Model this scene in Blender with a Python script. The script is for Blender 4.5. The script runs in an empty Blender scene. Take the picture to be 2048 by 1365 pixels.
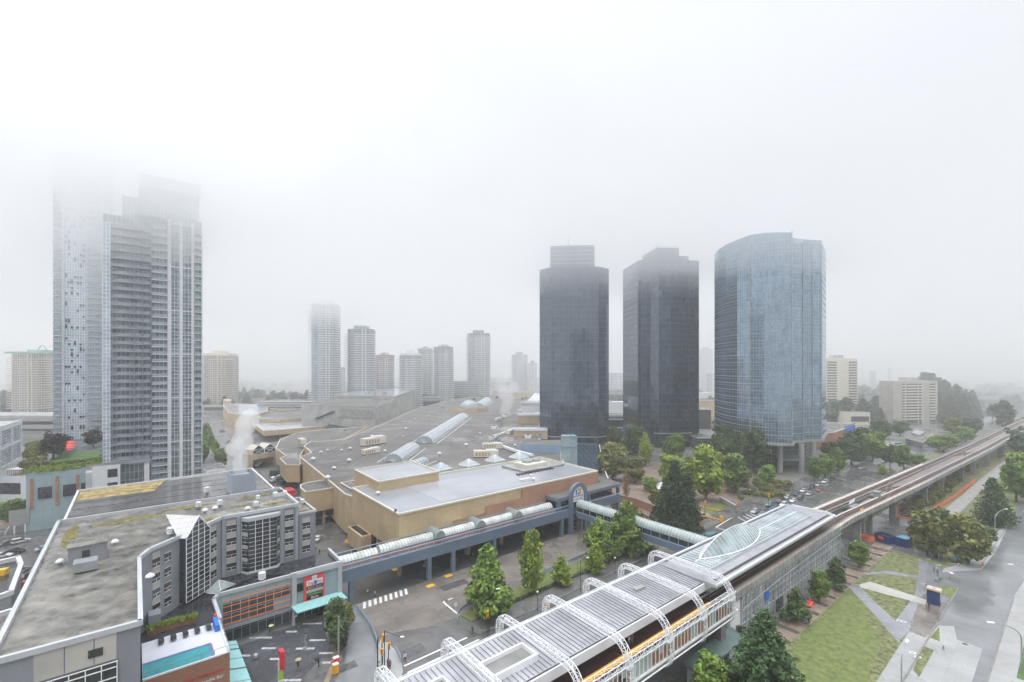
import bpy, bmesh, math, random
from mathutils import Vector, Matrix
R = math.radians
sc = bpy.context.scene
COL = sc.collection
random.seed(7)

# ------------------------------------------------------------ camera
F, CX, HY, CH = 930.0, 1024.0, 735.0, 58.0      # focal length, centre column and horizon row of the 2048 px photograph; eye height
cd = bpy.data.cameras.new('camera'); cam = bpy.data.objects.new('camera', cd); COL.objects.link(cam)
cam.location = (0, 0, CH); cam.rotation_euler = (R(90), 0, 0)
cd.lens = 36 * F / 2048; cd.sensor_width = 36; cd.shift_y = -(682.5 - HY) / 2048
cd.clip_start = 1; cd.clip_end = 9000
sc.camera = cam

# ------------------------------------------------------------ sky, sun, exposure
ZENITH = 5.8
SUN_EL, SUN_ROT = R(62), R(200)
world = bpy.data.worlds.new('World'); sc.world = world; world.use_nodes = True
nt = world.node_tree; nt.nodes.clear()
wo = nt.nodes.new('ShaderNodeOutputWorld'); bg = nt.nodes.new('ShaderNodeBackground'); bg.inputs['Strength'].default_value = 0.1
sky = nt.nodes.new('ShaderNodeTexSky'); sky.sky_type = 'NISHITA'; sky.sun_disc = False
sky.sun_elevation = SUN_EL; sky.sun_rotation = SUN_ROT; sky.dust_density = 4
tc = nt.nodes.new('ShaderNodeTexCoord'); mp = nt.nodes.new('ShaderNodeMapping'); mp.inputs['Scale'].default_value = (1.6, 1.6, 3.2)
nz = nt.nodes.new('ShaderNodeTexNoise'); nz.inputs['Scale'].default_value = 1.5; nz.inputs['Detail'].default_value = 5; nz.inputs['Roughness'].default_value = .45
rp = nt.nodes.new('ShaderNodeValToRGB')
rp.color_ramp.elements[0].position = .32; rp.color_ramp.elements[0].color = (5.75, 5.95, 6.35, 1)
rp.color_ramp.elements[1].position = .66; rp.color_ramp.elements[1].color = (6.6, 6.75, 7.0, 1)
mx = nt.nodes.new('ShaderNodeMix'); mx.data_type = 'RGBA'; mx.inputs['Factor'].default_value = .93
L = nt.links
L.new(tc.outputs['Generated'], mp.inputs['Vector']); L.new(mp.outputs['Vector'], nz.inputs['Vector']); L.new(nz.outputs['Fac'], rp.inputs['Fac'])
L.new(sky.outputs['Color'], mx.inputs[6]); # overcast vault: about even near the horizon, brighter overhead
sx = nt.nodes.new('ShaderNodeSeparateXYZ'); zr = nt.nodes.new('ShaderNodeMapRange'); zr.inputs['From Min'].default_value = .66; zr.inputs['From Max'].default_value = .95; zr.inputs['To Min'].default_value = 1; zr.inputs['To Max'].default_value = ZENITH
vm = nt.nodes.new('ShaderNodeVectorMath'); vm.operation = 'SCALE'
L.new(tc.outputs['Generated'], sx.inputs[0]); L.new(sx.outputs['Z'], zr.inputs['Value']); L.new(rp.outputs['Color'], vm.inputs[0]); L.new(zr.outputs[0], vm.inputs['Scale']); L.new(vm.outputs[0], mx.inputs[7]); L.new(mx.outputs[2], bg.inputs['Color']); L.new(bg.outputs[0], wo.inputs['Surface'])
sd = bpy.data.lights.new('sun', 'SUN'); sd.energy = .6; sd.angle = R(30); sd.color = (1, .97, .93)
sun = bpy.data.objects.new('sun', sd); COL.objects.link(sun)
sun.rotation_euler = (R(28), 0, R(-20))
sc.view_settings.view_transform = 'Standard'; sc.view_settings.look = 'None'; sc.view_settings.gamma = 1; sc.view_settings.exposure = 0.25
sc.cycles.volume_bounces = 8; sc.cycles.max_bounces = 12; sc.cycles.transparent_max_bounces = 12
sc.cycles.use_denoising = True

# ------------------------------------------------------------ frames of reference
U = Vector((.777, .629, 0)).normalized(); N = Vector((.629, -.777, 0)).normalized(); Z = Vector((0, 0, 1))
ANG = math.atan2(U.y, U.x)
def W(px, py, z=0.0):                      # where the sight line through a point of the photograph meets the level z
    Y = (CH - z) * F / (py - HY); return Vector(((px - CX) / F * Y, Y, z))
def D(px, Y, py=None, z=0.0):              # a point at a known distance
    return Vector(((px - CX) / F * Y, Y, z if py is None else CH - (py - HY) / F * Y))
def UW(u, w, z=0.0): return U * u + N * w + Z * z
def touv(p): return p.dot(U), p.dot(N)

# ------------------------------------------------------------ materials
MATS = {}
def _nm(name):
    m = bpy.data.materials.new(name); m.use_nodes = True; n = m.node_tree
    return m, n, n.nodes['Principled BSDF'], n.links
def mat(name, col, rough=.6, var=.12, scale=.25, metal=0.0, bump=0.0, wet=0.0, wetscale=.08, island=0.0, objrnd=0.0, spec=.5, alpha=1, emis=0, col2=None, coord='Object'):
    """one coat: colour with mottling; wet = share of it that lies under a thin film of rain"""
    if name in MATS: return MATS[name]
    m, n, b, l = _nm(name); MATS[name] = m
    t = n.nodes.new('ShaderNodeTexCoord'); src = t.outputs['Object']
    if coord == 'World':
        g = n.nodes.new('ShaderNodeNewGeometry'); src = g.outputs['Position']
    no = n.nodes.new('ShaderNodeTexNoise'); no.inputs['Scale'].default_value = scale; no.inputs['Detail'].default_value = 6; no.inputs['Roughness'].default_value = .62
    l.new(src, no.inputs['Vector'])
    r = n.nodes.new('ShaderNodeValToRGB'); c = Vector(col)
    lo = [max(0, x * (1 - var * 1.6)) for x in col]; hi = [x * (1 + var * 1.6) for x in (col2 or col)]
    r.color_ramp.elements[0].position = .3; r.color_ramp.elements[0].color = (*lo, 1)
    r.color_ramp.elements[1].position = .72; r.color_ramp.elements[1].color = (*hi, 1)
    l.new(no.outputs['Fac'], r.inputs['Fac']); out = r.outputs['Color']
    def scaled(out, fac_socket, amt):
        mr = n.nodes.new('ShaderNodeMapRange'); mr.inputs['To Min'].default_value = 1 - amt; mr.inputs['To Max'].default_value = 1 + amt
        l.new(fac_socket, mr.inputs['Value'])
        mm = n.nodes.new('ShaderNodeVectorMath'); mm.operation = 'SCALE'; l.new(out, mm.inputs[0]); l.new(mr.outputs[0], mm.inputs['Scale']); return mm.outputs[0]
    if island:
        g2 = n.nodes.new('ShaderNodeNewGeometry'); out = scaled(out, g2.outputs['Random Per Island'], island)
    if objrnd:
        oi = n.nodes.new('ShaderNodeObjectInfo'); out = scaled(out, oi.outputs['Random'], objrnd)
    b.inputs['Roughness'].default_value = rough; b.inputs['Metallic'].default_value = metal; b.inputs['Specular IOR Level'].default_value = spec
    if wet:
        n2 = n.nodes.new('ShaderNodeTexNoise'); n2.inputs['Scale'].default_value = wetscale; n2.inputs['Detail'].default_value = 4; l.new(src, n2.inputs['Vector'])
        r2 = n.nodes.new('ShaderNodeMapRange'); r2.inputs['From Min'].default_value = .62 - wet * .35; r2.inputs['From Max'].default_value = .72 - wet * .3
        r2.inputs['To Min'].default_value = rough; r2.inputs['To Max'].default_value = .12
        l.new(n2.outputs['Fac'], r2.inputs['Value']); l.new(r2.outputs[0], b.inputs['Roughness'])
    if bump:
        bp = n.nodes.new('ShaderNodeBump'); bp.inputs['Strength'].default_value = bump; bp.inputs['Distance'].default_value = .2
        l.new(no.outputs['Fac'], bp.inputs['Height']); l.new(bp.outputs[0], b.inputs['Normal'])
    l.new(out, b.inputs['Base Color'])
    if alpha < 1: b.inputs['Alpha'].default_value = alpha
    return m
def facade(name, c1, c2, line, bw, bh, mortar=.12, rough=.12, metal=.0, wet=0, streak=0, spec=.5, linerough=.5, wave=.0, var=.5, cloud=.0, stagger=0.0, ior=1.5, coat=0.0):
    """panes or courses laid out in metres along the wall (UV = metres along, metres up)"""
    if name in MATS: return MATS[name]
    m, n, b, l = _nm(name); MATS[name] = m
    t = n.nodes.new('ShaderNodeTexCoord'); br = n.nodes.new('ShaderNodeTexBrick')
    br.offset = stagger; br.squash = 1
    for k, v in (('Scale', 1), ('Mortar Size', mortar), ('Mortar Smooth', .1), ('Bias', 0), ('Brick Width', bw), ('Row Height', bh)): br.inputs[k].default_value = v
    br.inputs['Color1'].default_value = (*c1, 1); br.inputs['Color2'].default_value = (*c2, 1); br.inputs['Mortar'].default_value = (*line, 1)
    l.new(t.outputs['UV'], br.inputs['Vector'])
    out = br.outputs['Color']
    if cloud:
        no = n.nodes.new('ShaderNodeTexNoise'); no.inputs['Scale'].default_value = .12; no.inputs['Detail'].default_value = 4; l.new(t.outputs['UV'], no.inputs['Vector'])
        mr = n.nodes.new('ShaderNodeMapRange'); mr.inputs['From Min'].default_value = .3; mr.inputs['From Max'].default_value = .7
        mr.inputs['To Min'].default_value = 1 - cloud; mr.inputs['To Max'].default_value = 1 + cloud; l.new(no.outputs['Fac'], mr.inputs['Value'])
        mm = n.nodes.new('ShaderNodeVectorMath'); mm.operation = 'SCALE'; l.new(out, mm.inputs[0]); l.new(mr.outputs[0], mm.inputs['Scale']); out = mm.outputs[0]
    if streak:
        mpp = n.nodes.new('ShaderNodeMapping'); mpp.inputs['Scale'].default_value = (1.1, .05, 1); l.new(t.outputs['UV'], mpp.inputs['Vector']); n5 = n.nodes.new('ShaderNodeTexNoise'); n5.inputs['Scale'].default_value = 1; n5.inputs['Detail'].default_value = 5; l.new(mpp.outputs[0], n5.inputs['Vector'])
        m5 = n.nodes.new('ShaderNodeMapRange'); m5.inputs['From Min'].default_value = .35; m5.inputs['From Max'].default_value = .7; m5.inputs['To Min'].default_value = 1 + streak * .4; m5.inputs['To Max'].default_value = 1 - streak; l.new(n5.outputs['Fac'], m5.inputs['Value'])
        v5 = n.nodes.new('ShaderNodeVectorMath'); v5.operation = 'SCALE'; l.new(out, v5.inputs[0]); l.new(m5.outputs[0], v5.inputs['Scale']); out = v5.outputs[0]
    l.new(out, b.inputs['Base Color'])
    mr2 = n.nodes.new('ShaderNodeMapRange'); mr2.inputs['To Min'].default_value = rough; mr2.inputs['To Max'].default_value = linerough
    l.new(br.outputs['Fac'], mr2.inputs['Value']); l.new(mr2.outputs[0], b.inputs['Roughness'])
    if metal:
        mr3 = n.nodes.new('ShaderNodeMapRange'); mr3.inputs['To Min'].default_value = metal; mr3.inputs['To Max'].default_value = 0
        l.new(br.outputs['Fac'], mr3.inputs['Value']); l.new(mr3.outputs[0], b.inputs['Metallic'])
    if wet:
        n6 = n.nodes.new('ShaderNodeTexNoise'); n6.inputs['Scale'].default_value = .13; n6.inputs['Detail'].default_value = 5; l.new(t.outputs['UV'], n6.inputs['Vector']); m6 = n.nodes.new('ShaderNodeMapRange')
        m6.inputs['From Min'].default_value = .42; m6.inputs['From Max'].default_value = .58; m6.inputs['To Min'].default_value = rough; m6.inputs['To Max'].default_value = .12; l.new(n6.outputs['Fac'], m6.inputs['Value']); l.new(m6.outputs[0], b.inputs['Roughness'])
    b.inputs['Specular IOR Level'].default_value = spec; b.inputs['IOR'].default_value = ior; b.inputs['Specular Tint'].default_value = (.72, .86, 1, 1)
    if wave:
        n3 = n.nodes.new('ShaderNodeTexNoise'); n3.inputs['Scale'].default_value = .35; n3.inputs['Detail'].default_value = 2; l.new(t.outputs['UV'], n3.inputs['Vector'])
        ad = n.nodes.new('ShaderNodeMath'); ad.operation = 'ADD'
        sp = n.nodes.new('ShaderNodeSeparateColor'); l.new(br.outputs['Color'], sp.inputs[0]); l.new(n3.outputs['Fac'], ad.inputs[0]); l.new(sp.outputs[0], ad.inputs[1])
        bp = n.nodes.new('ShaderNodeBump'); bp.inputs['Strength'].default_value = wave; bp.inputs['Distance'].default_value = .5
        l.new(n3.outputs['Fac'], bp.inputs['Height']); l.new(bp.outputs[0], b.inputs['Normal'])
    return m

# ------------------------------------------------------------ mesh builder
class MB:
    def __init__(s): s.v = []; s.f = []; s.uv = []; s.m = []
    def poly(s, pts, uv=None, m=0):
        i = len(s.v); s.v += [Vector(p) for p in pts]; s.f.append(tuple(range(i, i + len(pts)))); s.m.append(m)
        s.uv.append(uv or [(p[0], p[1]) for p in pts]); return s
    def prism(s, pts, z0, z1, m=0, mt=None, top=True, bottom=False, u0=0.0):
        """walls with UV in metres round the outline, and a top; z1 may be a list of heights"""
        pts = [Vector((p[0], p[1], 0)) for p in pts]
        if sum(a.x * b.y - b.x * a.y for a, b in zip(pts, pts[1:] + pts[:1])) < 0: pts.reverse(); z1 = z1[::-1] if isinstance(z1, list) else z1
        zs = z1 if isinstance(z1, list) else [z1] * len(pts); d = u0; k = len(pts)
        for i in range(k):
            a, b = pts[i], pts[(i + 1) % k]; e = (b - a).length
            s.poly([(a.x, a.y, z0), (b.x, b.y, z0), (b.x, b.y, zs[(i + 1) % k]), (a.x, a.y, zs[i])], [(d, z0), (d + e, z0), (d + e, zs[(i + 1) % k]), (d, zs[i])], m); d += e
        if top: s.poly([(p.x, p.y, z) for p, z in zip(pts, zs)], m=m if mt is None else mt)
        if bottom: s.poly([(p.x, p.y, z0) for p in reversed(pts)], m=m)
        return s
    def box(s, c, sx, sy, sz, rot=0.0, m=0):
        """c = centre of the base"""
        c = Vector(c); X = Vector((math.cos(rot), math.sin(rot), 0)) * sx / 2; Y = Vector((-math.sin(rot), math.cos(rot), 0)) * sy / 2
        return s.prism([c - X - Y, c + X - Y, c + X + Y, c - X + Y], c.z, c.z + sz, m, bottom=True)
    def uwbox(s, u0, u1, w0, w1, z0, z1, m=0, mt=None): return s.prism([UW(u0, w0), UW(u1, w0), UW(u1, w1), UW(u0, w1)], z0, z1, m, mt, bottom=True)
    def tube(s, a, b, r, n=6, r2=None, m=0, cap=True):
        a, b = Vector(a), Vector(b); d = (b - a)
        if d.length < 1e-6: return s
        d.normalize(); p = d.orthogonal().normalized(); q = d.cross(p); r2 = r if r2 is None else r2; i = len(s.v)
        for k in range(n):
            t = 2 * math.pi * k / n; o = p * math.cos(t) + q * math.sin(t); s.v += [a + o * r, b + o * r2]
        for k in range(n):
            j = (k + 1) % n; s.f.append((i + 2 * k, i + 2 * j, i + 2 * j + 1, i + 2 * k + 1)); s.uv.append([(0, 0)] * 4); s.m.append(m)
        if cap:
            s.f.append(tuple(i + 2 * k for k in reversed(range(n)))); s.uv.append([(0, 0)] * n); s.m.append(m)
            s.f.append(tuple(i + 2 * k + 1 for k in range(n))); s.uv.append([(0, 0)] * n); s.m.append(m)
        return s
    def path(s, pts, r, n=6, m=0):
        for a, b in zip(pts, pts[1:]): s.tube(a, b, r, n, m=m)
        return s
    def vault(s, a, b, width, height, n=8, m=0, segs=1):
        """half barrel from a to b"""
        a, b = Vector(a), Vector(b); d = (b - a).normalized(); q = d.cross(Z).normalized(); ln = (b - a).length
        arc = [(math.cos(math.pi * k / n) * width / 2, math.sin(math.pi * k / n) * height) for k in range(n + 1)]
        for k in range(n):
            (x0, z0), (x1, z1) = arc[k], arc[k + 1]
            s.poly([a + q * x0 + Z * z0, b + q * x0 + Z * z0, b + q * x1 + Z * z1, a + q * x1 + Z * z1], [(0, k * 1.0), (ln, k * 1.0), (ln, k + 1.0), (0, k + 1.0)], m)
        for e in (a, b): s.poly([e + q * x + Z * z for x, z in arc], m=m)
        return s
    def dome(s, c, r, h, n=16, rings=5, m=0):
        c = Vector(c)
        P = lambda i, k: c + Vector((math.cos(2 * math.pi * i / n) * r * math.cos(k / rings * math.pi / 2), math.sin(2 * math.pi * i / n) * r * math.cos(k / rings * math.pi / 2), h * math.sin(k / rings * math.pi / 2)))
        for k in range(rings):
            for i in range(n):
                if k < rings - 1: s.poly([P(i, k), P(i + 1, k), P(i + 1, k + 1), P(i, k + 1)], [(i, k), (i + 1, k), (i + 1, k + 1), (i, k + 1)], m)
                else: s.poly([P(i, k), P(i + 1, k), P(i, k + 1)], m=m)
        return s
    def build(s, name, mats, parent=None, origin=None, smooth=False):
        if not isinstance(mats, (list, tuple)): mats = [mats]
        if parent is not None: o0 = wloc(parent)
        elif origin is not None: o0 = Vector(origin)
        else:
            k = len(s.v); o0 = Vector((sum(v.x for v in s.v) / k, sum(v.y for v in s.v) / k, min(v.z for v in s.v)))
        me = bpy.data.meshes.new(name); me.from_pydata([tuple(v - o0) for v in s.v], [], s.f)
        ul = me.uv_layers.new(name='metres'); i = 0
        flat = [c for fuv in s.uv for c in fuv]
        for j, c in enumerate(flat): ul.data[j].uv = c
        for m in mats: me.materials.append(MATS[m] if isinstance(m, str) else m)
        me.polygons.foreach_set('material_index', s.m)
        if smooth: me.polygons.foreach_set('use_smooth', [True] * len(me.polygons))
        me.update(); o = bpy.data.objects.new(name, me); COL.objects.link(o)
        if parent is None: o.location = o0
        else: o.parent = parent; o.location = (0, 0, 0)
        return o
def wloc(o):
    p = Vector((0, 0, 0))
    while o is not None: p = p + o.location; o = o.parent
    return p
def tag(o, label, cat, group=None, kind=None):
    o['label'] = label; o['category'] = cat
    if group: o['group'] = group
    if kind: o['kind'] = kind
    return o
def root(name, loc, label, cat, group=None, rz=0.0):
    o = bpy.data.objects.new(name, None); COL.objects.link(o); o.location = loc; o.rotation_euler = (0, 0, rz); o.empty_display_size = .5
    return tag(o, label, cat, group)
def struct(o, kind='structure'): o['kind'] = kind; return o
def copy_thing(o, loc, rz=0.0, scale=None, label=None, group=None, color=None):
    def cp(x, parent):
        c = x.copy(); COL.objects.link(c); c.parent = parent
        for ch in x.children: cp(ch, c)
        return c
    r = cp(o, None); r.location = loc; r.rotation_euler = (0, 0, rz)
    if scale: r.scale = scale
    if label: r['label'] = label
    if group: r['group'] = group
    if color:
        for x in [r, *r.children]: x.color = (*color, 1)
    return r
class Once:
    """the first placing of a kind moves the thing that was built, the others copy it"""
    def __init__(s, maker): s.maker = maker; s.o = None
    def put(s, loc, rz=0.0, scale=None, label=None, group=None, color=None):
        if s.o is None:
            s.o = s.maker(); o = s.o; o.location = loc; o.rotation_euler = (0, 0, rz)
            if scale: o.scale = scale
            if label: o['label'] = label
            if group: o['group'] = group
            if color:
                for x in [o, *o.children]: x.color = (*color, 1)
            return o
        return copy_thing(s.o, loc, rz, scale or (1, 1, 1), label, group, color)
def sheet(name, pts, z, m, kind='structure'):
    b = MB(); b.poly([(p[0], p[1], z) for p in pts], [touv(Vector((p[0], p[1], 0))) for p in pts]); o = b.build(name, m); o['kind'] = kind; return o
def px(*pp): return [W(pp[i], pp[i + 1]) for i in range(0, len(pp), 2)]
def pxz(z, *pp): return [W(pp[i], pp[i + 1], z) for i in range(0, len(pp), 2)]
def word(txt, size, origin, xdir, updir, m, parent, name='lettering', depth=.04, align='CENTER'):
    """raised lettering as mesh on a wall"""
    c = bpy.data.curves.new(name, 'FONT'); c.body = txt; c.size = size; c.align_x = align; c.align_y = 'CENTER'; c.extrude = depth / 2
    t = bpy.data.objects.new(name, c); COL.objects.link(t); bpy.context.view_layer.update()
    me = bpy.data.meshes.new_from_object(t.evaluated_get(bpy.context.evaluated_depsgraph_get())); bpy.data.objects.remove(t)
    x = Vector(xdir).normalized(); y = Vector(updir).normalized(); n = x.cross(y)
    M = Matrix((x, y, n)).transposed().to_4x4(); M.translation = Vector(origin) - wloc(parent); me.transform(M)
    me.materials.clear(); me.materials.append(MATS[m]); o = bpy.data.objects.new(name, me); COL.objects.link(o); o.parent = parent; return o
def nth(i):
    if i < 20: return ORD[i]
    t = ['twenty', 'thirty', 'forty', 'fifty'][(i + 1) // 10 - 2]; r = (i + 1) % 10
    return t + '-' + ORD[r - 1] if r else {'twenty': 'twentieth', 'thirty': 'thirtieth', 'forty': 'fortieth', 'fifty': 'fiftieth'}[t]
ORD = ['first', 'second', 'third', 'fourth', 'fifth', 'sixth', 'seventh', 'eighth', 'ninth', 'tenth', 'eleventh', 'twelfth', 'thirteenth', 'fourteenth', 'fifteenth', 'sixteenth', 'seventeenth', 'eighteenth', 'nineteenth', 'twentieth', 'twenty-first', 'twenty-second', 'twenty-third', 'twenty-fourth']

# ------------------------------------------------------------ the coats
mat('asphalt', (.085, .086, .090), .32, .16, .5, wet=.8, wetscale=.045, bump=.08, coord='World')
mat('asphalt_old', (.125, .123, .122), .38, .2, .25, wet=.7, wetscale=.06, bump=.08, coord='World')
mat('asphalt_pale', (.20, .205, .215), .3, .16, .12, wet=.8, wetscale=.03, coord='World')
mat('asphalt_far', (.16, .16, .165), .3, .2, .03, wet=.6, wetscale=.02, coord='World')
facade('bus_paving', (.175, .155, .138), (.20, .178, .158), (.10, .09, .085), 4.6, 4.6, .035, .45, wet=1, cloud=.28, linerough=.4)
facade('sidewalk', (.135, .13, .127), (.16, .152, .145), (.075, .07, .07), 1.6, 1.6, .03, .45, wet=1, cloud=.25)
mat('concrete_pale', (.33, .33, .325), .5, .1, .2, wet=.2, coord='World')
mat('concrete', (.30, .30, .29), .7, .22, .2)
mat('concrete_weathered', (.235, .23, .225), .8, .3, .12)
mat('kerb', (.22, .215, .2), .6, .15, .5)
facade('slate_paving', (.07, .074, .084), (.095, .098, .108), (.045, .045, .05), .9, .9, .02, .35, wet=1, cloud=.25)
facade('plaza_tile', (.27, .205, .155), (.31, .245, .195), (.17, .13, .105), 1.2, 1.2, .025, .42, wet=1, cloud=.25)
mat('plaza_dark', (.10, .095, .095), .4, .15, .5, wet=.5, coord='World')
mat('path_grey', (.24, .24, .265), .35, .14, .15, wet=.5, wetscale=.2, coord='World')
facade('path_cream', (.42, .40, .365), (.47, .45, .41), (.28, .265, .24), 1.5, 3, .03, .5, cloud=.12)
mat('wet_brown', (.17, .15, .135), .35, .3, .25, wet=.6, wetscale=.3, coord='World')
mat('ground_mix', (.085, .092, .075), .8, .45, .02, coord='World', col2=(.16, .16, .15))
mat('lawn', (.10, .135, .035), .85, .16, .8, col2=(.165, .19, .06), coord='World', bump=.3)
mat('lawn_patchy', (.05, .07, .028), .85, .42, .9, col2=(.17, .18, .075), coord='World', bump=.15)
mat('lawn_bright', (.075, .15, .04), .85, .25, .5, coord='World')
mat('dry_grass', (.24, .19, .10), .9, .3, .15, col2=(.16, .17, .08), coord='World')
mat('gravel', (.30, .29, .28), .8, .2, .4, coord='World')
mat('marking', (.78, .79, .78), .5, .14, 1.2, coord='World')
mat('marking_faded', (.50, .50, .50), .5, .3, 1.2, coord='World')
mat('marking_yellow', (.80, .47, .03), .5, .12, 1.5, coord='World')
mat('white_paint', (.80, .81, .83), .4, .05, .4)
mat('white_steel', (.80, .81, .83), .35, .10, .9)
mat('grey_paint', (.30, .32, .35), .5, .07, .2)
mat('grey_light', (.47, .49, .51), .5, .07, .2)
mat('grey_stucco', (.255, .262, .285), .7, .10, .1)
mat('beige_panel', (.44, .42, .38), .7, .10, .15)
mat('cream_coping', (.66, .62, .52), .6, .06, .5)
mat('coping_white', (.70, .71, .72), .5, .06, .5)
mat('tan_stucco', (.49, .375, .235), .75, .11, .09, col2=(.52, .41, .27))
mat('tan_dark', (.38, .285, .18), .8, .12, .09)
mat('roof_gravel', (.118, .111, .106), .72, .16, .06, wet=.26, wetscale=.035, coord='World', col2=(.142, .134, .126))
mat('roof_membrane', (.30, .32, .35), .22, .08, .05, wet=.7, wetscale=.05, coord='World')
mat('roof_wet', (.34, .35, .38), .2, .12, .05, wet=.8, wetscale=.03, coord='World')
mat('roof_moss', (.12, .115, .115), .4, .35, .35, wet=.6, wetscale=.2, coord='World', col2=(.20, .19, .165))
mat('moss', (.12, .085, .045), .95, .55, 1.1, col2=(.17, .15, .05), bump=.6, coord='World')
mat('sedum', (.27, .19, .08), .95, .4, .7, col2=(.36, .28, .12), bump=.4, coord='World')
mat('roof_black', (.035, .037, .042), .35, .3, .2, wet=.5, wetscale=.25, coord='World')
mat('blue_grey', (.135, .180, .245), .5, .10, .12)
mat('blue_light', (.30, .40, .52), .4, .06, .3)
mat('blue_wall', (.25, .34, .47), .6, .08, .15)
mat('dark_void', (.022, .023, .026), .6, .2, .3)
mat('dark_glass', (.030, .034, .040), .1, .3, .4, spec=.9)
mat('dark_metal', (.045, .045, .05), .4, .1, .5)
mat('black_paint', (.02, .021, .023), .35, .1, .5)
mat('galv', (.36, .39, .41), .35, .08, .5, metal=.4)
mat('green_grey_steel', (.25, .29, .29), .4, .06, .5)
mat('brick_orange', (.40, .20, .115), .8, .13, .3)
mat('teal_glass', (.30, .62, .61), .2, .06, .3)
mat('teal_roof', (.17, .26, .245), .35, .14, .4)
mat('pool_water', (.055, .30, .33), .05, .12, .5)
mat('pool_edge', (.13, .15, .32), .5, .1, .8)
mat('deck_white', (.66, .68, .74), .3, .06, .3, wet=.5)
mat('signal_yellow', (.85, .42, .01), .4, .08, 1)
mat('yellow_strip', (.74, .42, .03), .5, .1, .8)
mat('red_paint', (.62, .03, .05), .4, .1, 1)
mat('red_umbrella', (.80, .09, .07), .6, .05, 1)
mat('orange_paint', (.85, .22, .04), .5, .1, 1)
mat('orange_fence', (.78, .16, .06), .7, .2, .6)
mat('maroon_floor', (.060, .018, .022), .35, .2, .3, wet=.3)
mat('track_bed', (.20, .172, .162), .6, .2, .2)
mat('track_dark', (.060, .036, .030), .7, .25, .3)
mat('rail_steel', (.30, .19, .15), .4, .15, .4)
mat('walk_cream', (.62, .50, .42), .6, .14, .3)
mat('blue_paint', (.02, .045, .17), .45, .15, .8)
mat('blue_tarp', (.10, .28, .42), .5, .15, .8)
mat('bright_blue', (.02, .16, .62), .5, .08, 1)
mat('sign_blue', (.02, .40, .72), .4, .05, 1)
mat('green_paint', (.02, .11, .07), .4, .1, 1)
mat('lime', (.42, .62, .05), .5, .1, 1)
mat('sign_green', (.01, .50, .11), .5, .05, 1)
mat('wood', (.26, .12, .06), .7, .2, .8)
mat('roof_metal', (.43, .43, .455), .34, .13, .35, metal=.25)
mat('seam', (.25, .25, .28), .4, .08, .4, metal=.2)
mat('skylight', (.30, .36, .40), .1, .12, .2, spec=.8)
mat('skylight_pale', (.26, .32, .33), .12, .35, .2, spec=.8)
mat('vault_dirty', (.52, .55, .51), .3, .14, .35, col2=(.66, .68, .64))
mat('vault_grey', (.36, .42, .41), .25, .1, .4, spec=.7)
mat('green_roof', (.25, .47, .38), .5, .08, .2)
mat('rubber', (.02, .02, .02), .8, .1, 1)
mat('lamp_white', (.85, .86, .84), .3, .02, 1)
mat('red_lamp', (.5, .01, .01), .3, .02, 1)
mat('screen_steel', (.37, .42, .48), .45, .06, .3)
mat('hill', (.10, .13, .12), .9, .3, .01, coord='World')
mat('far_green', (.05, .075, .055), .9, .35, .03, coord='World')
facade('tower_dark', (.010, .018, .032), (.040, .058, .085), (.05, .065, .09), 3.0, 3.9, .05, .04, wave=.06, spec=1.0, ior=1.75, cloud=.12)
facade('tower_blue', (.20, .27, .34), (.30, .385, .475), (.34, .41, .47), 1.55, 3.95, .07, .05, metal=.8, wave=.07, cloud=.05)
facade('apt_glass', (.12, .16, .19), (.30, .36, .39), (.60, .63, .67), 1.15, 1.45, .10, .12, spec=.8, cloud=.2, metal=.15)
mat('rail_glass', (.22, .26, .30), .15, .3, .5, spec=.8)
facade('apt_glass_dark', (.08, .10, .12), (.24, .28, .31), (.34, .37, .40), 1.3, 2.9, .12, .15, spec=.8, cloud=.3)
facade('apt_glass_pale', (.36, .43, .49), (.52, .59, .64), (.72, .75, .79), 1.0, 1.48, .11, .12, spec=.8, metal=.2, cloud=.15)
facade('apt_wall_pale', (.08, .11, .13), (.16, .20, .22), (.56, .57, .58), 1.8, 2.95, .3, .3, linerough=.7)
facade('apt_wall_beige', (.12, .12, .125), (.22, .21, .20), (.62, .55, .50), 2.6, 2.95, .34, .4, linerough=.8)
facade('apt_wall_grey', (.10, .13, .15), (.18, .21, .24), (.50, .52, .54), 2.0, 2.95, .3, .4, linerough=.8)
facade('office_band', (.12, .14, .16), (.22, .25, .27), (.45, .46, .46), 60, 3.4, .85, .3, linerough=.8)
facade('brick', (.36, .16, .095), (.42, .20, .12), (.30, .17, .12), .5, .25, .02, .8, linerough=.9, stagger=.5, cloud=.12)
facade('tan_block', (.53, .40, .235), (.56, .43, .26), (.43, .32, .19), 2.4, 1.2, .022, .75, linerough=.8, stagger=.5, cloud=.14, streak=.05)
facade('brick_tan', (.40, .215, .14), (.43, .24, .16), (.36, .20, .14), 2.4, .6, .03, .75, linerough=.8, stagger=.5, cloud=.12, streak=.06)
facade('concrete_panels', (.40, .39, .37), (.44, .43, .41), (.24, .235, .225), 3.2, 6.5, .06, .75, linerough=.8, cloud=.22, streak=.14)
facade('store_glass', (.05, .06, .065), (.12, .13, .13), (.45, .5, .5), 1.6, 2.2, .06, .1, spec=.8, cloud=.4)
facade('station_glass', (.20, .22, .22), (.38, .40, .40), (.55, .57, .58), 1.4, 2.0, .07, .12, spec=.8, cloud=.5)
facade('teal_panel', (.33, .43, .45), (.36, .47, .49), (.22, .28, .30), 2.2, 2.2, .04, .25, cloud=.06)
facade('atrium_glass', (.030, .033, .034), (.075, .082, .078), (.62, .64, .66), 1.75, 1.35, .075, .06, spec=.9, cloud=.45, wave=.06)
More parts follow.
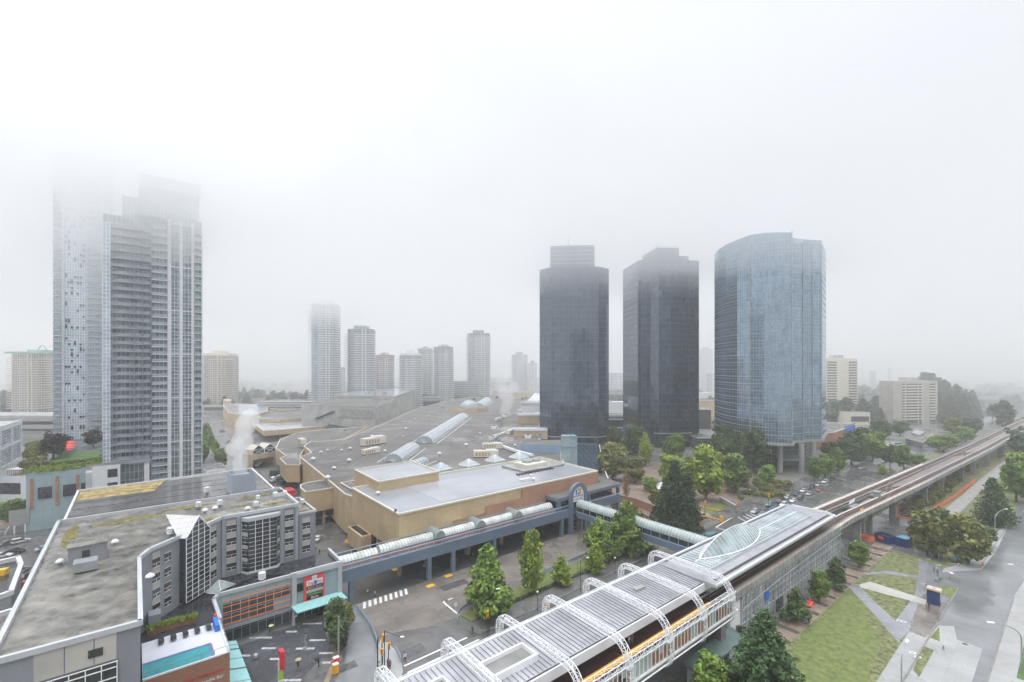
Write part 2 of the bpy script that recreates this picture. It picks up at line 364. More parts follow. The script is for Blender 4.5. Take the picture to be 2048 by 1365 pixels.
facade('canopy_teal', (.30, .58, .57), (.34, .62, .61), (.20, .40, .40), 1.3, 1.3, .03, .2)
facade('roof_tiles', (.62, .60, .60), (.66, .64, .65), (.48, .46, .46), .8, .8, .04, .5)
facade('drive_slabs', (.32, .32, .315), (.36, .36, .355), (.25, .25, .245), 4.2, 4.2, .03, .5, wet=1, cloud=.13)
facade('park_ground', (.20, .15, .125), (.24, .18, .15), (.13, .10, .085), 1.8, 1.8, .03, .6, cloud=.3)
mat('patch_dark', (.095, .094, .096), .36, .2, .8, wet=.7, coord='World'); mat('manhole', (.05, .045, .04), .4, .2, 3)
HAZE_TOP, HAZE_D = 190.0, .00052
def fogbox(name, b, m, label):
    f = MB(); f.prism([(b[0], b[2]), (b[1], b[2]), (b[1], b[3]), (b[0], b[3])], b[4], b[5], bottom=True); return tag(f.build(name, m), label, 'fog', kind='stuff')
def cloudball(name, c, r, m, label, seed):
    """lumpy closed cloud body"""
    from mathutils import noise
    bm = bmesh.new(); bmesh.ops.create_icosphere(bm, subdivisions=4, radius=1)
    for v in bm.verts: k = 1 + .35 * noise.noise(v.co * 2.2 + Vector((seed, 0, 0))); v.co = Vector((v.co.x * r[0] * k, v.co.y * r[1] * k, v.co.z * r[2] * k))
    me = bpy.data.meshes.new(name); bm.to_mesh(me); bm.free(); me.materials.append(m); o = bpy.data.objects.new(name, me); COL.objects.link(o); o.location = c; return tag(o, label, 'cloud', kind='stuff')
def CLOUDS():
    fogbox('fog_bank', (-2600, 2600, 600, 3400, -.5, 101), volmat('fog_volume', .0018, (1, 1, 1), .75), 'far bank of fog hiding the land beyond the mall and towers')
    fogbox('fog_bank', (240, 900, 430, 599, -.5, 100), volmat('fog_thin', .0016, (1, 1, 1), .75), 'thin fog drifting over the conifer grove and slabs')
    cloudbox('low_cloud', -2400, 2400, 60, 3000, 108, 188, volmat('cloud_volume', .0055, (1, 1, 1), .75), 'low cloud layer swallowing the tops of the towers', 1, 5, 40)
    cloudball('cloud_bank', (-190, 195, 160), (170, 100, 74), volmat('cloud_thin', .0035, (1, 1, 1), .75), 'broad thin cloud bank around the two apartment towers', 2)
    cloudball('cloud_bank', (-114, 156, 136), (50, 46, 36), volmat('cloud_dense', .02, (1, 1, 1), .75), 'denser cloud knot before the crown of the nearer apartment tower', 3)
# ============================================================ THE SETTING
g = MB(); g.poly([(-3500, -60, 0), (3500, -60, 0), (3500, 5200, 0), (-3500, 5200, 0)]); struct(g.build('ground', 'ground_mix'))
def strip(name, u0, u1, w0, w1, z, m): return sheet(name, [UW(u0, w0), UW(u1, w0), UW(u1, w1), UW(u0, w1)], z, m)
# main road beside the viaduct, running away along U
sheet('road', [UW(-60, -83), UW(60, -83), UW(110, -84.5), UW(170, -86), UW(420, -86), UW(700, -80), UW(1100, -60), UW(1100, -40), UW(700, -60), UW(420, -66), UW(170, -66), UW(100, -62), UW(-60, -62)], .02, 'asphalt_old')
# station forecourt ground under and left of the platforms
strip('forecourt', -60, 186, -62, -44, .024, 'sidewalk')
# kerbed pavement on the mall side, with its lawn strip
k = MB(); k.prism([UW(59.5, -83), UW(110, -84.5), UW(128, -85), UW(128, -89), UW(64, -88.2), UW(60, -86.2)], 0, .14); struct(k.build('pavement', 'sidewalk'))
k = MB(); k.prism([UW(132, -86), UW(420, -86), UW(420, -93), UW(190, -93.5), UW(150, -92), UW(132, -91)], 0, .14); struct(k.build('pavement', 'sidewalk'))
kb = MB()
kl = [UW(58, -85.5), UW(59.2, -83.3), UW(62, -82.8), UW(110, -84.3), UW(128, -84.8)]
for a, b in zip(kl, kl[1:]): 
    d = (b - a); kb.box((a + b) / 2, d.length + .2, .28, .17, math.atan2(d.y, d.x))
struct(kb.build('kerb', 'kerb'))
# bus loop: brownish concrete apron, darker lane under the walkway
sheet('bus_loop', [UW(36, -100), UW(42, -96), UW(52, -92), UW(59, -92), UW(68, -94), UW(90, -95.5), UW(116, -96.5), UW(119, -110), UW(116, -113.5), UW(60, -112.5), UW(36, -112)], .03, 'bus_paving')
sheet('bus_lane', [UW(20, -83), UW(58, -83), UW(57, -87), UW(52, -92), UW(44, -96.5), UW(36, -101), UW(30, -112), UW(22, -112)], .027, 'asphalt_old')
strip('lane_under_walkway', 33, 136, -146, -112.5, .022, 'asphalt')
sheet('side_lane', [UW(119, -84), UW(134, -84), UW(142, -96), UW(142, -140), UW(119, -140)], .026, 'bus_paving')
g = MB(); g.prism([UW(59.5, -88), UW(64, -88.3), UW(118, -89.2), UW(118, -95.6), UW(90, -95), UW(68, -93.2), UW(59, -91.6)], 0, .20); struct(g.build('lawn', 'lawn'))
# fore-plaza of the shops: slate paving with pale inlaid bars
sheet('slate_plaza', [UW(-4, -111), UW(36, -111), UW(35, -104), UW(30, -97), UW(22, -90), UW(19, -82), UW(19, -60), UW(-4, -60)], .030, 'slate_paving')
for i, (x, y, wd) in enumerate([(497, 722, 1), (562, 808, .6), (749, 672, .5), (862, 810, .8), (684, 894, 1.1), (962, 742, .7), (1036, 848, .6), (362, 868, .5), (742, 1070, .8), (1042, 925, .4), (920, 606, .9)]):
    c = W(400 + x / 4.096, 1100 + y / 4.096); X = Vector((1, 0.03, 0)); b = MB(); w2 = 2.4 * wd
    Yv = Vector((-.25, 1, 0)).normalized() * .32
    b.poly([c - X * w2 - Yv, c + X * w2 - Yv, c + X * w2 + Yv, c - X * w2 + Yv]); [setattr(v, 'z', .038) for v in b.v]; struct(b.build('paving_inlay', 'marking_faded'))
# curved service road between planter and blue rail
sheet('service_road', px(690, 1200, 712, 1216, 738, 1252, 752, 1290, 756, 1365, 752, 1420, 640, 1420, 672, 1362, 690, 1322, 696, 1290, 694, 1250, 684, 1215), .034, 'asphalt_pale')
k = MB(); k.prism(px(753, 1300, 762, 1278, 790, 1300, 803, 1326, 806, 1345, 796, 1372, 780, 1420, 752, 1420), 0, .13); struct(k.build('pavement', 'concrete_pale'))
# zebra crossing
a, b_ = W(729, 1211), W(812, 1184)
for i in range(9):
    c = a.lerp(b_, i / 8); d = Vector((.30, -.95, 0)); e = Vector((.95, .30, 0)); mb = MB()
    q = [c - e * .34 - d * 1.6, c + e * .34 - d * 1.6, c + e * .34 + d * 1.6, c - e * .34 + d * 1.6]
    mb.poly([(p.x, p.y, .045) for p in q]); struct(mb.build('crossing_stripe', 'marking'))
def line(a, b, w=.32, z=.05, m='marking', name='road_marking'):
    d = (b - a).normalized(); n = Vector((-d.y, d.x, 0)) * w / 2; mb = MB(); mb.poly([(p.x, p.y, z) for p in (a - n, b - n, b + n, a + n)]); return struct(mb.build(name, m))
for p in [(886, 1205, 905, 1197), (886.5, 1205, 918, 1231), (808, 1333, 934, 1276), (816, 1346, 958, 1280), (816, 1346, 832, 1368),
          (1421, 1048, 1453, 1031), (1432, 1055, 1465, 1035), (1432, 1055, 1459, 1064), (1421, 1064, 1446, 1073),
          (1486, 1032, 1505, 1042), (1492, 1029, 1512, 1039), (1500, 1027, 1518, 1036), (1476, 1035, 1494, 1045)]:
    line(W(p[0], p[1]), W(p[2], p[3]), .4 if p[0] < 900 else .34)
for u in range(170, 640, 11):
    w = -77.5 if u < 420 else -77.5 + (u - 420) * .021
    line(UW(u, w), UW(u + 3.4, w + .02), .12, m='marking_faded')
    if u < 420: line(UW(u + 3, -71.8), UW(u + 6, -71.8), .12, m='marking_faded')
for (x0, y0) in ((1537, 1033), (1541, 1036), (1546, 1040)): pass
for (x, y) in ((861, 1172), (792, 1139), (1080, 1089), (974, 1125), (1167, 1059), (897, 1212 - 60)):
    c = W(x, y); mb = MB(); e, d = U, N
    mb.poly([(p.x, p.y, .045) for p in (c - e * 1.1 - d * .8, c + e * 1.1 - d * .8, c + e * 1.1 + d * .8, c - e * 1.1 + d * .8)]); struct(mb.build('tactile_paving', 'marking_yellow'))
# park beside the towers
sheet('park_ground', [UW(142, -93.5), UW(260, -93.5), UW(262, -150), UW(235, -180), UW(150, -170), UW(142, -140)], .021, 'park_ground')
sheet('park_lawn', px(1398, 1022, 1440, 1004, 1471, 1019, 1472, 1030, 1440, 1033), .05, 'lawn')
sheet('park_lawn', px(1478, 985, 1520, 966, 1582, 958, 1560, 985, 1500, 1004), .05, 'lawn_patchy')
sheet('park_lawn', px(1600, 962, 1620, 955, 1680, 928, 1700, 925, 1690, 938, 1640, 965), .05, 'lawn_patchy')
sheet('park_path', px(1255, 985, 1300, 960, 1365, 945, 1420, 950, 1475, 975, 1440, 995, 1370, 985, 1300, 995), .04, 'plaza_tile')
sheet('park_path', px(1470, 988, 1590, 962, 1620, 962, 1500, 1005), .047, 'path_grey')
# east side: plaza with dark bands, lawns, paths, second road
strip('plaza', 38, 190, -44.0, -39.2, .036, 'plaza_tile')
strip('plaza_edge', 60, 186, -49, -44.0, .032, 'sidewalk')
for i, u in enumerate(range(70, 186, 6)): struct(MB().poly([UW(u, -48, .042), UW(u + 1.5, -48, .042), UW(u + 1.1, -39.4, .042), UW(u - .4, -39.4, .042)]).build('plaza_band', 'plaza_dark'))
sheet('plaza', [UW(20, -46), UW(60, -44), UW(60, -39.2), UW(52, -26), UW(20, -18)], .034, 'drive_slabs')
sheet('plaza_patch', [UW(74, -43), UW(92, -43), UW(90, -39.4), UW(60, -36), UW(50, -27), UW(48, -33)], .039, 'plaza_tile')
strip('parkland', -10, 230, -39.2, -21.2, .018, 'lawn_patchy')
sheet('lawn', px(1697, 1178, 1604, 1266, 1560, 1365, 1540, 1440, 1700, 1440, 1752, 1365, 1797, 1286, 1749, 1231), .031, 'lawn')
sheet('lawn_dark_edge', px(1728, 1222, 1749, 1231, 1797, 1286, 1752, 1365, 1730, 1400, 1742, 1330, 1762, 1290, 1738, 1250), .035, 'lawn_patchy')
sheet('wet_pavement', px(1836, 1118, 1890, 1136, 1889, 1144, 1917, 1163, 1919, 1183, 1881, 1243, 1818, 1263, 1793, 1243, 1829, 1192, 1838, 1152), .033, 'asphalt_pale')
sheet('wet_pavement', px(1818, 1263, 1824, 1225, 1858, 1178, 1884, 1206, 1907, 1204, 1881, 1243, 1872, 1262, 1850, 1276), .037, 'wet_brown')
sheet('path', px(1697, 1174, 1718, 1172, 1750, 1204, 1793, 1244, 1818, 1263, 1797, 1286, 1745, 1226), .04, 'path_grey')
sheet('path', px(1836, 1118, 1856, 1126, 1851, 1170, 1830, 1225, 1818, 1263, 1790, 1243, 1829, 1192, 1838, 1152), .043, 'path_grey')
sheet('path', px(1718, 1170, 1740, 1164, 1855, 1201, 1849, 1210, 1722, 1176), .048, 'path_cream')
sheet('path', px(1722, 1146, 1775, 1142, 1838, 1153, 1837, 1158, 1770, 1148, 1735, 1151), .046, 'path_grey')
sheet('lawn', px(1878, 1170, 1917, 1179, 1903, 1197, 1884, 1188), .052, 'lawn')
sheet('concrete_drive', px(1818, 1263, 1850, 1276, 1878, 1252, 1908, 1253, 1914, 1280, 1965, 1298, 1944, 1365, 1925, 1440, 1700, 1440, 1752, 1365), .044, 'drive_slabs')
sheet('lawn', px(1847, 1292.5, 1868, 1301, 1838, 1356, 1826, 1340), .053, 'lawn_patchy')
sheet('lawn', px(1878, 1254, 1880, 1284, 1860, 1276), .054, 'lawn')
sheet('road', [UW(-60, -21.2), UW(140, -21.2), UW(168, -21), UW(179, -25.3), UW(188, -25.3), UW(189, -19.5), UW(255, -18), UW(700, 16), UW(1200, 60), UW(1200, 72), UW(700, 26), UW(255, -6), UW(172, -11.6), UW(-60, -11.6)], .038, 'asphalt_pale')
k = MB(); k.prism([UW(-60, -11.62), UW(172, -11.62), UW(255, -6), UW(400, 4.6), UW(400, 8), UW(255, -2.6), UW(172, -8.2), UW(-60, -8.2)], 0, .13); struct(k.build('pavement', 'concrete_pale'))
strip('lawn', -60, 250, -8.3, 40, .029, 'lawn_bright'); sheet('concrete_drive', [UW(100, -11.4), UW(128, -11.4), UW(126, 6), UW(100, 6)], .14, 'concrete_pale')
for (a, b) in (((40, -21.3), (141, -21.3)), ((143, -21.2), (168, -21.1)), ((189, -19.4), (255, -17.9)), ((20, -11.5), (172, -11.5))):
    p, q = UW(*a), UW(*b); d = q - p; struct(MB().box((p + q) / 2, d.length, .3, .16, math.atan2(d.y, d.x)).build('kerb', 'kerb'))
k = MB(); k.prism(px(1884, 1146, 1963, 1141, 1994, 1101, 2019, 1047, 2000, 1060, 1960, 1100, 1925, 1128, 1888, 1138), 0, .13); struct(k.build('pavement', 'concrete_pale'))
# bicycle symbols on the path
for (x, y) in ((1799, 1242), (1807, 1244), (1825, 1306), (1836, 1315), (1856, 1317 - 200 + 2), (1876, 1131)):
    c = W(x, y); mb = MB(); pts = [c + Vector((math.cos(t * math.pi / 8) * .62, math.sin(t * math.pi / 8) * .45, 0)) for t in range(17)]
    for p, q in zip(pts, pts[1:]):
        n = (p - c) * .28; mb.poly([(p.x, p.y, .06), (q.x, q.y, .06), (q.x - (q - c).x * .3, q.y - (q - c).y * .3, .06), (p.x - n.x, p.y - n.y, .06)])
    struct(mb.build('bicycle_marking', 'marking'))
# mended patches, covers and tyre-darkened lanes
random.seed(17)
for (u, w, a, b_) in ((30, -90, 7, 2.2), (44, -86.5, 5, 3), (72, -76, 9, 2), (24, -98, 4, 6), (12, -76, 12, 2.4), (66, -106, 8, 3), (92, -104, 5, 4), (150, -77, 14, 2.2), (205, -82, 18, 2), (240, -72, 16, 2.2), (300, -76, 30, 2.4), (128, -98, 4, 7), (20, -70, 6, 3)):
    pts = [UW(u + p * a / 2 + random.uniform(-.2, .2), w + q * b_ / 2 + random.uniform(-.1, .1)) for p, q in ((-1, -1), (1, -1), (1, 1), (-1, 1))]
    sheet('road_patch', pts, .054, 'patch_dark')
for (u, w) in ((38, -88), (50, -79), (80, -73), (60, -100), (26, -78), (135, -16), (170, -15), (180, -75), (225, -79), (14, -94), (8, -100), (84, -92 + 7)):
    c = UW(u, w, .058); struct(MB().poly([c + Vector((math.cos(t * math.pi / 5) * .42, math.sin(t * math.pi / 5) * .42, 0)) for t in range(10)]).build('manhole_cover', 'manhole'))
# ground beyond: worksite, gravel track under the viaduct, dry grass
strip('worksite_ground', 186, 245, -52, -27, .025, 'asphalt_old')
sheet('gravel_track', px(1862, 1060, 1876, 1030, 1925, 990, 1965, 955, 2010, 920, 2048, 902, 2048, 925, 2010, 945, 1960, 985, 1905, 1040, 1880, 1075), .033, 'gravel')
sheet('dry_ground', [UW(245, -48), UW(640, -32), UW(640, -22), UW(420, -30), UW(245, -36)], .027, 'dry_grass')
sheet('verge', [UW(190, -64.5), UW(420, -64.5), UW(420, -45), UW(190, -53)], .026, 'lawn_patchy')
sheet('verge', px(1878, 1070, 1905, 1045, 1962, 985, 2048, 925, 2048, 985, 2018, 1046, 1994, 1100, 1930, 1125, 1888, 1130), .029, 'lawn_patchy')
# left: street between the mall and the apartment tower, parking
sheet('street', px(395, 838, 470, 838, 472, 870, 500, 905, 530, 960, 620, 1075, 600, 1110, 560, 1100, 500, 960, 452, 935, 405, 865), .025, 'asphalt_pale')
sheet('street', px(-250, 852, 470, 843, 470, 815, -250, 815), .02, 'asphalt_far')
sheet('service_yard', [UW(31, -146), UW(60, -146), UW(60, -262), UW(31, -262)], .03, 'asphalt_old')
sheet('parking_lot', px(-200, 1062, 330, 1030, 335, 1130, 330, 1250, -200, 1250), .022, 'asphalt_old')
sheet('street', px(-200, 1000, 62, 990, 180, 985, 180, 1030, 60, 1050, -200, 1062), .026, 'asphalt_pale')
sheet('far_lots', px(1200, 860, 1430, 860, 1430, 800, 1200, 800), .02, 'asphalt_far')
sheet('far_lots', px(1640, 850, 1900, 862, 1960, 800, 1640, 800), .021, 'asphalt_far')
# distant hills that close the view
for (x0, x1, Y, h, seed) in ():
    random.seed(seed); mb = MB(); n = 26; k = []
    top = [h * (.45 + .55 * math.sin(math.pi * (i / n)) ** .6) * random.uniform(.82, 1.08) for i in range(n + 1)]
    for i in range(n):
        xa, xb = x0 + (x1 - x0) * i / n, x0 + (x1 - x0) * (i + 1) / n
        mb.poly([(xa, Y, 0), (xb, Y, 0), (xb, Y + 380, top[i + 1]), (xa, Y + 380, top[i])]); mb.poly([(xa, Y + 380, top[i]), (xb, Y + 380, top[i + 1]), (xb, Y + 900, 0), (xa, Y + 900, 0)])
    struct(mb.build('hill', 'hill'))
mb = MB(); c0 = D(1890, 560); n = 20
for i in range(n):
    for (r0, z0), (r1, z1) in zip(((110, 0), (85, 8), (55, 17), (25, 22)), ((85, 8), (55, 17), (25, 22), (0.1, 23))):
        t0, t1 = 2 * math.pi * i / n, 2 * math.pi * (i + 1) / n; f = lambda t, r, z: (c0.x + math.cos(t) * r * .9, c0.y + 60 + math.sin(t) * r * .7, z)
        mb.poly([f(t0, r0, z0), f(t1, r0, z0), f(t1, r1, z1), f(t0, r1, z1)])
struct(mb.build('hill', 'far_green'))

# ============================================================ STATION (old platform half)
WL, WR = -61.0, -43.0
st = root('station_platform', UW(60, -52), 'long station platform hall with ribbed pale metal roof under white lattice arches', 'station')
U0, U1 = 6, 92
f = MB(); f.uwbox(U0, U1, -60.5, -43.4, 9.0, 10.2); f.build('platform_deck', 'concrete', st)
f = MB(); f.uwbox(U0, U1 - 1, -56, -48.6, 10.2, 10.45); f.build('platform_floor', 'maroon_floor', st)
f = MB(); f.uwbox(U0, U1 - 1.5, -48.4, -44.3, 10.2, 10.42); f.build('trackside_floor', 'maroon_floor', st)
f = MB(); f.uwbox(U0, U1 - 2, -48.1, -47.1, 10.42, 10.62); f.build('safety_strip', 'yellow_strip', st)
f = MB(); f.prism([UW(U0, -59.2), UW(U1, -59.2), UW(U1, -49), UW(U0, -49)], 14.0, [14.9, 14.9, 14.4, 14.4], bottom=True); rf = f.build('roof', 'roof_metal', st)
f = MB()
for i in range(int((U1 - U0) / .85)):
    u = U0 + .4 + i * .85; a, b = UW(u, -59.0, 14.93), UW(u, -49.1, 14.43); q = U * .05
    f.poly([a - q, b - q, b - q + Z * .09, a - q + Z * .09]); f.poly([a + q, a + q + Z * .09, b + q + Z * .09, b + q]); f.poly([a - q + Z * .09, b - q + Z * .09, b + q + Z * .09, a + q + Z * .09])
f.build('standing_seam', 'seam', rf)
f = MB(); f.uwbox(U0, U1 + .6, -48.98, -48.55, 14.05, 14.35); f.build('gutter', 'dark_metal', rf)
f = MB(); f.uwbox(U0, U1 + .6, -48.53, -48.3, 12.95, 14.5); f.build('fascia', 'white_paint', rf)
f = MB(); f.uwbox(U0, U1 + .4, -59.6, -59.22, 14.3, 15.05); f.build('fascia', 'white_paint', rf)
# hatches and the framed light well on the roof
def hatch(u, w, su, sw, h, well):
    b = MB(); t = .32
    zb = 14.42
    for (a, c, d, e) in ((u - su, u + su, w - sw, w - sw + t), (u - su, u + su, w + sw - t, w + sw), (u - su, u - su + t, w - sw + t, w + sw - t), (u + su - t, u + su, w - sw + t, w + sw - t)): b.uwbox(a, c, d, e, zb, zb + h)
    o = b.build('light_well' if well else 'hatch', 'white_paint', rf)
    b = MB(); b.uwbox(u - su + t, u + su - t, w - sw + t, w + sw - t, zb, zb + h * .45); b.build('pane', 'concrete_weathered', o)
hatch(42.2, -53.0, 4.2, 1.9, 1.15, True); hatch(31.0, -55.0, 2.2, 1.2, .9, True)
b = MB(); b.uwbox(75.0, 77.6, -55.4, -54.4, 14.55, 15.15); b.build('hatch', 'concrete_pale', rf)
# glazed side screen toward the lawn: pale green frames over orange-brown tiles
f = MB(); f.uwbox(U0, U1 - 1, -43.5, -43.3, 10.5, 13.35); sc_ = f.build('side_screen', 'vault_grey', st)
random.seed(3)
i = 0; u = U0 + .3
while u < U1 - 2:
    if int(u / 10.6) % 2 == 0 or random.random() < .55:
        b = MB(); b.uwbox(u + .12, u + .95, -43.28, -43.22, 10.75, 12.6 if random.random() < .8 else 11.7); b.build('tile_panel', 'wood' if random.random() < .75 else 'maroon_floor', sc_)
    u += 1.06
f = MB(); u = U0
while u < U1 - 1: f.uwbox(u, u + .10, -43.24, -43.1, 10.5, 13.35); u += 1.06
f.build('mullion', 'white_paint', sc_)
f = MB(); f.uwbox(U0, U1, -43.32, -43.05, 10.15, 10.45); f.build('sill_beam', 'white_steel', st)
for i, u in enumerate((20, 41, 55, 90.5)):
    b = MB(); b.uwbox(u - 1.0, u + 1.0, -48.2, -45.2, 0, 8.3); b.prism([UW(u - 1.2, -58), UW(u + 1.2, -58), UW(u + 1.2, -44.2), UW(u - 1.2, -44.2)], 8.3, 9.0, bottom=True)
    b.build('pier', 'concrete_weathered', st)
# lattice truss helper ---------------------------------------------------------
def lattice(mb, A, B, up, h, r=.06, bays=None):
    """flat lattice between bottom chord A-B and a top chord h above it"""
    ln = (B - A).length; n = bays or max(2, int(ln / 1.05)); up = Vector(up)
    mb.tube(A, B, r, 5); mb.tube(A + up * h, B + up * h, r, 5)
    for i in range(n):
        p, q = A.lerp(B, i / n), A.lerp(B, (i + 1) / n)
        mb.tube(p, q + up * h, r * .62, 4, cap=False) if i % 2 else mb.tube(p + up * h, q, r * .62, 4, cap=False)
        mb.tube(p, p + up * h, r * .5, 4, cap=False)
f = MB(); lattice(f, UW(U0, -61.0, 12.7), UW(U1 - 1, -61.0, 12.7), (0, 0, 1), 1.5, .075)
lattice(f, UW(U0, -60.0, 12.7), UW(U1 - 1, -60.0, 12.7), (0, 0, 1), 1.5, .055)
for i in range(int((U1 - U0) / 2.1)): f.tube(UW(U0 + i * 2.1, -61, 14.2), UW(U0 + i * 2.1, -60, 14.2), .05, 4, cap=False)
f.build('edge_truss', 'white_steel', st)
f = MB(); lattice(f, UW(U0, -43.0, 13.35), UW(U1 - 1, -43.0, 13.35), (0, 0, 1), 1.05, .075)
lattice(f, UW(U0, -43.0, 14.4), UW(U1 - 1, -43.0, 14.4), N * -1, .9, .055); f.build('edge_truss', 'white_steel', st)
f = MB(); f.tube(UW(U0, -42.9, 9.7), UW(U1 - 1, -42.9, 9.7), .11, 6); f.build('foot_rail', 'white_steel', st)
# platform lamps under the roof edge
# the arches: box lattice following a bent line, one Once-built thing copied along the hall
def make_arch():
    rt = root('lattice_arch', (0, 0, 0), 'white lattice arch spanning the station roof', 'arch')
    P = []
    for k in range(8): t = math.pi - k * math.pi / 7 * .5; P.append((-59.7 + 1.5 * math.cos(t) - .1, 15.4 + 1.5 * math.sin(t)))
    path = [(-61.3, 12.6)] + P + [(-58, 16.95), (-56, 16.9), (-53, 16.85), (-50, 16.8), (-47.2, 16.7)]
    for k in range(1, 6): t = math.pi / 2 - k * math.pi / 10; path.append((-46.4 + 3.3 * math.cos(t), 13.4 + 3.3 * math.sin(t)))
    path += [(-43.0, 12.0), (-43.0, 10.9)]
    for k in range(1, 5): t = -k * math.pi / 10; path.append((-44.6 + 1.6 * math.cos(t), 10.4 + 1.6 * math.sin(t)))
    c = 53.0
    pts = [Vector((0, w + c, z)) for w, z in path]
    # resample at even bays
    seg = [0.0]
    for a, b in zip(pts, pts[1:]): seg.append(seg[-1] + (b - a).length)
    nb = int(seg[-1] / .8); rs = []
    for i in range(nb + 1):
        s = seg[-1] * i / nb; j = max(k for k in range(len(seg)) if seg[k] <= s + 1e-9); j = min(j, len(pts) - 2)
        rs.append(pts[j].lerp(pts[j + 1], (s - seg[j]) / max(1e-6, seg[j + 1] - seg[j])))
    f = MB(); ch = [[], [], [], []]
    for i, p in enumerate(rs):
        d = (rs[min(i + 1, nb)] - rs[max(i - 1, 0)]).normalized(); nrm = Vector((0, -d.z, d.y)); X = Vector((1, 0, 0))
        for k, (sx, sn) in enumerate(((-.42, -.42), (.42, -.42), (.42, .42), (-.42, .42))): ch[k].append(p + X * sx + nrm * sn)
    for k in range(4): f.path(ch[k], .068, 5)
    f.build('chord', 'white_steel', rt)
    f = MB()
    for i in range(nb):
        for k in range(4):
            a, b = ch[k], ch[(k + 1) % 4]
            f.tube(a[i], b[i], .036, 4, cap=False)
            f.tube(a[i], b[i + 1], .036, 4, cap=False) if (i + k) % 2 else f.tube(b[i], a[i + 1], .036, 4, cap=False)
    f.build('web', 'white_steel', rt)
    f = MB(); f.box((0, -43 + c, 12.9), 1.5, .5, .35); f.box((0, -61.2 + c, 12.2), 1.2, .6, .5); f.build('bearing_plate', 'white_steel', rt)
    return rt
arch = Once(make_arch)
for i, u in enumerate((89.6, 79, 68.2, 57.5, 47, 36.5, 26, 15.4)):
    lab = 'white lattice arch over the station roof, at the glazed-roof end' if i == 0 else f'white lattice arch over the station roof, {ORD[i]} from the glazed-roof end'
    arch.put(UW(u, -53, 0), ANG - math.pi, None, lab, 'lattice arches over the station roof')
# ============================================================ STATION, rebuilt half with glass roof
s2 = root('station_concourse', UW(124, -52), 'rebuilt station hall with leaf-shaped glass skylight and tall glazed side wall', 'station')
A0, A1, B0, B1 = 89, 159.5, -59.4, -45.9
def rounded(u0, u1, w0, w1, r=1.6):
    out = []
    for cu, cw, t0 in ((u1 - r, w1 - r, 0), (u0 + .3, w1 - .3, 90), (u0 + .3, w0 + .3, 180), (u1 - r, w0 + r, 270)):
        rr = r if cu > u0 + 1 else .3
        for k in range(5): t = R(t0 + k * 22.5); out.append(UW(cu + rr * math.cos(t), cw + rr * math.sin(t)))
    return out
f = MB(); f.prism(rounded(A0, A1, B0, B1), 14.3, 14.95, bottom=True); r2 = f.build('roof', 'roof_metal', s2)
f = MB()
for a, b in (((A0, B1 - .02), (A1 - 1.5, B1 - .02)), ((A0, B0 + .02), (A1 - 1.5, B0 + .02)), ((A1 - .02, B0 + 1.5), (A1 - .02, B1 - 1.5))):
    p, q = UW(*a), UW(*b); d = q - p; f.box(Vector(((p + q) / 2).to_tuple()) + Z * 14.7, d.length, .30, .45, math.atan2(d.y, d.x))
f.build('edge_coping', 'white_paint', r2)
f = MB(); f.uwbox(A0 + 2, A1 - 2.5, -47.6, -46.9, 14.955, 15.0); f.build('gutter', 'dark_metal', r2)
f = MB(); f.uwbox(A0 + 2, A1 - 2.5, -58.9, -58.5, 14.955, 15.0); f.build('gutter', 'dark_metal', r2)
# raised skylight with glazing bars
S0, S1, T0, T1 = 94, 151, -57.2, -49.8
f = MB(); f.uwbox(S0, S1, T0, T1, 14.95, 15.55); sk = f.build('skylight_kerb', 'grey_light', r2)
f = MB(); f.uwbox(S0 + .35, S1 - .35, T0 + .35, T1 - .35, 15.55, 15.68); f.build('glazing', 'skylight_pale', sk)
f = MB(); u = S0 + .6
while u < S1 - .5: f.uwbox(u, u + .12, T0 + .35, T1 - .35, 15.68, 15.78); u += 1.25
f.uwbox(S0 + .35, S1 - .35, -53.6, -53.4, 15.68, 15.84)
f.build('glazing_bar', 'white_steel', sk)
# the leaf: two arcs meeting in points, swelling upward
L0, L1 = 96.5, 126.0
def leafw(t): return math.sin(math.pi * t) ** .8 * 3.55
def leafz(t, s): return 15.75 + math.sin(math.pi * t) ** .7 * 3.9 * (1 - abs(s)) ** .9
f = MB(); n, m_ = 22, 8; P = lambda i, j: UW(L0 + (L1 - L0) * i / n, -53.5 + leafw(i / n) * (j / m_ * 2 - 1), leafz(i / n, j / m_ * 2 - 1))
for i in range(n):
    for j in range(m_): f.poly([P(i, j), P(i + 1, j), P(i + 1, j + 1), P(i, j + 1)])
leaf = f.build('leaf_skylight', 'skylight_pale', r2, smooth=True)
f = MB()
for i in range(1, n): f.path([P(i, j) + Z * .06 for j in range(m_ + 1)], .055, 4)
f.path([P(i, 0) + Z * .08 for i in range(n + 1)], .16, 6); f.path([P(i, m_) + Z * .08 for i in range(n + 1)], .16, 6); f.path([P(i, m_ // 2) + Z * .08 for i in range(n + 1)], .09, 5)
f.build('rib', 'white_steel', leaf)
f = MB(); f.uwbox(A0, A1 + 2, -58.4, -54.0, 9.0, 10.2); f.uwbox(A0, A1 + 2, -54.0, -50.8, 9.0, 10.9); f.build('platform_deck', 'concrete', s2)
f = MB()
for u in range(96, 158, 8): f.tube(UW(u, -53, 10.9), UW(u, -53, 14.3), .22, 8)
f.build('roof_column', 'white_steel', s2)
f = MB(); f.prism([UW(92, -49.6), UW(158, -49.6), UW(158, -49.45), UW(92, -49.45)], 10.9, 13.2, bottom=True); f.build('platform_screen', 'station_glass', s2)
b = MB()
b.uwbox(140.5, 147.5, -49.4, -49.3, 11.5, 13.3); ad = b.build('billboard', 'sign_green', s2)
b = MB(); b.uwbox(140.5, 142.3, -49.28, -49.24, 11.5, 12.7); b.build('billboard_panel', 'orange_paint', ad)
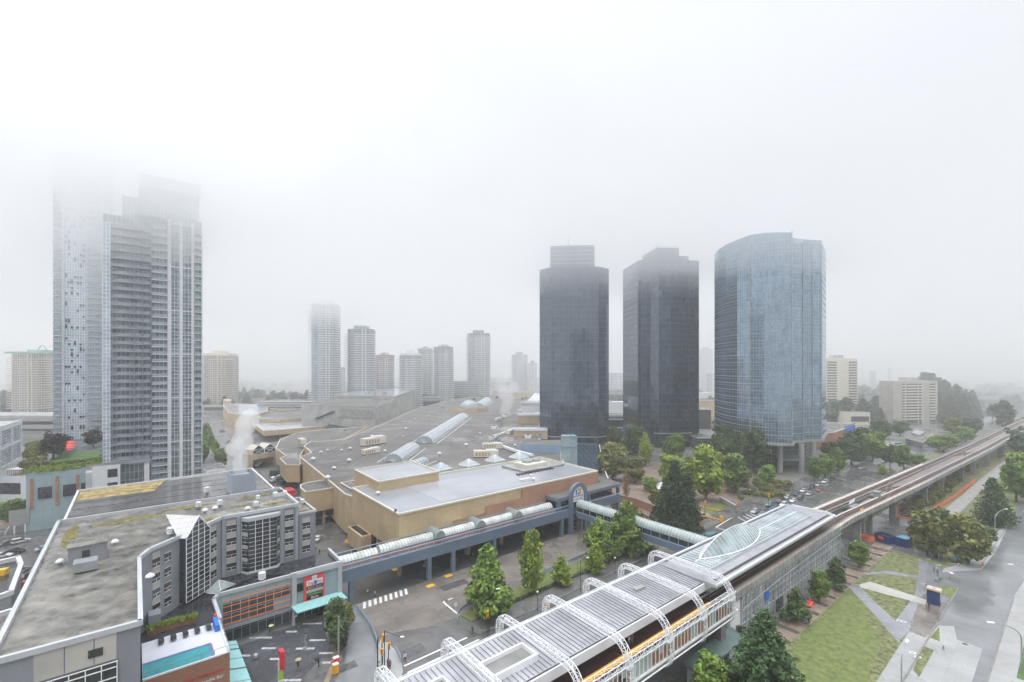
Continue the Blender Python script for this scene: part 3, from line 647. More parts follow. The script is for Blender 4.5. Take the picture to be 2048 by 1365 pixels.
b = MB(); b.uwbox(143.0, 143.7, -49.28, -49.24, 11.5, 13.3); b.uwbox(145.2, 145.9, -49.28, -49.24, 11.5, 13.3); b.build('stripe', 'white_paint', ad)
# glazed hall beneath, facing the plaza
f = MB(); f.prism([UW(101, -60), UW(164, -60), UW(164, -46.6), UW(101, -46.6)], 0, 8.9); hall = f.build('glazed_wall', 'station_glass', s2)
f = MB()
u = 101
while u < 164: f.uwbox(u, u + .14, -46.58, -46.3, 0, 8.95); u += 2.1
for z in (2.8, 5.6, 8.6): f.uwbox(101, 164, -46.58, -46.42, z, z + .14)
f.build('mullion', 'grey_light', hall)
f = MB(); f.path([UW(101, -46.1, 6.4), UW(120, -46.1, 7.4), UW(140, -46.1, 7.9), UW(164, -46.1, 8.3)], .14, 6); f.build('cable_tray', 'galv', hall)
f = MB(); f.uwbox(96.5, 101, -47.5, -46.8, 0, 8.2); f.uwbox(93.0, 95.4, -49, -47.8, 0, 8.2); f.build('end_wall', 'white_paint', s2)
f = MB(); f.uwbox(118, 122, -46.28, -46.2, .2, 2.6); f.build('door', 'dark_glass', hall)
f = MB(); f.uwbox(126, 129, -46.28, -46.2, 1.0, 2.2); f.build('poster', 'red_umbrella', hall)
f = MB(); f.uwbox(112, 114, -46.28, -46.2, 4.4, 6.4); f.build('poster', 'bright_blue', hall)
# teal lean-to roof at the old half's foot
t = root('shelter_roof', UW(86, -45), 'low green metal roofed kiosk under the platform, behind a concrete pier', 'shelter')
f = MB(); f.prism([UW(78, -46.4), UW(96, -46.4), UW(96, -43.2), UW(78, -43.2)], 3.2, [4.2, 4.2, 3.5, 3.5], bottom=True); f.build('roof', 'teal_roof', t)
f = MB(); u = 78.3
while u < 96: f.poly([UW(u, -46.4, 4.23), UW(u + .1, -46.4, 4.23), UW(u + .1, -43.2, 3.53), UW(u, -43.2, 3.53)]); u += .75
f.build('seam', 'seam', t)
f = MB(); f.uwbox(79, 95.5, -46.3, -44.4, 0, 3.2); f.build('kiosk_wall', 'grey_light', t)
f = MB(); f.uwbox(82, 86, -44.38, -44.3, .2, 2.3); f.uwbox(89, 91, -44.38, -44.3, .2, 2.3); f.build('door', 'dark_metal', t)

# ============================================================ ELEVATED GUIDEWAY
def interp(tab, u):
    for (a, x), (b, y) in zip(tab, tab[1:]):
        if u <= b: return x + (y - x) * max(0, (u - a)) / (b - a)
    return tab[-1][1]
CT = [(90, -52.3), (176, -52), (250, -47.5), (400, -40), (500, -36.2), (600, -32), (800, -22), (1100, -2)]
HT = [(90, 6.1), (176, 5.8), (250, 6.0), (400, 6.1), (600, 6.3), (1100, 6.3)]
gc = lambda u: interp(CT, u); gh = lambda u: interp(HT, u)
US = [88] + list(range(96, 320, 8)) + list(range(320, 640, 20)) + list(range(640, 1101, 50))
vi = root('elevated_guideway', UW(176, -52), 'long concrete elevated railway viaduct curving away into the mist', 'viaduct')
def ribbon(name, us, fa, fb, z0, z1, m, parent=vi):
    f = MB(); us = list(us)
    for a, b in zip(us, us[1:]): f.prism([UW(a, fa(a)), UW(b, fa(b)), UW(b, fb(b)), UW(a, fb(a))], z0, z1, bottom=True)
    return f.build(name, m, parent)
rng = lambda a, b: [a] + [u for u in US if a < u < b] + [b]
R0 = lambda u: gc(u) + gh(u)          # right edge
L0_ = lambda u: gc(u) - gh(u)         # left edge
tr = 4.4
ribbon('right_deck', rng(88, 262), lambda u: R0(u) - tr, R0, 9.1, 10.1, 'track_bed')
ribbon('left_deck', rng(160, 262), L0_, lambda u: L0_(u) + tr, 9.1, 10.1, 'track_bed')
ribbon('deck', rng(262, 1100), L0_, R0, 9.1, 10.1, 'track_bed')
ribbon('crossover_deck', rng(214, 262), lambda u: L0_(u) + tr + .01, lambda u: R0(u) - tr - .01, 9.15, 10.06, 'track_bed')
ribbon('girder', rng(88, 1100), lambda u: R0(u) - 3.4, lambda u: R0(u) - 1.0, 8.0, 9.08, 'concrete_weathered')
ribbon('girder', rng(160, 1100), lambda u: L0_(u) + 1.0, lambda u: L0_(u) + 3.4, 8.0, 9.08, 'concrete_weathered')
ribbon('parapet', rng(93, 1100), lambda u: R0(u) - .02, lambda u: R0(u) + .18, 9.3, 10.75, 'concrete')
ribbon('parapet', rng(160, 1100), lambda u: L0_(u) - .18, lambda u: L0_(u) + .02, 9.3, 10.75, 'concrete')
ribbon('walkway', rng(93, 262), lambda u: R0(u) - .85, lambda u: R0(u) - .1, 10.55, 10.68, 'walk_cream')
ribbon('walkway', rng(160, 300), lambda u: L0_(u) + .1, lambda u: L0_(u) + .85, 10.55, 10.68, 'walk_cream')
ribbon('walkway', rng(262, 1100), lambda u: R0(u) - .7, lambda u: R0(u) - .1, 10.55, 10.68, 'concrete_pale')
for side, base, u0 in (('r', lambda u: R0(u) - 2.4, 88), ('l', lambda u: L0_(u) + 2.4, 160)):
    ribbon('track_plinth', rng(u0, 1100), lambda u: base(u) - 1.75, lambda u: base(u) + 1.7, 10.11, 10.2, 'track_dark')
    for d in (-.78, .70): ribbon('rail', rng(u0, 1100), lambda u, d=d: base(u) + d, lambda u, d=d: base(u) + d + .12, 10.2, 10.42, 'rail_steel')
    ribbon('power_rail', rng(u0, 1100), lambda u: base(u) + 1.25, lambda u: base(u) + 1.42, 10.4, 10.72, 'concrete_pale')
    ribbon('power_rail', rng(u0, 1100), lambda u: base(u) - 1.42, lambda u: base(u) - 1.25, 10.4, 10.72, 'white_paint')
# crossing tracks
def lerpw(u, a, b, u0, u1): t = (u - u0) / (u1 - u0); t = t * t * (3 - 2 * t); return a(u) + (b(u) - a(u)) * t
cr = lambda u: R0(u) - 2.4; cl = lambda u: L0_(u) + 2.4
for (fa, fb, u0, u1) in ((cl, cr, 208, 252), (cr, cl, 208, 252), (cl, cr, 330, 380), (cr, cl, 330, 380)):
    us = [u0 + (u1 - u0) * i / 14 for i in range(15)]
    ribbon('crossover_bed', us, lambda u: lerpw(u, fa, fb, u0, u1) - .8, lambda u: lerpw(u, fa, fb, u0, u1) + .8, 10.205, 10.23 + (.006 if fa is cl else 0), 'track_dark')
    for d in (-.78, .70): ribbon('rail', us, lambda u, d=d: lerpw(u, fa, fb, u0, u1) + d, lambda u, d=d: lerpw(u, fa, fb, u0, u1) + d + .12, 10.25, 10.45, 'rail_steel')
# joints of the parapet
f = MB(); u = 95
while u < 420:
    f.uwbox(u, u + .12, R0(u) + .18, R0(u) + .24, 9.3, 10.75); u += 2.4
f.build('parapet_joint', 'concrete_weathered', vi)
f = MB(); u = 95
us = rng(93, 262)
ribbon('centre_trough', us, lambda u: R0(u) - 4.25, lambda u: R0(u) - 3.9, 10.12, 10.5, 'walk_cream')
while u < 300:
    f.tube(UW(u, R0(u) + .1, 10.75), UW(u, R0(u) + .1, 11.45), .035, 4); u += 2.4
us = rng(95, 300); f.path([UW(u, R0(u) + .1, 11.45) for u in us], .035, 4)
f.build('handrail', 'galv', vi)
# piers
for i, (x, y) in enumerate([(1709, 1084), (1782, 1044), (1850, 1009), (1882, 989), (1919, 964), (1952, 950), (1978, 933), (1996, 915), (2020, 901), (2036, 890)]):
    u, w = touv(W(x, y)); c = gc(u); h = gh(u)
    b = MB(); b.box(UW(u, R0(u) - 2.2), 1.9, 2.0, 8.0, ANG)
    if u < 290: b.box(UW(u, L0_(u) + 2.2), 1.9, 2.0, 8.0, ANG)
    b.prism([UW(u - .9, L0_(u) + .8), UW(u + .9, L0_(u) + .8), UW(u + .9, R0(u) - .8), UW(u - .9, R0(u) - .8)], 7.2, 7.98, bottom=True)
    b.build('pier', 'concrete_weathered', vi)
for u in (104, 132, 158, 440, 480, 520, 570, 620):
    b = MB(); b.box(UW(u, R0(u) - 2.2), 1.9, 2.0, 8.0, ANG); b.build('pier', 'concrete_weathered', vi)
# equipment standing between the tracks
e = root('equipment_cabinet', W(1755, 1000, 10.06), 'grey green steel cabinet between the tracks at the crossover', 'cabinet')
c = W(1754, 996, 10.06)
b = MB(); b.box(c, 2.4, 1.8, 2.3, ANG); b.build('body', 'green_grey_steel', e); b = MB(); b.box(c + Z * 2.3, 2.6, 2.0, .12, ANG); b.build('lid', 'galv', e)
e = root('scissor_lift', W(1702, 1018, 8), 'white machine with folded ladder between the two decks past the station', 'machine')
c = UW(196, -52); b = MB(); b.box(c, 7, 2.6, 8.6, ANG); b.build('tower_base', 'concrete_weathered', e)
b = MB(); b.box(c + Z * 8.6, 6.5, 2.4, .9, ANG); b.build('body', 'galv', e); b = MB()
for k in range(5): b.tube(c + U * (-3 + k * 1.3) + Z * 10.1, c + U * (-1.8 + k * 1.3) + Z * 11.2, .09, 5)
b.build('ladder', 'white_steel', e)
e = root('service_platform', UW(206, -51.5), 'pale grey flat service roof between the two tracks', 'platform')
b = MB(); b.uwbox(199.5, 213.8, L0_(206) + tr + .3, R0(206) - tr - .4, 8.6, 9.0); b.build('slab', 'concrete_pale', e); b = MB()
for u in (202, 211): b.box(UW(u, -50.5), 1, 1, 8.6, ANG)
b.build('post', 'concrete_weathered', e)
e = UW(189.5, -47.2, 10.2); b = MB(); b.box(e, 2.4, 1.0, .16, ANG); b.box(e + Z * .16, .5, .3, .5, ANG); tag(b.build('yellow_trackside_box', 'marking_yellow'), 'small yellow box lying on the near track past the station', 'equipment')
# ============================================================ FOOTBRIDGE from the mall to the station
def vault_shell(mb_glass, a, b, width, z, h, n=8): mb_glass.vault(a + Z * z, b + Z * z, width, h, n)
sb = root('footbridge', UW(121, -86), 'blue-grey covered footbridge with curved glass roof crossing to the station', 'footbridge')
w0, w1 = -111.6, -59.6; c = 121.0
f = MB(); f.uwbox(c - 1.9, c + 1.9, w0, w1, 5.9, 7.7); f.build('girder', 'blue_grey', sb)
f = MB(); f.uwbox(c - 1.75, c + 1.75, w0, w1, 7.7, 9.6); f.build('side_glazing', 'dark_glass', sb)
f = MB()
w = w0
while w < w1:
    for s in (-1, 1): f.uwbox(c + s * 1.78 - .06, c + s * 1.78 + .06, w, w + .14, 7.7, 9.6)
    w += 3.0
for s in (-1, 1): f.uwbox(c + s * 1.8 - .09, c + s * 1.8 + .09, w0, w1, 7.7, 7.95); f.uwbox(c + s * 1.8 - .1, c + s * 1.8 + .1, w0, w1, 9.55, 9.75)
f.build('window_post', 'blue_light', sb)
f = MB(); f.vault(UW(c, w0, 9.7), UW(c, w1, 9.7), 3.8, 1.9, 10); f.build('vault', 'vault_grey', sb)
f = MB(); w = w0
while w < w1:
    f.path([UW(c + 1.95 * math.cos(math.pi * k / 8), w, 9.72 + 1.95 * math.sin(math.pi * k / 8)) for k in range(9)], .055, 4); w += 1.0
f.build('vault_rib', 'coping_white', sb)
for w in (-86.7, -65): b = MB(); b.uwbox(c - .5, c + .5, w - .5, w + .5, 0, 5.9); b.build('pier', 'concrete', sb)
# ============================================================ MALL WALKWAY with its long barrel roof
wk = root('covered_walkway', UW(78, -114), 'long blue-grey raised walkway with weathered barrel roof along the mall wall', 'walkway')
Wf = -113.0
f = MB(); f.uwbox(37.5, 117.5, Wf, -119.0, 8.0, 8.7); f.build('deck', 'blue_grey', wk)
f = MB(); f.uwbox(37.5, 117.4, Wf + .02, Wf + .42, 6.0, 8.85); f.build('front_beam', 'blue_grey', wk)
f = MB(); f.uwbox(38.5, 117.2, -118.9, -118.8, 8.8, 10.1); f.build('rear_wall', 'brick_tan', wk)
f = MB(); f.uwbox(38, 111.5, Wf - 1.5, Wf - 1.35, 8.72, 9.75); f.build('tile_wall', 'brick_tan', wk)
f = MB(); u = 38.2
f.path([UW(38, Wf + .25, 10.15), UW(117, Wf + .25, 10.15)], .13, 5); f.path([UW(38, Wf + .25, 8.95), UW(117, Wf + .25, 8.95)], .09, 5)
while u < 112: f.tube(UW(u, Wf + .25, 8.8), UW(u, Wf + .25, 10.15), .12, 5); u += 2.55
f.build('railing', 'blue_light', wk)
f = MB(); f.path([UW(38, -119.2, 10.9), UW(111, -119.2, 10.9)], .12, 5); f.path([UW(38, Wf - 1.7, 10.0), UW(111, Wf - 1.7, 10.0)], .12, 5)
u = 38
while u < 112: f.tube(UW(u, Wf - 1.7, 8.7), UW(u, Wf - 1.7, 10.0), .07, 5); f.tube(UW(u, -118.7, 8.7), UW(u, -118.7, 10.8), .07, 5); f.tube(UW(u, -119.2, 10.9), UW(u, -118.3, 10.1), .07, 5); u += 5.1
f.build('frame', 'blue_light', wk)
for a, b_ in ((38.2, 48.6), (49.2, 66.0), (66.6, 80.0), (80.6, 94.5), (95.1, 110.8)):
    f = MB(); f.vault(UW(a, -116.4, 10.0 if a > 40 else 9.6), UW(b_, -116.4, 10.0 if a > 40 else 9.6), 3.3, 1.45, 10); v = f.build('barrel_roof', 'vault_dirty', wk)
    f = MB(); u = a
    while u < b_ + .01: f.path([UW(u, -116.4 + 1.68 * math.cos(math.pi * k / 8), (10.0 if a > 40 else 9.6) + 1.5 * math.sin(math.pi * k / 8)) for k in range(9)], .06, 4); u += .87
    f.build('rib', 'green_grey_steel', v)
for u in (66.3, 80.3, 94.8):
    f = MB(); f.vault(UW(u, -119.3, 10.3), UW(u, -113.6, 10.3), 3.3, 1.9, 10); f.build('cross_vault', 'green_grey_steel', wk)
for u in (41, 62.4, 70, 84.5, 98.6, 113.5):
    b = MB(); b.uwbox(u - .55, u + .55, Wf - .75, Wf + .35, 0, 6.0); b.build('column', 'blue_grey', wk)
for u in (66, 80, 93): b = MB(); b.uwbox(u - .7, u + .7, -121.4, -120.2, 0, 7); b.build('inner_pillar', 'tan_dark', wk)
# ============================================================ THE MALL
mall = root('shopping_mall', UW(90, -160), 'sprawling tan shopping mall with flat dark gravel roof', 'mall')
def roofed(name, pts, z0, z1, wallm, roofm, parent, parapet=.5, cop='coping_white', t=.45):
    """block with a roof sunk behind a parapet and a coping line"""
    pts = [Vector((p[0], p[1], 0)) for p in pts]
    f = MB(); f.prism(pts, z0, z1, 0, 1, bottom=z0 > .5); o = f.build(name, [wallm, roofm], parent)
    if parapet:
        f = MB()
        for a, b in zip(pts, pts[1:] + pts[:1]):
            d = b - a
            if d.length < .3: continue
            f.box((a + b) / 2 + Z * (z1 + .004), d.length + t * .4, t, parapet, math.atan2(d.y, d.x))
        f.build('coping', cop, o)
    return o
# big low roof
roofed('main_roof', pxz(14, 656, 961, 600, 915, 623, 906.5, 608, 893, 622, 884, 636, 884.5, 687, 881, 764, 850, 834, 818, 905, 800, 985, 789, 1060, 800, 1078, 822, 1078, 880, 1126, 905, 1126, 940, 1000, 985, 720, 1000, 690, 990), 1, 14, 'tan_block', 'roof_gravel', mall, .45, 'cream_coping')
# service wing on the left with notched outline, lower
roofed('service_wing', pxz(11.5, 600, 931, 573, 931, 560, 918, 572, 913, 552, 898, 560, 880, 590, 868, 640, 860, 735, 855, 690, 878, 622, 890, 610, 896, 600, 912), 3.5, 11.5, 'tan_block', 'roof_gravel', mall, .4, 'cream_coping')
# front-left wing, curved corner
cw = [UW(60.0, -177.3), UW(60.0, -160), UW(75, -160), UW(75, -195), UW(58, -192), UW(52, -191.5), UW(49.2, -189.5), UW(48, -185), UW(47.8, -177.3)]
roofed('curved_wing', cw, 5.2, 12.7, 'tan_block', 'roof_gravel', mall, .4, 'cream_coping')
roofed('step_wing', [UW(60.02, -160), UW(60.02, -176.8), UW(90, -176.8), UW(90, -155.3), UW(60.02, -155.3)], 4.8, 14.25, 'tan_block', 'roof_gravel', mall, .4, 'cream_coping')
# tall front block
fb = roofed('front_block', [UW(56.5, -119.4), UW(140.2, -120.2), UW(141.5, -155), UW(56.5, -155)], 6.6, 17.2, 'tan_block', 'roof_membrane', mall, .5, 'cream_coping', .6)
f = MB(); f.prism([UW(101, -119.38), UW(140.0, -119.75), UW(140.0, -119.6), UW(101, -119.2)], 10.5, 16.9, bottom=True); f.build('brick_band', 'brick_tan', fb)
f = MB(); f.prism([UW(86, -119.35), UW(101, -119.4), UW(101, -119.25), UW(86, -119.2)], 10.5, 14.0, bottom=True); f.build('brick_band', 'brick_tan', fb)
f = MB(); f.prism([UW(74, -119.33), UW(86, -119.4), UW(86, -119.25), UW(74, -119.2)], 10.5, 11.9, bottom=True); f.build('brick_band', 'brick_tan', fb)
f = MB(); f.prism([UW(141.55, -154.5), UW(141.7, -154.5), UW(140.5, -120.4), UW(140.35, -120.4)], 10.5, 16.9, bottom=True); f.build('brick_band', 'brick_tan', fb)
f = MB(); f.uwbox(72, 134, -146, -122.5, 17.205, 17.26); f.build('membrane_seam', 'roof_wet', fb)
roofed('upper_block', [UW(62, -146), UW(85, -147), UW(86, -170.5), UW(62.5, -169)], 13.5, 20.2, 'tan_block', 'roof_wet', mall, .45, 'cream_coping')
# ground floor under the front block: set back, dark shopfronts
f = MB(); f.uwbox(60, 136, -150, -126, 0, 6.58); f.build('shopfront', 'dark_glass', mall)
f = MB(); f.uwbox(47.9, 60, -191, -186, 0, 5.2); f.build('dock_wall', 'tan_dark', mall)
for u, w in ((49, -178.2), (54.2, -178.2), (59.4, -178.2), (57.2, -120.6), (57.2, -135), (57.2, -150)):
    b = MB(); b.uwbox(u - .45, u + .45, w - .45, w + .45, 0, 5.19 if w < -170 else 6.59); b.build('pillar', 'tan_dark', mall)
for u in (50, 55.2): b = MB(); b.uwbox(u, u + 3.6, -177.25, -177.1, 3.0, 5.15); b.build('dock_door', 'dark_void', mall)
b = MB(); b.uwbox(48, 60, -177.9, -177.3, 2.5, 3.1); b.build('dock_lintel', 'concrete_weathered', mall)
# skewed side box by the yard
f = MB(); f.uwbox(53.2, 56.4, -150, -138.5, 1.2, 6.6); sb_ = f.build('stair_box', 'tan_block', mall)
f = MB(); f.uwbox(53.8, 55.9, -149.4, -139, 6.605, 6.66); f.build('box_top', 'dark_void', sb_)
# entrance pavilion
en = root('entrance_pavilion', UW(126, -114), 'blue-grey mall entrance with open upper gallery beside the arch', 'pavilion')
f = MB(); f.uwbox(111.5, 141.5, -119.3, -113.2, 12.0, 13.2, 0, 1); f.build('roof', ['blue_grey', 'roof_gravel'], en)
f = MB(); f.prism([UW(141.6, -119.5), UW(141.6, -113.2), UW(146, -113.2), UW(152, -135), UW(142, -135)], 12.0, 13.1, 0, 1, bottom=True); f.build('roof', ['blue_grey', 'roof_gravel'], en)
f = MB(); f.uwbox(117.6, 146, -119.2, -113.3, 6.1, 8.6); f.build('gallery_floor', 'blue_grey', en)
f = MB(); f.uwbox(112, 145, -119.15, -117, 8.6, 11.99); f.build('gallery_glazing', 'dark_glass', en)
f = MB(); f.path([UW(125, -113.3, 9.4), UW(146, -113.3, 9.4)], .1, 5); f.build('railing', 'coping_white', en)
f = MB(); f.uwbox(112, 113.2, -114.4, -113.3, 8.7, 12.0); f.build('column', 'blue_grey', en)
for u in (128, 144.8): b = MB(); b.uwbox(u - .55, u + .55, -114.5, -113.35, 0, 6.09); b.uwbox(u - .5, u + .5, -114.4, -113.4, 8.61, 11.99); b.build('column', 'blue_grey', en)
# arched sign portal
ar = root('entrance_arch', UW(121, -112.5), 'tall blue-grey round-topped arch carrying the mall name, at the footbridge end', 'arch')
a0, a1, zs, zt = 116.6, 125.4, 13.0, 17.4; rr = (a1 - a0) / 2; cu = (a0 + a1) / 2
f = MB(); n = 14
outer = [(a0, 0)] + [(cu - rr * math.cos(math.pi * k / n), zs + (zt - zs) * math.sin(math.pi * k / n)) for k in range(n + 1)] + [(a1, 0)]
inner = [(a0 + 1.5, 0)] + [(cu - (rr - 1.5) * math.cos(math.pi * k / n), zs + (zt - zs - 1.3) * math.sin(math.pi * k / n)) for k in range(n + 1)] + [(a1 - 1.5, 0)]
for (o1, o2, i1, i2) in zip(outer, outer[1:], inner, inner[1:]):
    for w, rev in ((-112.0, False), (-113.1, True)):
        q = [UW(o1[0], w, o1[1]), UW(o2[0], w, o2[1]), UW(i2[0], w, i2[1]), UW(i1[0], w, i1[1])]; f.poly(q[::-1] if rev else q)
    f.poly([UW(o1[0], -112.0, o1[1]), UW(o1[0], -113.1, o1[1]), UW(o2[0], -113.1, o2[1]), UW(o2[0], -112.0, o2[1])])
    f.poly([UW(i1[0], -112.0, i1[1]), UW(i2[0], -112.0, i2[1]), UW(i2[0], -113.1, i2[1]), UW(i1[0], -113.1, i1[1])])
f.build('portal', 'blue_grey', ar)
f = MB(); pts = [UW(a0 + 1.52, -112.45, 10.9), UW(a1 - 1.52, -112.45, 10.9)] + [UW(cu + (rr - 1.52) * math.cos(math.pi * k / n), -112.45, zs + (zt - zs - 1.32) * math.sin(math.pi * k / n)) for k in range(n + 1)]
f.poly(pts); f.poly([p + N * -.2 for p in reversed(pts)])
for a, b in zip(pts, pts[1:] + pts[:1]): f.poly([a, a + N * -.2, b + N * -.2, b])
sg = f.build('sign_panel', 'white_paint', ar)
b = MB()
def slab(mb, u, w, z, su, sz, t=.06): mb.uwbox(u - su / 2, u + su / 2, w, w + t, z - sz / 2, z + sz / 2)
for (nm, du, dz, su, sz, m) in (('emblem_stroke', -1.0, 14.2, .75, 1.7, 'bright_blue'), ('emblem_stroke', -.1, 15.1, 1.1, .8, 'lime'), ('emblem_stroke', .9, 14.4, .7, 1.8, 'orange_paint'), ('emblem_stroke', .15, 13.6, .6, .7, 'black_paint')):
    b = MB(); slab(b, cu + du, -112.44, dz, su, sz); b.build(nm, m, sg)
word('METROPOLIS', .85, UW(cu, -112.40, 12.75), U, Z, 'black_paint', sg); word('at METROTOWN', .6, UW(cu, -112.40, 11.75), U, Z, 'black_paint', sg)
# concrete department store box behind
bx = root('department_store', W(750, 845, 14), 'large pale concrete panelled box building with stepped wet roof behind the mall', 'building')
z1 = 27.6
q0, q1, q2 = W(750, 811, z1), W(841, 777, z1), W(603, 806, z1); q3 = q2 + (q1 - q0)
roofed('lower_block', [q0, q0.lerp(q1, .70), q2.lerp(q3, .60), q2], 3, z1 - 2.0, 'concrete_panels', 'roof_gravel', bx, .5, 'concrete_pale')
roofed('upper_block', [q0 + (q1 - q0) * .32 + (q2 - q0) * .02, q1, q3 + (q0 - q1) * .02, q2 + (q3 - q2) * .30], 3, z1 + .6, 'concrete_panels', 'roof_wet', bx, .5, 'concrete_pale')
b = MB(); m0 = q0.lerp(q2, .02); m1 = q0.lerp(q2, .46); out = (q0 - q1).normalized() * .6
b.prism([m0 + out * .2, m1 + out * .2, m1 + out, m0 + out], 17, 24, bottom=True); b.build('cladding_panel', 'concrete', bx)
b = MB(); s0, s1 = q0.lerp(q2, .55), q0.lerp(q2, .80)
for k in range(10): p = s0.lerp(s1, k / 10); b.box(Vector((p.x, p.y, 14 + 7 * (1 - k / 10))) + out * 1.6, 2.6, 2.2, .5, math.atan2((s1 - s0).y, (s1 - s0).x))
b.build('fire_stair', 'dark_metal', bx)
for k, t in enumerate((.3, .36, .5, .55, .62)): p = q0.lerp(q1, .45 + .1 * (k % 2)).lerp(q2.lerp(q3, .45), t); b = MB(); b.box(Vector((p.x, p.y, z1 + .6)), 5, 3.5, 2.4, .5 + k); b.build('roof_unit', 'galv', bx)
# ramp parkade in tan
pk = root('tan_parkade', W(480, 860, 0), 'tan parkade with curved ramp wall left of the concrete box', 'parkade')
def pbox(name, z0, z1, m, mt, *pp): return roofed(name, pxz(z1, *pp), z0, z1, m, mt, pk, .5, 'cream_coping')
pbox('stair_tower', 0, 16, 'tan_stucco', 'tan_stucco', 446, 826 - 24, 462, 803, 462, 800, 448, 799)
pbox('wall_block', 0, 13.0, 'tan_stucco', 'roof_wet', 458, 827, 500, 833, 535, 824, 535, 810, 470, 808, 446, 810)
pbox('upper_deck', 6, 12.5, 'tan_stucco', 'roof_gravel', 530, 815, 560, 822, 610, 818, 640, 808, 610, 802, 560, 804)
pbox('lower_deck', 5.0, 8.6, 'tan_stucco', 'roof_wet', 528, 863, 645, 854, 716, 846, 700, 838, 603, 836, 520, 838, 505, 846); pbox('mid_deck', 8.8, 11.2, 'tan_stucco', 'roof_gravel', 520, 838, 560, 840, 640, 834, 640, 822, 560, 820, 515, 826)
pbox('far_parapet', 3, 10, 'tan_stucco', 'roof_gravel', 400, 806, 446, 800, 640, 794, 600, 792, 400, 797)
for x in (470, 495, 560, 640): b = MB(); b.box(W(x, 884 - (x - 470) * .08, 0), 1, 1, 5.1, ANG); b.build('pillar', 'tan_stucco', pk)
for i in range(9):
    p = W(648 + i * 8, 860 - (i % 2), 5); b = MB()
    if i == 0: rr_ = root('ribbed_canopy', p, 'dark sloping ribbed canopy below the concrete box', 'canopy')
    b.poly([W(644 + i * 7, 868, 6), W(651 + i * 7, 868, 6), W(664 + i * 5.5, 847, 11), W(658 + i * 5.5, 847, 11)]); b.poly([W(651 + i * 7, 868, 6), W(651 + i * 7, 868, 5), W(664 + i * 5.5, 847, 10), W(664 + i * 5.5, 847, 11)])
    b.build('slat', 'dark_metal', rr_)
# loading house with two gables
lh = root('loading_house', W(520, 925, 0), 'tan loading dock house with two glazed gables on its roof', 'building')
a, b_ = W(502, 911, 8.5), W(551, 903, 8.5); dd = (b_ - a); nn = Vector((-dd.y, dd.x, 0)).normalized()
f = MB(); f.prism([a, b_, b_ + nn * 9, a + nn * 9], 5.6, 8.5, bottom=True); f.build('wall', 'tan_stucco', lh)
for p, q, nm in ((a, a + dd.normalized() * 1.2, 'side_wall'), (b_ - dd.normalized() * .9, b_, 'side_wall')): f = MB(); f.prism([p, q, q + nn * 9, p + nn * 9], 0, 5.58); f.build(nm, 'tan_stucco', lh)
f = MB(); f.prism([a + nn * 8, b_ + nn * 8, b_ + nn * 8.9, a + nn * 8.9], 0, 5.58); f.build('rear_wall', 'concrete_weathered', lh)
for k in range(2):
    p, q = a.lerp(b_, .08 + .46 * k), a.lerp(b_, .52 + .46 * k); mid = (p + q) / 2; f = MB()
    A, B, C = Vector((p.x, p.y, 11.2)), Vector((q.x, q.y, 11.2)), Vector((mid.x, mid.y, 13.6)); o = nn * 8
    f.poly([A, C, C + o, A + o]); f.poly([C, B, B + o, C + o]); gb = f.build('gable_roof', 'cream_coping', lh)
    f = MB(); A2, B2 = Vector((p.x, p.y, 8.5)), Vector((q.x, q.y, 8.5)); f.poly([A2, B2, B, C, A]); f.build('gable_glass', 'dark_glass', gb)
    f = MB(); o2 = nn * -.1
    for s, t in ((A, B), (A, B2), (B, A2), (A2, A), (B2, B), (A, C), (B, C), (A2, B2)): f.tube(s + o2, t + o2, .14, 4)
    f.build('gable_frame', 'white_steel', gb)
f = MB(); p, q = a.lerp(b_, .05), a.lerp(b_, .98); f.prism([p + nn * .1, q + nn * .1, q + nn * 8, p + nn * 8], 8.51, 11.15); f.build('upper_wall', 'cream_coping', lh)

# ------------------------------------------------------------ things on the mall roof
RZ = 14.02
def skybarrel(pa, pb, width, h, label):
    a, b = W(*pa, RZ), W(*pb, RZ); rt = root('barrel_skylight', (a + b) / 2, label, 'skylight', 'barrel skylights on the mall roof')
    f = MB(); f.vault(a, b, width, h, 12); f.build('glazing', 'skylight', rt)
    f = MB(); d = (b - a); ln = d.length; d.normalize(); q = d.cross(Z).normalized(); s = 0
    P = lambda s, k, n=12, o=1.015: a + d * s + q * math.cos(math.pi * k / n) * width / 2 * o + Z * math.sin(math.pi * k / n) * h * o
    while s <= ln + .01: f.path([P(s, k) for k in range(13)], .13, 4); s += 2.2
    for k in range(0, 13, 2): f.tube(P(0, k), P(ln, k), .1, 4)
    for k in range(1, 12): f.tube(a - d * .05, P(-.05, k), .1, 4)
    f.build('frame', 'white_steel', rt)
    f = MB()
    for sgn in (-1, 1): f.box(a.lerp(b, .5) + q * sgn * (width / 2 + 2.6), ln + 5, .35, .35, math.atan2(d.y, d.x))
    f.build('kerb', 'coping_white', rt)
skybarrel((849, 887), (926, 836), 10.4, 4.2, 'long barrel skylight running up to the dome')
skybarrel((787, 924), (824, 899), 8.6, 3.7, 'short barrel skylight nearest the tan upper block')
skybarrel((957, 815), (974, 802), 12, 4.5, 'distant barrel skylight beyond the dome')
skybarrel((826, 932), (848, 924), 5.2, 2.2, 'small low barrel skylight half hidden by the tan block')
dm = root('dome_drum', W(938, 832, RZ), 'round tan drum with glazed dome on the mall roof', 'dome')
c = W(938, 822, RZ); f = MB(); f.prism([c + Vector((math.cos(t * math.pi / 14) * 19.5, math.sin(t * math.pi / 14) * 19.5, 0)) for t in range(28)], RZ, RZ + 4.0, 0, 1); f.build('drum', ['tan_stucco', 'roof_gravel'], dm)
f = MB(); f.dome(c + Z * 4.0, 8.6, 6.4, 20, 6); f.build('dome', 'skylight', dm)
f = MB()
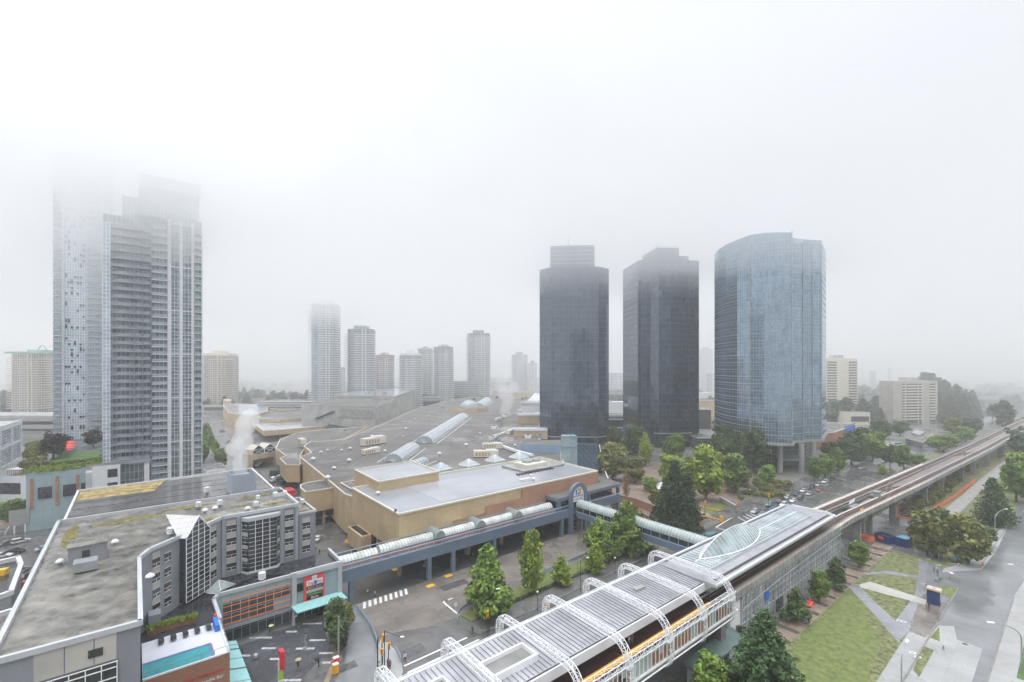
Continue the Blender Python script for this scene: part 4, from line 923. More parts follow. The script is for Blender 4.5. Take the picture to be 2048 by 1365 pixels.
for i in range(20): f.path([c + Z * 4.02 + Vector((math.cos(i * math.pi / 10) * 8.7 * math.cos(k / 6 * math.pi / 2), math.sin(i * math.pi / 10) * 8.7 * math.cos(k / 6 * math.pi / 2), 6.5 * math.sin(k / 6 * math.pi / 2))) for k in range(7)], .15, 4)
for k in (0, 2, 4): f.path([c + Z * (4.02 + 6.5 * math.sin(k / 6 * math.pi / 2)) + Vector((math.cos(i * math.pi / 10) * 8.7 * math.cos(k / 6 * math.pi / 2), math.sin(i * math.pi / 10) * 8.7 * math.cos(k / 6 * math.pi / 2), 0)) for i in range(21)], .15, 4)
f.build('dome_frame', 'white_steel', dm)
def pyr():
    rt = root('pyramid_skylight', (0, 0, 0), 'white framed pyramid skylight', 'skylight'); s, h = 3.3, 2.5; f = MB(); C = [Vector((-s, -s, .5)), Vector((s, -s, .5)), Vector((s, s, .5)), Vector((-s, s, .5))]; A = Vector((0, 0, .5 + h))
    for i in range(4): f.poly([C[i], C[(i + 1) % 4], A])
    f.build('glazing', 'skylight', rt); f = MB(); f.box((0, 0, 0), 2 * s + .5, 2 * s + .5, .48); f.build('kerb', 'coping_white', rt); f = MB()
    for i in range(4):
        f.tube(C[i], A, .14, 4)
        for k in range(5): f.tube(C[i].lerp(C[(i + 1) % 4], k / 5), (A if k == 0 else A.lerp(C[i].lerp(C[(i + 1) % 4], k / 5), .12)), .085, 4)
        f.tube(C[i], C[(i + 1) % 4], .14, 4)
    f.build('frame', 'white_steel', rt); return rt
PY = Once(pyr)
for (x, y, l) in ((882, 939, 'nearest the tan upper block'), (938, 931, 'in front of the beige plant container'), (990, 922, 'beside the louvered plant unit'), (1038, 916, 'under the long white duct'), (1045, 771 + 50, 'small and far, near the stepped storeys')):
    PY.put(W(x, y, RZ), ANG + .1, None, 'white framed pyramid skylight ' + l, 'pyramid skylights on the mall roof')
def unit():
    rt = root('plant_container', (0, 0, 0), 'beige rooftop plant container', 'plant unit'); f = MB(); f.box((0, 0, .4), 12, 3.2, 3.0); f.build('casing', 'cream_coping', rt)
    f = MB()
    for k in range(5): f.box((-4.5 + k * 1.5, -1.62, 1.0), .8, .06, 1.6)
    f.build('louver', 'tan_dark', rt); f = MB(); f.box((2.5, 0, 3.4), 5, 2.4, .5); f.build('top_vent', 'coping_white', rt); f = MB(); f.box((0, 0, 0), 12.4, 2.4, .38); f.build('skid', 'dark_metal', rt); return rt
UN = Once(unit)
for (x, y, sc_x, rz, l) in ((747, 890, 1.25, .9, 'beside the short barrel skylight, the longer of two'), (742, 908, .8, .9, 'the shorter one beside the short barrel skylight'), (604, 888, .85, -.9, 'near the notched service wing'), (972, 915, 1.0, .05, 'with louvers, in front of the ducts'), (1022, 868, .8, 1.1, 'below the stepped storeys'), (997, 842, .7, 1.0, 'right of the dome drum'), (985, 898, .9, .05, 'behind the louvered one')):
    UN.put(W(x, y, RZ), rz, (sc_x, sc_x, sc_x), 'beige rooftop plant container ' + l, 'plant containers on the mall roof')
def vent():
    rt = root('roof_ventilator', (0, 0, 0), 'white mushroom roof ventilator', 'ventilator'); f = MB(); f.tube((0, 0, 0), (0, 0, .8), .45, 10); f.build('neck', 'galv', rt)
    f = MB(); f.tube((0, 0, .8), (0, 0, 1.15), .95, 12, .8); f.tube((0, 0, 1.15), (0, 0, 1.5), .8, 12, .3); f.build('cap', 'coping_white', rt); return rt
VT = Once(vent)
vs = [(655, 903), (683, 903), (626, 922), (723, 853 + 30), (830, 840), (806, 875), (879, 911), (744, 866 + 10), (932, 893), (862, 866), (698, 925), (668, 940), (915, 859), (1030, 893), (655, 960), (890, 850), (770, 905), (642, 908), (700, 900), (960, 870), (812, 860)]
vs.sort()
for i, (x, y) in enumerate(vs): VT.put(W(x, y, RZ), i, (1.2 - (i % 3) * .2,) * 3, 'white mushroom roof ventilator on the dark mall roof, ' + nth(i) + ' from the left', 'ventilators on the mall roof')
for (x, y, z) in ((756, 990, 17.26), (1067, 962, 17.26)): VT.put(W(x, y, z), 0, (.8,) * 3, 'white ventilator on the wet front roof ' + ('by its left corner' if x < 900 else 'near the cooling plant'), 'ventilators on the front roof')
b = MB(); p = W(791, 1027, 17.2); b.tube(p, p + Z * .9, .3, 8); b.tube(p + Z * .9, p + Z * 1.1, .45, 8); tag(b.build('dark_ventilator', 'dark_metal'), 'small dark ventilator at the near corner of the wet front roof', 'ventilator')
cp = root('cooling_plant', UW(127, -140, 17.2), 'sunken cooling plant with twin fans on the front block roof', 'cooling plant')
f = MB(); f.uwbox(116, 138, -150, -136, 17.26, 18.0); f.build('plinth', 'concrete', cp); f = MB(); f.uwbox(120, 131, -147, -139, 18.0, 19.3); f.build('casing', 'cream_coping', cp)
f = MB(); c = UW(126, -143.5, 19.3); f.tube(c - U * 2, c - U * 2 + Z * .9, 2.2, 14); f.tube(c + U * 2.6, c + U * 2.6 + Z * .9, 2.2, 14); f.build('fan_drum', 'galv', cp)
f = MB()
for k in range(12): f.uwbox(112 + k * 1.6, 112.5 + k * 1.6, -136 - k * .1, -134.2, 17.26, 17.7)
f.build('pipe_support', 'dark_metal', cp)
f = MB(); f.uwbox(107, 112, -128, -126.8, 17.26, 17.9); f.tube(UW(113, -128.6, 17.26), UW(113, -128.6, 18.6), .5, 8); f.build('duct', 'coping_white', cp)
def duct(name, pts, w, h, m, label, z=RZ + .6):
    f = MB(); rt = root(name, W(*pts[0], RZ), label, 'duct'); P = [W(x, y, z) for x, y in pts]
    for a, b in zip(P, P[1:]): d = b - a; f.box((a + b) / 2, d.length + w * .6, w, h, math.atan2(d.y, d.x))
    f.build('duct_run', m, rt); f = MB()
    for p in P: f.box(Vector((p.x, p.y, RZ)), .4, .4, .58)
    f.build('foot', 'dark_metal', rt)
duct('roof_duct', [(1000, 893), (1030, 904), (1064, 913)], 1.5, 1.1, 'coping_white', 'long white duct slanting past the pyramid skylights')
duct('roof_duct', [(1026, 866), (1010, 866), (999, 871), (985, 874)], 1.3, 1.0, 'coping_white', 'white bent duct below the stepped storeys')
for i, (x, y, s) in enumerate(((985, 880, 4), (992, 886, 5), (988, 858, 5), (1004, 840, 4), (1010, 834, 5), (1001, 850, 3), (1056, 877, 4), (1080, 877, 4))):
    rt = root('air_handler', W(x, y, RZ), 'air handling unit among the ducts right of the mall roof, ' + ORD[i] + ' of eight', 'plant unit', 'air handlers among the roof ducts'); f = MB(); f.box(W(x, y, RZ), s, s * .7, 2.0, i * .4 + ANG); f.build('casing', 'galv' if i % 2 else 'coping_white', rt)
    f = MB(); p = W(x, y, RZ) + Z * 2.0; f.tube(p, p + Z * .5, s * .25, 10); f.build('fan', 'dark_metal', rt)
# blue volume with glazed lift tower
bl = root('blue_hall', W(1080, 900, 14), 'low blue-walled hall on the mall roof beside the glass lift tower', 'building')
p0, p1 = W(1041, 888, 18.5), W(1120, 890, 18.5); dd = p1 - p0; nn = Vector((-dd.y, dd.x, 0)).normalized(); f = MB(); f.prism([p0, p1, p1 + nn * 16, p0 + nn * 14], 8, 18.5, 0, 1); f.build('wall', ['blue_wall', 'roof_gravel'], bl)
lt = root('lift_tower', W(1136, 925, 8), 'pale blue framed glass lift tower beside the dark office tower', 'lift tower'); c = D(1137, 222, z=0); f = MB(); f.box(c + Z * 3, 6.6, 5, 22.5, .05); f.build('glass_shaft', 'teal_panel', lt)
f = MB()
for dx in (-3.5, 0.8, 3.5): f.box(c + Vector((dx, -2.7, 0)), .55, .5, 26.5 if dx == .8 else 25.8)
for z in (20.5, 25.2): f.box(c + Vector((0, -2.75, z)), 7.2, .4, .4)
f.build('frame', 'blue_light', lt)
b = MB(); p = D(1121.5, 195, z=12); b.tube(p, p + Z * 10, .16, 6); b.box(p + Z * 10, .4, .4, .3); tag(b.build('roof_mast', 'cream_coping'), 'slim cream mast behind the front block roof', 'mast')
# stepped storeys between roof and the first tower
so = root('stepped_offices', W(1040, 850, 14), 'stepped tan and white storeys against the first dark tower', 'building')
for i, (y, z0, z1, m) in enumerate(((871, 12, 18, 'tan_stucco'), (842, 14, 20.5, 'tan_stucco'), (818, 14, 23.5, 'coping_white'))):
    pa, pb = W(1028 + i * 7, y - 11, z1), W(1095, y - 11, z1); o = Vector((0, 14 + 10 * i, 0)); f = MB(); f.prism([pa, pb, pb + o, pa + o], z0, z1, 0, 1); s_ = f.build('storey', [m, 'roof_membrane'], so)
    f = MB(); f.box((pa + pb) / 2 + Z * .01 + Vector((0, -.3, -.6)), (pb - pa).length, .8, 1.3, 0); f.build('fascia', 'coping_white', s_)
roofed('white_roof', pxz(16, 1046, 814, 1077, 816, 1200, 818, 1200, 800, 1070, 787), 10, 16, 'concrete_pale', 'deck_white', so, .4)

f = MB()
for pts in (((600, 930), (765, 850)), ((700, 935), (900, 800)), ((860, 893), (1060, 880)), ((720, 876), (835, 879)), ((835, 880), (925, 830)), ((880, 885), (955, 825)), ((905, 860), (1010, 862)), ((800, 945), (1000, 938))):
    a, b = W(*pts[0], 14.03), W(*pts[1], 14.03); d = b - a; f.box((a + b) / 2, d.length, .35, .14, math.atan2(d.y, d.x))
f.build('expansion_joint', 'concrete', mall)
# ============================================================ OFFICE TOWERS
def ring(f, pts, z, h, out):
    pts = [Vector((p[0], p[1], 0)) for p in pts]
    if sum(a.x * b.y - b.x * a.y for a, b in zip(pts, pts[1:] + pts[:1])) < 0: pts.reverse()
    for a, b in zip(pts, pts[1:] + pts[:1]):
        d = b - a; n = Vector((d.y, -d.x, 0)).normalized() * out; e = d.normalized() * out * .5
        f.prism([a - e, b + e, b + e + n, a - e + n], z, z + h, bottom=True)
def octo(c, hw, hd, ch, rot=0.0):
    q = [(-hw + ch, -hd), (hw - ch, -hd), (hw, -hd + ch), (hw, hd - ch), (hw - ch, hd), (-hw + ch, hd), (-hw, hd - ch), (-hw, -hd + ch)]
    return [Vector((c.x + x * math.cos(rot) - y * math.sin(rot), c.y + x * math.sin(rot) + y * math.cos(rot), 0)) for x, y in q]
c = D(1146, 344); ta = root('dark_office_tower', c, 'dark glass office tower with boxy rooftop screen and a thin mast, nearer the mall', 'office tower', 'pair of dark glass office towers')
P1 = octo(c, 24.2, 22, 8, -.08); P1[0] = P1[0] + Vector((0, 0, 0))
f = MB(); f.prism(P1, 0, 127.5, 0, 1); f.build('glass_facade', ['tower_dark', 'roof_gravel'], ta)
f = MB()
for z in [4, 8, 12] + [16 + 3.9 * k for k in range(28)]: ring(f, P1, z, .14, .10)
for k, (a, b) in enumerate(zip(P1, P1[1:] + P1[:1])):
    f.tube(Vector((a.x, a.y, 4)), Vector((a.x, a.y, 127.5)), .22, 4)
f.build('floor_line', 'dark_metal', ta)
f = MB(); f.prism(octo(c, 15.2, 13, 5, -.08), 127.5, 131.5); f.build('roof_step', 'tower_dark', ta)
f = MB(); f.prism(octo(c + Vector((-.5, 3, 0)), 15.8, 11, 2, -.08), 131.5, 146); f.build('rooftop_screen', 'tower_dark', ta)
f = MB(); 
for z in (133, 136, 139, 142, 145): ring(f, octo(c + Vector((-.5, 3, 0)), 15.8, 11, 2, -.08), z, .3, .3)
f.build('screen_band', 'screen_steel', ta)
f = MB(); m = c + Vector((-3, 3, 146)); f.tube(m, m + Z * 10, .28, 6, .1); f.build('mast', 'dark_metal', ta)
f = MB(); ring(f, P1, 9.5, .5, 1.3); f.build('entrance_canopy', 'galv', ta)
c = D(1319, 356); tb = root('dark_office_tower', c, 'dark glass office tower with stepped crown, between flat-topped tower and blue tower', 'office tower', 'pair of dark glass office towers')

rc = lambda x, y: Vector((c.x + x * math.cos(.10) - y * math.sin(.10), c.y + x * math.sin(.10) + y * math.cos(.10), 0))
P2 = [rc(x * .80, y * .85) for x, y in ((-27.6, -16), (-24.5, -19), (-17, -19), (-14, -22), (-11.5, -24), (16, -24), (19, -21), (27.6, -21), (27.6, 22), (-27.6, 22))]
f = MB(); f.prism(P2, 0, 136, 0, 1); f.build('glass_facade', ['tower_dark', 'roof_gravel'], tb)
f = MB()
for z in [4, 8, 12] + [16 + 3.9 * k for k in range(30)]: ring(f, P2, z, .14, .10)
for a in P2: f.tube(Vector((a.x, a.y, 4)), Vector((a.x, a.y, 136)), .2, 4)
f.build('floor_line', 'dark_metal', tb)
f = MB(); f.prism([rc(-15, -17), rc(14.8, -17), rc(14.8, 13), rc(-15, 13)], 136, 139.4); f.build('roof_step', 'tower_dark', tb)
f = MB(); f.prism([rc(-9, -14), rc(-7, -16), rc(7, -16), rc(9, -14), rc(9, 12), rc(-9, 12)], 139.4, 145.4); f.build('roof_step', 'tower_dark', tb)
f = MB(); f.path([rc(x, y) + Z * 147 for x, y in ((-8, -14), (8, -14), (8, 10), (-8, 10), (-8, -14))], .12, 4)
for x, y in ((-8, -14), (8, -14), (0, -14), (8, 10), (-8, 10)): f.tube(rc(x, y) + Z * 145.4, rc(x, y) + Z * 147, .12, 4)
f.tube(rc(-5, -8) + Z * 145.4, rc(-5, -8) + Z * 151, .12, 4); f.build('roof_rail', 'dark_metal', tb)
f = MB(); ring(f, P2[3:7], 10, .6, 1.6); f.build('entrance_canopy', 'galv', tb)
# the blue glass tower with bowed front
t3 = root('blue_glass_tower', D(1540, 285), 'bow-fronted blue glass office tower standing on tall round columns', 'office tower')
PB = [D(1429, 306), D(1437, 292), D(1452, 279), D(1474, 268), D(1500, 259.5), D(1528, 253.5), D(1556, 250), D(1584, 248.5), D(1586, 257), D(1606, 259), D(1607, 262), D(1643, 264), D(1652, 292), D(1600, 318), D(1470, 330)]
top = [133 + .4 * k for k in range(8)]; zs = [132.5, 132, 131.6, 131.4, 131.8, 131.2, 130.6, 130, 127, 127, 130, 130, 130, 131, 132]
if sum(a.x * b.y - b.x * a.y for a, b in zip(PB, PB[1:] + PB[:1])) < 0: PB.reverse(); zs.reverse()
f = MB(); f.prism(PB, 17, zs); f.build('glass_facade', 'tower_blue', t3)
f = MB()
for k in range(29):
    z = 17.2 + k * 3.95; ring(f, PB, z, .26 if k < 16 else .16, .16)
f.build('floor_line', 'screen_steel', t3)
f = MB()
for p in (D(1584, 248.4), D(1606, 258.8), D(1643, 263.8), D(1625, 262.8), D(1500, 259.2)): f.tube(p + Z * 17, p + Z * (131 if p.x < 150 else 127), .22, 5)
f.build('corner_fin', 'galv', t3)
f = MB(); f.prism(PB, 16.0, 16.98, bottom=True); ring(f, PB, 16.0, .95, .9); f.build('soffit', 'concrete_pale', t3)
for i, (x, y) in enumerate(((1560, 946), (1603, 947), (1626, 940), (1520, 936), (1485, 925))):
    p = W(x, y); f = MB(); f.tube(p, p + Z * 16, 1.35, 18); f.build('column', 'concrete_pale', t3, smooth=False)
f = MB(); f.prism([D(1490, 285), D(1545, 275), D(1610, 280), D(1630, 300), D(1560, 312), D(1495, 310)], 0, 15.9); f.build('lobby', 'store_glass', t3)
f = MB(); f.prism([D(1555, 262), D(1600, 262), D(1603, 280), D(1550, 280)], 5.2, 6.1, bottom=True); f.build('entrance_canopy', 'concrete_pale', t3)

# ============================================================ APARTMENT TOWERS, LEFT
def level_copies(first, n, dz):
    for k in range(1, n):
        o = first.copy(); COL.objects.link(o); o.parent = first.parent; o.location = first.location + Z * dz * k
l1 = root('apartment_tower', UW(6, -244), 'tall apartment tower with dark balconies and white vertical piers, nearer of two', 'apartment tower')
w0 = -233.0; H = 115
f = MB(); f.prism([UW(-9.5, w0), UW(10, w0), UW(10, w0 - 24), UW(-9.5, w0 - 24)], 0, 116, 0, 1); f.build('glass_wall', ['apt_glass_dark', 'roof_gravel'], l1)
f = MB(); f.prism([UW(10.01, w0 - .02), UW(21.6, w0 - .02), UW(21.6, w0 - 24), UW(10.01, w0 - 24)], 0, 118.5, 0, 1); f.build('glass_wall', ['apt_glass', 'roof_gravel'], l1)
f = MB(); f.prism([UW(-9.6, w0 + .5), UW(-7.3, w0 + .5), UW(-7.3, w0 - 8), UW(-9.6, w0 - 8)], 0, 113); f.build('glass_wall', 'apt_glass_pale', l1)
f = MB(); f.prism([UW(1, w0 - 1.5), UW(20.8, w0 - 1.5), UW(20.8, w0 - 20), UW(1, w0 - 20)], 118.5, 129.5, 0, 1); f.build('penthouse', ['apt_glass', 'roof_gravel'], l1)
f = MB(); f.prism([UW(-4, w0 - 1.2), UW(1, w0 - 1.2), UW(1, w0 - 18), UW(-4, w0 - 18)], 116, 124.5, 0, 1); f.build('penthouse', ['apt_glass', 'roof_gravel'], l1)
f = MB(); f.prism([UW(1.5, w0 - .8), UW(21.3, w0 - .8), UW(21.3, w0 - 19), UW(1.5, w0 - 19)], 129.5, 134.5, 0, 1); f.build('rooftop_screen', ['grey_light', 'roof_gravel'], l1)
for a, b in ((10.0, 11.2), (13.9, 15.0), (17.9, 18.8)): f = MB(); f.uwbox(a, b, w0 - .5, w0 + .75, 0, 117.5); f.build('white_pier', 'coping_white', l1)
f = MB(); f.uwbox(21.35, 21.65, w0 - .5, w0 + 1.3, 0, 116); f.build('white_pier', 'coping_white', l1)
def fin_parts(u0, u1, out, rail, slabm, z0, n, dz, parent, w0, th=.26, rh=1.05):
    f = MB(); f.uwbox(u0, u1, w0 + .02, w0 + out, z0, z0 + th, 0); f.uwbox(u0 + .05, u1 - .05, w0 + out - .1, w0 + out - .04, z0 + th, z0 + th + rh, 1)
    for s in (u0 + .05, u1 - .15): f.uwbox(s, s + .06, w0 + .05, w0 + out - .1, z0 + th, z0 + th + rh, 1)
    o = f.build('balcony', [slabm, rail], parent); level_copies(o, n, dz)
fin_parts(-7.2, 4.4, 1.9, 'rail_glass', 'grey_paint', 22.5, 31, 2.95, l1, w0)
fin_parts(5.0, 9.95, 1.3, 'skylight', 'coping_white', 4, 38, 2.95, l1, w0)
fin_parts(18.85, 21.3, 1.4, 'skylight', 'coping_white', 4, 38, 2.95, l1, w0)
f = MB()
for k in range(37):
    z = 5.6 + k * 2.95
    for a, b in ((11.25, 13.85), (15.05, 17.85)): f.uwbox(a, b, w0 + .0, w0 + .14, z, z + .16)
    f.uwbox(11.9, 12.0, w0, w0 + .12, z + .2, z + 2.7); f.uwbox(16.2, 16.3, w0, w0 + .12, z + .2, z + 2.7)
f.build('window_frame', 'dark_metal', l1)
f = MB()
for k in range(7): z = 10 + k * 17.7; f.uwbox(11.2, 13.9, w0, w0 + .35, z, z + .4); f.uwbox(15, 17.9, w0, w0 + .35, z, z + .4)
f.build('white_band', 'coping_white', l1)
for u in (-6.6, 2.6): f = MB(); f.uwbox(u, u + 1.6, w0 + .1, w0 + 1.7, 0, 21); f.build('base_column', 'coping_white', l1)
f = MB(); f.uwbox(-7.3, 4.5, w0 + .1, w0 + 2.3, 21, 22.4); f.build('base_canopy', 'skylight', l1)
w0 = -335.0
l2 = root('apartment_tower', UW(-21, -347), 'pale glass apartment tower fading into the cloud, farther of two', 'apartment tower')
f = MB(); f.prism([UW(-33, w0), UW(-9.2, w0), UW(-9.2, w0 - 24), UW(-33, w0 - 24)], 0, 168, 0, 1); f.build('glass_wall', ['apt_glass_pale', 'roof_gravel'], l2)
f = MB(); f.prism([UW(-30, w0 - 3), UW(-8, w0 - 3), UW(-8, w0 - 20), UW(-30, w0 - 20)], 168, 176, 0, 1); f.build('penthouse', ['apt_glass_pale', 'roof_gravel'], l2)
fin_parts(-33, -29.6, 1.5, 'skylight', 'coping_white', 24, 48, 2.95, l2, w0)
fin_parts(-20.0, -14.2, 1.5, 'skylight', 'coping_white', 24, 48, 2.95, l2, w0)
for a, b in ((-29.5, -29.1), (-14.1, -13.5)): f = MB(); f.uwbox(a, b, w0 - .5, w0 + 1.7, 20, 166); f.build('white_pier', 'coping_white', l2)
random.seed(5)
f = MB()
for k in range(48):
    z = 25.2 + k * 2.95
    for _ in range(random.choice((0, 1, 2, 3, 4, 5))): u = -28.6 + random.randrange(7) * 1.12; f.uwbox(u, u + .85, w0 + .0, w0 + .05, z, z + random.choice((1.2, 1.2, 2.2)))
f.build('open_window', 'dark_glass', l2)
f = MB(); f.prism([UW(-13.4, w0 + .6), UW(-9.1, w0 + .6), UW(-9.1, w0 - 8), UW(-13.4, w0 - 8)], 20, 160); f.build('glass_wall', 'apt_glass', l2)
# podium with roof garden
pd = root('garden_podium', UW(-35, -270), 'teal glass podium with hedged roof garden below the two apartment towers', 'podium')
f = MB(); f.prism([UW(-30, -235), UW(-10, -233.5), UW(-9.6, -334), UW(-41, -330)], 0, 20.5, 0, 1); f.build('wall', ['teal_panel', 'slate_paving'], pd)
f = MB()
for u in (-29, -22.5, -17, -14): f.uwbox(u, u + .8, -235.2 + (u + 30) * .075, -234.6 + (u + 30) * .075, 8, 18.5)
f.build('brick_panel', 'brick_orange', pd)
for i, u in enumerate((-27, -20.5, -15.6)): f = MB(); w = -234.95 + (u + 30) * .075; f.uwbox(u, u + (3.6 if i < 2 else 1.2), w + .35, w + .45, 11, 15.2); f.build('window', 'dark_glass', pd)
f = MB(); f.uwbox(-29.9, -10.1, -235.4, -234.9, 20.5, 21.2); f.build('parapet', 'grey_light', pd)
struct(MB().poly([UW(-27, -250, 20.56), UW(-12, -250, 20.56), UW(-12, -282, 20.56), UW(-27, -282, 20.56)]).build('lawn', 'lawn_bright'))
wb = root('corner_block', UW(-3, -228), 'white and grey low block in front of the dark balcony tower', 'building')
f = MB(); f.prism([UW(-12.2, -226), UW(-4.5, -226), UW(-4.5, -232.2), UW(-12.2, -232.2)], 0, 22, 0, 1); f.build('wall', ['coping_white', 'roof_gravel'], wb)
f = MB(); f.uwbox(-8.0, -5.2, -225.98, -225.9, 17.5, 20.5); f.uwbox(-8.0, -5.2, -225.98, -225.9, 12.5, 15.5); f.build('window', 'dark_glass', wb)
f = MB(); f.uwbox(-14, -12.25, -226.5, -231, 0, 20); f.build('grey_bay', 'grey_light', wb)
wb = root('white_cube_house', UW(25, -226), 'white framed glass block right of the apartment tower base', 'building')
f = MB(); f.prism([UW(22, -221), UW(29, -221), UW(29, -236), UW(22, -236)], 0, 17, 0, 1); f.build('wall', ['white_paint', 'roof_black'], wb)
f = MB(); f.uwbox(22.6, 27.4, -220.98, -220.9, 12, 16); f.build('window', 'apt_glass', wb)
def para(pt, y0, y1, Y): return D(pt, Y, z=CH - (y0 - HY) / F * Y)
# white framed building and parkade at the far left
wf = root('white_frame_building', D(10, 250), 'white box-framed building behind the podium, cut by the picture edge', 'building')
f = MB(); p0, p1 = D(-60, 190), D(41, 250); dd = p1 - p0; nn = Vector((-dd.y, dd.x, 0)).normalized() * 14; f.prism([p0, p1, p1 + nn, p0 + nn], 8, 29.5); f.build('glass_box', 'apt_glass', wf)
f = MB(); n_ = -nn.normalized() * .7
for za, zb in ((27.5, 30), (18.5, 19.4), (8, 10)): f.prism([p0 + n_, p1 + n_, p1, p0], za, zb, bottom=True)
for t in (0, .25, .5, .75, .97): a = p0.lerp(p1, t); b = a + dd.normalized() * 1.4; f.prism([a + n_, b + n_, b, a], 8, 30)
f.build('white_frame', 'white_paint', wf)
pg = root('long_parkade', D(40, 390), 'long low concrete parking deck with dark bands behind the pale glass tower', 'parkade')
f = MB(); f.box(D(20, 390), 130, 30, 7.0); f.build('lower_wall', 'concrete', pg); f = MB(); f.box(D(20, 389.5) , 130, 30, 2.8); 
for z in (8.5, 14.5): g_ = MB(); g_.box(D(20, 389) + Z * z, 131, 31, 3.2); g_.build('deck_band', 'concrete_pale', pg)
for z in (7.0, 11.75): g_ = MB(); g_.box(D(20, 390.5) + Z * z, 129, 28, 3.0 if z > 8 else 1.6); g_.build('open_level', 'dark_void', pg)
g_ = MB(); g_.box(D(20, 390) + Z * 17.7, 131, 30, 1.2); g_.build('roof_deck', 'concrete_pale', pg)
wl = root('white_street_building', D(20, 150), 'white building with dark ribbon window and red railed roof terrace, beside the podium', 'building')
f = MB(); p0, p1 = W(-60, 952, 11), W(59, 953, 11); f.prism([p0, p1, p1 + Vector((-4, 14, 0)), p0 + Vector((-4, 14, 0))], 0, 11, 0, 1); f.build('wall', ['white_paint', 'concrete_pale'], wl)
f = MB(); n_ = Vector((0, -.08, 0)); a, b = p0.lerp(p1, .1), p0.lerp(p1, .85); f.prism([a + n_, b + n_, b, a], 3.2, 8.0); f.build('window', 'dark_glass', wl)
f = MB(); q0 = W(15, 951, 11.05); 
for k in range(8): f.tube(q0 + Vector((k * .9, 0, 0)), q0 + Vector((k * .9, 0, 2.2)), .1, 4); f.tube(q0 + Vector((k * .9, 5, 0)), q0 + Vector((k * .9, 5, 2.2)), .1, 4)
f.tube(q0 + Z * 2.2, q0 + Vector((6.3, 0, 2.2)), .12, 4); f.tube(q0 + Vector((6.3, 0, 2.2)), q0 + Vector((6.3, 5, 2.2)), .12, 4); f.build('red_railing', 'red_paint', wl)
f = MB(); f.box(q0 + Vector((2.2, 2.5, 2.3)), 5.5, 5, .25); f.build('terrace_roof', 'white_paint', wl)

# ============================================================ MIDDLE DISTANCE TOWERS
def apt(x0, x1, yt, Y, wall, label, crown='box', slab='coping_white', group=None, rot=.5, cat='apartment tower', fl=2.95, bw=.34, bal=True, name='distant_tower'):
    c = D((x0 + x1) / 2, Y); wd = (x1 - x0) / F * Y; h = CH - (yt - HY) / F * Y; rt = root(name, c, label, cat, group)
    hw = wd / 2 * .86; hd = hw * .85; P = octo(c, hw, hd, hw * .28, rot * .3); f = MB(); f.prism(P, 0, h, 0, 1); f.build('wall', [wall, 'roof_gravel'], rt)
    if bal:
        f = MB(); L = wd / 2; f.prism([c + Vector(q) for q in ((-L, -hd * .1, 0), (-L, -hd * .95, 0), (-L * .62, -hd * .95, 0), (-L * .58, -hd - .9, 0), (L * .48, -hd - .9, 0), (L * .54, -hd * .95, 0), (L, -hd * .95, 0), (L, -hd * .1, 0))], 6, 6.9, bottom=True)
        o = f.build('balcony', slab, rt); level_copies(o, int((h - 8) / fl), fl)
        f = MB()
        for t in (-.42, .28, .5): f.box(c + Vector((L * t, -hd - .15, 0)), .8, 1.0, h)
        f.build('pier', slab, rt)
    if crown == 'box': f = MB(); f.box(c + Z * h, wd * .42, wd * .4, 5); f.build('penthouse', wall, rt)
    if crown == 'steps':
        f = MB(); f.box(c + Z * h, wd * .72, wd * .6, 3.2); f.box(c + Z * (h + 3.2), wd * .3, wd * .3, 4.2); f.build('penthouse', slab, rt)
    if crown == 'dome':
        f = MB(); f.box(c + Z * h, wd * .8, wd * .6, 4); f.dome(c + Z * (h + 4), wd * .25, wd * .14, 12, 4); f.build('rounded_roof', wall, rt)
    if crown == 'green':
        f = MB(); f.box(c + Z * h, wd * .98, wd * .8, 2.2); f.box(c + Z * (h + 2.2) + Vector((wd * .22, 0, 0)), wd * .45, wd * .5, 2.5); f.build('green_roof', 'green_roof', rt)
        f = MB(); a = c + Vector((wd * .18, 0, h + 4.5)); r = wd * .14; f.path([a + Vector((-r, 0, 0)), a + Vector((-r * .4, 0, r * .9)), a + Vector((0, 0, r * 1.05)), a + Vector((r * .4, 0, r * .9)), a + Vector((r, 0, 0))], .6, 5); f.build('roof_arch', 'galv', rt)
    return rt
apt(38, 107, 708, 600, 'apt_wall_beige', 'beige apartment tower with green metal roof and small arch', 'green', 'cream_coping')
apt(410, 473, 712, 650, 'apt_wall_beige', 'pinkish beige tower with stepped top and rounded balconies, standing above the trees', 'steps', 'cream_coping')
apt(624, 681, 612, 600, 'apt_glass', 'slender blue glass tower with white pier, its top lost in cloud', 'steps', bw=.2)
apt(695, 752, 660, 620, 'apt_wall_grey', 'grey-green tower with pale vertical piers beside the slender blue one', 'box')
apt(748, 790, 716, 680, 'apt_wall_beige', 'short beige tower with arched top beside the grey-green tower', 'dome')
apt(797, 846, 712, 620, 'apt_wall_pale', 'pale green glass tower with white balconies, leftmost of three close together', 'steps')
apt(834, 868, 703, 720, 'apt_wall_beige', 'faint beige tower squeezed between two white balconied towers', 'dome')
apt(865, 909, 700, 680, 'apt_wall_grey', 'white balconied tower with small domed roof, behind the low office block', 'dome')
apt(932, 982, 668, 720, 'apt_wall_grey', 'pale tower with fogged-out top right of the low office block', 'box')
apt(1022, 1056, 710, 900, 'apt_wall_grey', 'small distant grey tower near the dark office tower', 'box')
apt(1056, 1074, 727, 880, 'apt_wall_grey', 'narrow far tower half hidden by the first dark office tower', 'box')
apt(681, 690, 735, 700, 'apt_wall_beige', 'thin sliver of beige tower behind the slender blue one', 'none')
apt(1398, 1425, 700, 1050, 'apt_wall_beige', 'ghostly tower in the gap left of the blue glass tower', 'box')
apt(1213, 1243, 746, 900, 'apt_wall_pale', 'low white apartment block between the two dark towers', 'none')
